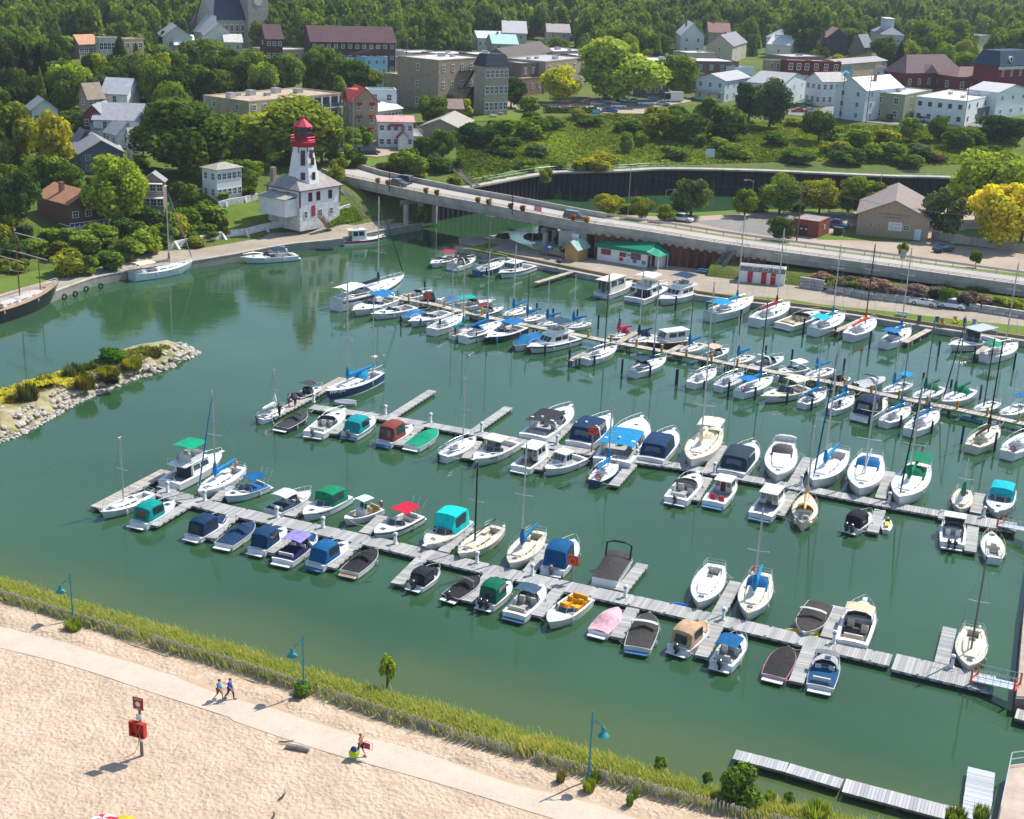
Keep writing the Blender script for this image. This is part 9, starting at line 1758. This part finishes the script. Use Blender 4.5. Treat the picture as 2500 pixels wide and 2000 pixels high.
MB().tube([(0,0,-.3),(0,0,h-.2)],.13,7,r1=.1).build('post',M['wood'],t,(.22,.16,.11));MB().box(-.42,.42,-.14,-.1,h-.75,h+.2).build('sign',M['matte'],t,(.3,.03,.03));MB().tube([(0,-.145,h-.3),(0,-.16,h-.3)],.2,12).build('emblem',M['matte'],t,(.75,.6,.6));lettering(t,'RESCUE',0,-.15,h+.07,.14,(.75,.6,.6),.7);lettering(t,'station',0,-.15,h-.65,.12,(.75,.6,.6),.6)
bx=MB().box(-.62,.62,-.2,-.14,1.75,2.85)
for x in(-.62,-.05,.56):bx.box(x,x+.07,-.5,-.2,1.75,2.85)
bx.box(-.62,.62,-.5,-.2,2.8,2.86).box(-.62,.62,-.5,-.2,1.72,1.78).build('equipment_box',M['matte'],t,(.5,.035,.02));MB().tube([(.25,-.4,2.6),(.1,-.45,2.2),(.3,-.5,1.9),(.15,-.55,1.2),(-.25,-.5,.4),(-.9,-.9,.03)],.03,5).build('rope',M['canvas'],t,(.55,.25,.12));MB().box(-.22,.22,-.17,-.12,2.95,3.35).build('notice',M['matte'],t,(.6,.62,.68));MB().box(-.15,.2,-.17,-.12,1.2,1.6).build('notice',M['matte'],t,(.6,.62,.68))
t=thing('beach_umbrella','red and white striped beach umbrella cut by the bottom edge','umbrella',G('y',708,1885,1.15),0)
for k in range(8):a0,a1=k*math.pi/4,(k+1)*math.pi/4;MB().sheet([[(r_*math.cos(a0+(a1-a0)*q),r_*math.sin(a0+(a1-a0)*q),z)for q in(0,.5,1)]for r_,z in((.03,1.85),(.5,1.75),(1.0,1.45))],.02).build('canopy_panel',M['canvas'],t,((.55,.02,.05),(.8,.8,.8))[k%2])
MB().tube([(0,0,0),(0,0,1.9)],.03,5).build('pole',M['metal'],t,(.6,.6,.6))
place('beach_tent','yellow and blue trimmed beach tent top at the bottom edge','tent',G('y',845,1815,1.15),0,(.7,.4,.03),lambda m_:m_.loft([[(.8*math.cos(k*.628),.7*math.sin(k*.628),z*1.0)for k in range(10)]for z in(0,.8)]+[[(.3*math.cos(k*.628),.3*math.sin(k*.628),1.1)for k in range(10)]],True,True,True),'canvas')  # this is the yellow beach tent, a low dome on the sand
place('driftwood','thick grey driftwood log beside the path','log',G('A',975,815,1.2),-.2,(.3,.27,.24),lambda m_:m_.tube([(-.85,0,.1),(-.2,.03,.14),(.4,0,.12),(.9,-.05,.1)],[.16,.2,.2,.16],8),'wood')
for zn,u,v,a_,lb in(('A',850,740,.2,'curved dark branch lying beside the path'),('w',212,1065,1.2,'small dark branch on the open sand'),('y',1850,1710,1.4,'tiny dark stick at the bottom edge of the sand')):place('branch',lb,'branch',G(zn,u,v,1.2),a_,(.07,.05,.04),lambda m_:m_.tube([(-.5,0,.05),(0,-.12,.08),(.35,-.05,.06),(.6,.15,.04)],[.05,.06,.04,.02],5),'wood')
def pole(p_,h,lb,arm=None,wood=True,cat='utility pole',col=None):
 t=thing('utility_pole' if wood else 'street_lamp',lb,cat,p_,0);MB().tube([(0,0,-.5),(0,0,h)],.16 if wood else .1,7,r1=.1 if wood else .07).build('pole',M['wood' if wood else 'metal'],t,col or((.16,.12,.09)if wood else(.4,.45,.45)))
 if wood:
  for z in(h-.7,h-1.6):MB().box(-1.1,1.1,-.06,.06,z-.06,z+.06).build('crossarm',M['wood'],t,(.2,.17,.14))
 if arm:MB().tube([(0,0,h-.3),(arm*.8,-.2,h+.1),(arm*1.8,-.4,h+.1)],.05,5).build('arm',M['metal'],t,(.45,.48,.48));MB().box(arm*1.8-.35,arm*1.8+.35,-.55,-.25,h,h+.14).build('lamp_head',M['metal'],t,(.5,.5,.5))
 return t
def pole_at(zn,u,vb,vt,lb,z=None,**k):p_=T(zn,u,vb)if z is None else G(zn,u,vb,z);pole(p_,height_of(p_,zn,u,vt),lb,**k);return p_+Vector((0,0,height_of(p_,zn,u,vt)-.6))
W1=pole_at('r',285,705,230,'wooden utility pole beside the brick utility hut',3.5);W2=pole_at('v',640,985,605,'tall wooden pole left of the gabled house');W3=pole_at('v',855,1012,620,'tall wooden pole in front of the gabled house');W4=pole_at('v',1655,1050,720,'wooden pole at the corner of the white block');W5=pole_at('t',1320,610,295,'dark wooden pole behind the stepped annex');W6=pole_at('s',822,890,640,'wooden pole beside the brown dormer house');W7=pole_at('s',1530,900,730,'pole top above the huge dark maple')
for q in(('q',1120,490,90,'street lamp at the river end of the bridge',-1),('q',1425,430,280,'low street lamp among the riverside trees',1),('q',2130,470,205,'street lamp at the far end of the asphalt lot',-1),('r',965,330,150,'pale street lamp in front of the dark river wall',-.3)):pole_at(*q[:5],3.5,arm=q[5],wood=False,cat='street lamp')
pole_at('t',785,770,605,'curved street lamp above the motel roof',arm=-1,wood=False,cat='street lamp');pole_at('t',882,1345,800,'tall pale lamp post beside the lighthouse tree',wood=False,cat='street lamp')
pole_at('q',170,465,285,'black ornamental lamp on the bridge parapet',8.2,wood=False,cat='street lamp',col=(.02,.022,.025));pole_at('p',1180,275,90,'black ornamental lamp at the left end of the bridge',8.3,wood=False,cat='street lamp',col=(.02,.022,.025))
for i,(a_,b_)in enumerate(((W1,G('r',2300,520,14)),(W1,G('q',1130,130,12)),(W2,W3),(W3,W4),(W4,W4+Vector((60,-6,2))),(W6,W7),(W7,W5))):
 m_=MB()
 for dy in(-.5,.5):m_.tube([a_.lerp(b_,q/8)+Vector((dy,0,-1.4*4*(q/8)*(1-q/8)))for q in range(9)],.022,3)
 o=m_.build('power_line',M['rubber'],None,(.1,.1,.11));tag(o,('pair of wires running right from the pole by the brick hut','pair of wires running left from the pole by the brick hut','wires between the two tall poles by the gabled house','wires along the white block','wires leaving the white block to the right','wires below the dark maples','wires over the motel trees')[i],'power line')
def flag(p_,h,lb,col):t=thing('flagpole',lb,'flagpole',p_,0);MB().tube([(0,0,0),(0,0,h)],.05,5).build('pole',M['metal'],t,(.75,.75,.75));MB().sheet([[(.06+q*.35,.06*math.sin(q*2),h-.2-z-q*.06)for z in(0,.5,1.0)]for q in range(5)],.01).build('flag',M['canvas'],t,col)
flag(G('q',335,750,1.2),8.2,'white flagpole with faded flag under the bridge',(.6,.3,.35));p_=T('v',1088,640);flag(p_,height_of(p_,'v',1088,535),'flagpole with red flag above the white roofed house',(.5,.02,.04));flag(T('t',705,1190),7,'flagpole with red flag in front of the motel galleries',(.5,.02,.03))
FB=[crown('bush',91,260,.2)]
for u,v,c_ in((1090,215,(.45,.2,.02)),(1175,225,(.3,.17,.03)),(1485,290,(.3,.12,.03)),(1575,305,(.3,.14,.03)),(1910,370,(.25,.17,.03)),(1998,380,(.4,.2,.02)),(2156+20,452,(.3,.12,.03)),(2156+120,470,(.32,.07,.04)),(2156+545,540,(.25,.1,.04)),(2156+660,550,(.35,.18,.03))):
 q=G('p',u,v,9.0);b2=along(q.x)[1];o=obj('flower_basket',FB[0],None,c_);o.location=(b2.x,b2.y-.1,b2.z+.5);o.scale=(1.3,1.3,1.1);tag(o,beside('flower basket on the bridge rail above',o.location),'flower basket','flower baskets on the bridge rail')
ts=boat('sail','o',(490,1120),'o',(-330,1400),'black hulled two masted tall ship at the left edge',hull=(.012,.013,.016),deck=(.4,.27,.15),mast=(.3,.13,.05),nosc=1,mt=('o',90,565),mx=.585,miz=.80,rail='TEAK',boot=False,cat='tall ship',name='tall_ship',Bk=.8,cabc=(.6,.55,.48),floor='TEAK')
yd=MB()
for x,z,w_ in((.80,8.2,4.2),(.80,11.2,3.4),(.585,8.5,3.2)):X=x*20;yd.tube([(X-w_*.3,-w_,z),(X,0,z),(X+w_*.3,w_,z)],.09,5)
yd.build('yard',M['wood'],ts,(.4,.36,.3))
boat('power','p',(1135,668),'p',(790,700),'red and white fishing tug below the lighthouse',st='pilot',ph=(.2,.55),phh=1.9,stripe=(.35,.02,.03),sband=(0,.9),bootc='W',rail='MAR',name='fishing_tug',cat='tug',gear=1)
def shell(m_,Ln,Bm,h,open_=True):
 rg=[]
 for i in range(9):
  x=i/8;y=Bm/2*max(.03,(math.sin(math.pi*min(.97,.18+x*.8)))**.7);rg.append([(x*Ln,y,h),(x*Ln,y*.8,0),(x*Ln,-y*.8,0),(x*Ln,-y,h)]+([(x*Ln,-y*.75,h),(x*Ln,-y*.6,.12),(x*Ln,y*.6,.12),(x*Ln,y*.75,h)]if open_ else[(x*Ln,0,h+.1)]))
 m_.loft(rg,True,True,True)
def small(lb,zn,a_,b_,Bm,h,col,name='dinghy',open_=True,z=.2):
 p_,q=G(zn,*a_,z),G(zn,*b_,z);d=q-p_;return place(name,lb,name.replace('_',' '),Vector((p_.x,p_.y,-.05)),math.atan2(d.y,d.x),C.get(col,col)if isinstance(col,str)else col,lambda m_:shell(m_,d.length,Bm,h,open_),'gel')
small('blue kayak floating beside the mastless sloop','l',(1440,850),(1640,865),.9,.35,(.02,.25,.6),'kayak');small('grey inflatable dinghy with white rim beside the blue ketch','a',(1160,455),(930,445),1.6,.5,(.6,.6,.6));small('small dark grey dinghy at the town quay','p',(715,765),(575,770),1.6,.5,(.09,.1,.1));small('yellow and white towable float beside the black covered bowrider','m',(1500,915),(1150,860),1.3,.35,(.7,.6,.05),'towable_float')
small('small teal inflatable under the right part of the boardwalk','e',(1490,1195),(1720,1250),1.3,.35,(.05,.35,.4));small('small blue dinghy at the empty quay pier','c',(340,80),(480,115),1.3,.4,(.05,.09,.15))
t=small('white and yellow jet ski beside the middle dock finger','h',(832,1020),(852,900),1.15,.5,(.7,.7,.68),'jet_ski',False);MB().box(.5,1.6,-.2,.2,.5,.85).build('seat',M['matte'],t,(.6,.6,.03));MB().box(1.7,2.2,-.25,.25,.5,1.0).tube([(1.8,-.4,1.05),(1.8,.4,1.05)],.03,5).build('handlebar',M['matte'],t,(.05,.05,.06))
s0,b0=G('l',745,640,.7),G('l',940,330,.7);d=b0-s0;Ln=d.length;t=thing('pontoon_boat','pontoon boat under black cover with raised black bimini bar','pontoon boat',(s0.x,s0.y,0),math.atan2(d.y,d.x),'boats moored in the marina')
for y in(-.85,.85):MB().tube([(-.1,y,.05),(Ln*.85,y,.05),(Ln,y,.2)],[.32,.32,.12],8).build('float_tube',M['metal'],t,(.6,.62,.64),True)
MB().box(0,Ln*.96,-1.2,1.2,.42,.52).build('deck',M['gel'],t,(.6,.6,.6));MB().box(.3,Ln*.93,-1.18,-1.14,.52,1.2).box(.3,Ln*.93,1.14,1.18,.52,1.2).box(.26,.3,-1.18,1.18,.52,1.2).box(Ln*.93,Ln*.935,-1.18,1.18,.52,1.2).build('side_panel',M['gel'],t,(.72,.74,.76));MB().box(.25,Ln*.94,-1.19,-1.185,.78,.9).box(.25,Ln*.94,1.185,1.19,.78,.9).build('side_stripe',M['gel'],t,(.08,.09,.1))
MB().sheet([[(x*Ln,y,1.2+.55*math.exp(-((x-.55)/.3)**2)*(1-(abs(y)/1.25)**2))for y in(-1.25,-.9,-.4,0,.4,.9,1.25)]for x in(.04,.15,.3,.45,.6,.75,.88,.95)],.05).build('boat_cover',M['canvas'],t,(.05,.045,.045),True)
MB().tube([(Ln*.75,-1.2,1.1),(Ln*.8,-1.2,2.5),(Ln*.8,-.6,2.75),(Ln*.8,.6,2.75),(Ln*.8,1.2,2.5),(Ln*.75,1.2,1.1)],.1,6).build('bimini_bar',M['canvas'],t,(.03,.035,.045),True)
def table(p_,az,col,lb):
 t=thing('picnic_table',lb,'picnic table',p_,az);MB().box(-.95,.95,-.38,.38,.7,.76).build('tabletop',M['wood'],t,col)
 for y in(-.7,.7):MB().box(-.95,.95,y-.14,y+.14,.42,.47).build('seat',M['wood'],t,col)
 for x in(-.65,.65):MB().add([(x-.04,-.75,0),(x+.04,-.75,0),(x+.04,-.3,.7),(x-.04,-.3,.7),(x-.04,.3,.7),(x+.04,.3,.7),(x+.04,.75,0),(x-.04,.75,0)],[(0,1,2,3),(4,5,6,7),(3,2,5,4)]).box(x-.03,x+.03,-.8,.8,.36,.42).build('leg',M['wood'],t,col)
table(G('D',-60+80,660,1.2),lane,(.3,.4,.5),'pale blue picnic table on the quay lawn, left');table(G('D',1580,930,1.2),lane,(.35,.45,.5),'pale blue picnic table behind the solar roofed cruiser');table(T('u',70,950),.1,(.4,.33,.28),'picnic table on the hotel lawn, right of two');table(T('t',2040,965),.1,(.55,.5,.42),'picnic table on the hotel lawn, left of two');table(G('q',1745,965,1.2),lane,(.05,.25,.4),'blue picnic table by the metal stairs')
def achair(p_,az,col,lb):
 t=thing('garden_chair',lb,'chair',p_,az);MB().add([(-.3,-.3,.35),(.3,-.3,.35),(.3,.25,.28),(-.3,.25,.28)],[(0,1,2,3)]).box(-.3,.3,-.3,.25,.24,.3).build('seat',M['wood'],t,col);MB().add([(-.3,.22,.28),(.3,.22,.28),(.33,.55,1.05),(-.33,.55,1.05),(-.3,.27,.26),(.3,.27,.26),(.33,.6,1.03),(-.33,.6,1.03)],[(0,1,2,3),(7,6,5,4),(3,2,6,7),(0,3,7,4),(1,5,6,2)]).build('backrest',M['wood'],t,col)
 for x in(-.38,.38):MB().box(x-.07,x+.07,-.35,.4,.5,.54).box(x-.03,x+.03,-.33,-.25,0,.5).box(x-.03,x+.03,.2,.3,0,.5).build('armrest',M['wood'],t,col)
achair(G('D',615,790,1.2),lane,(.0,.2,.25),'teal garden chair on the quay lawn');achair(G('D',955,790,1.2),lane+.5,(.7,.5,.03),'yellow garden chair on the quay lawn');achair(G('D',1265,840,1.2),lane,(.4,.4,.4),'grey garden chair on the quay lawn');achair(G('D',710,830,1.2),lane+.3,(.6,.3,.03),'small orange chair beside the teal one')
place('litter_bin','dark litter bin with white top on the quay lawn','bin',G('D',310,780,1.2),0,(.12,.11,.13),lambda m_:m_.tube([(0,0,0),(0,0,1.15)],.3,10).tube([(0,0,1.15),(0,0,1.3)],.34,10));person(G('D',1100,850,1.2),1.5,'person in dark jacket and red cap sitting side of the quay lawn',(.03,.035,.07),(.03,.03,.05),(.3,.02,.02),.1)
place('barbecue','black kettle barbecue standing on the quay edge','barbecue',G('q',555,905,1.3),0,(.02,.02,.022),lambda m_:m_.tube([(0,0,.5),(0,0,.7),(0,0,1.0),(0,0,1.15)],[.2,.4,.4,.15],10).tube([(.25,0,0),(.1,0,.6)],.03,4).tube([(-.25,.15,0),(-.1,0,.6)],.03,4).tube([(-.2,-.2,0),(-.1,0,.6)],.03,4))
place('parasol','white parasol standing by the metal stairs','parasol',G('q',1765,920,1.2),0,(.75,.78,.8),lambda m_:m_.tube([(0,0,0),(0,0,2.2)],.03,5).loft([[(r_*math.cos(k*.785),r_*math.sin(k*.785),z)for k in range(8)]for r_,z in((1.3,1.75),(.7,2.1),(.05,2.3))],True,True,True),'canvas')
sign('patio_sign','blue and white patio sign on the hedge edge of the car park',T('u',822,950),T('u',890,945),.3,1.7,(.05,.3,.5),[('PATIO',.5,.5,.5,(.8,.85,.9))],off=.1);sign('board','small pale blue board standing among the bluff shrubs',T('u',1757,1310),T('u',1830,1312),.6,2.6,(.55,.75,.82),[],off=.1)
place('utility_box','dark green utility box on the grass beside the fishing club','box',G('r',628,650,3.5),aq,(.03,.05,.05),lambda m_:m_.box(-.9,.9,-.7,.7,0,1.4).box(-.95,.95,-.75,.75,1.4,1.5));place('roadside_sign','grey back of a road sign at the road edge',"sign",G('r',1148,920,4.4),aq,(.3,.3,.31),lambda m_:m_.box(-.45,.45,-.04,.0,1.6,3.2).tube([(0,.04,0),(0,.04,3)],.05,5))
t=thing('fence','grey board fence along the club garden at the right','fence',(0,0,0));fl_=smooth_line([G('r',1390,690,3.5),G('r',1700,740,3.5),G('r',2156,800,3.5),G('r',2400,830,3.5)],1.2);bm_=MB().box(0,1,-.03,.03,.1,1.7).mesh('board',M['wood'])
for a_,b_ in zip(fl_[:-1],fl_[1:]):o=obj('board',bm_,t,jit((.36,.33,.3),.8,1.15));o.location=a_;o.rotation_euler=(0,0,math.atan2((b_-a_).y,(b_-a_).x));o.scale=((b_-a_).length*.96,1,1)
TY=MB().tube([(.4*math.cos(k*.524),0,.4*math.sin(k*.524))for k in range(13)],.15,6).mesh('fender_tyre',M['rubber'])
for u,v,lb in((520,1160,'black tyre fender at the tall ship bow'),(610,1135,'black tyre fender, second along the town quay wall'),(700,1095,'pair of black tyres hanging on the town quay wall'),(820,1070,'small black tyre on the town quay wall')):o=obj('fender_tyre',TY,None,(.02,.02,.02));o.location=G('o',u,v,.6)+Vector((.25,-.2,0));o.rotation_euler=(0,0,1.0);tag(o,lb,'tyre')
# - the bluish air over the far woods
hm_,nt,b=new_mat('haze');nt.nodes.remove(b);pv=nd(nt,'ShaderNodeVolumePrincipled');pv.inputs['Color'].default_value=(.80,.88,1,1);pv.inputs['Density'].default_value=HAZE;pv.inputs['Anisotropy'].default_value=.0
L(nt,pv.outputs[0],[n for n in nt.nodes if n.type=='OUTPUT_MATERIAL'][0].inputs['Volume'])
tag(MB().box(-3600,3600,-3000,6200,-7,75).build('haze',hm_),kind='stuff')
_hb=hull_shape('sail',(G('a',835,355,1.15)-G('a',1405,140,.95)).length,4)[0]
lt=lettering(bk_,'PHATJAZ',0,0,0,.5,(.7,.72,.78),2.4);Lk=(G('a',835,355,1.15)-G('a',1405,140,.95)).xy.length;Bk2=(.24*Lk+.75)*.85/2
yy1,yy2=[Bk2*max(0,1-((q-.45)/.55)**2.1)**.92 for q in(.80,.92)]
lt.location=(.86*Lk,(yy1+yy2)/2*.97+.1,1.25);lt.rotation_euler=(R(82),0,math.pi+math.atan2(yy2-yy1,.12*Lk))
lt2=lettering(bpy.data.objects['boardwalk_section'],'H',0,0,0,.8,(.05,.05,.05));lt2.parent=None;lt2.location=G('e',1297,1103,1.02);lt2.rotation_euler=(0,0,-.5)
bs=min((o for o in bpy.data.objects if o.name.startswith('boardwalk_section')),key=lambda o:(o.location-lt2.location).length if o.location.x<lt2.location.x else 1e9);lt2.parent=bs;d_=lt2.location-bs.location;a_=bs.rotation_euler.z;lt2.location=(d_.x*math.cos(a_)+d_.y*math.sin(a_),0,1.02);lt2.rotation_euler=(0,0,0)
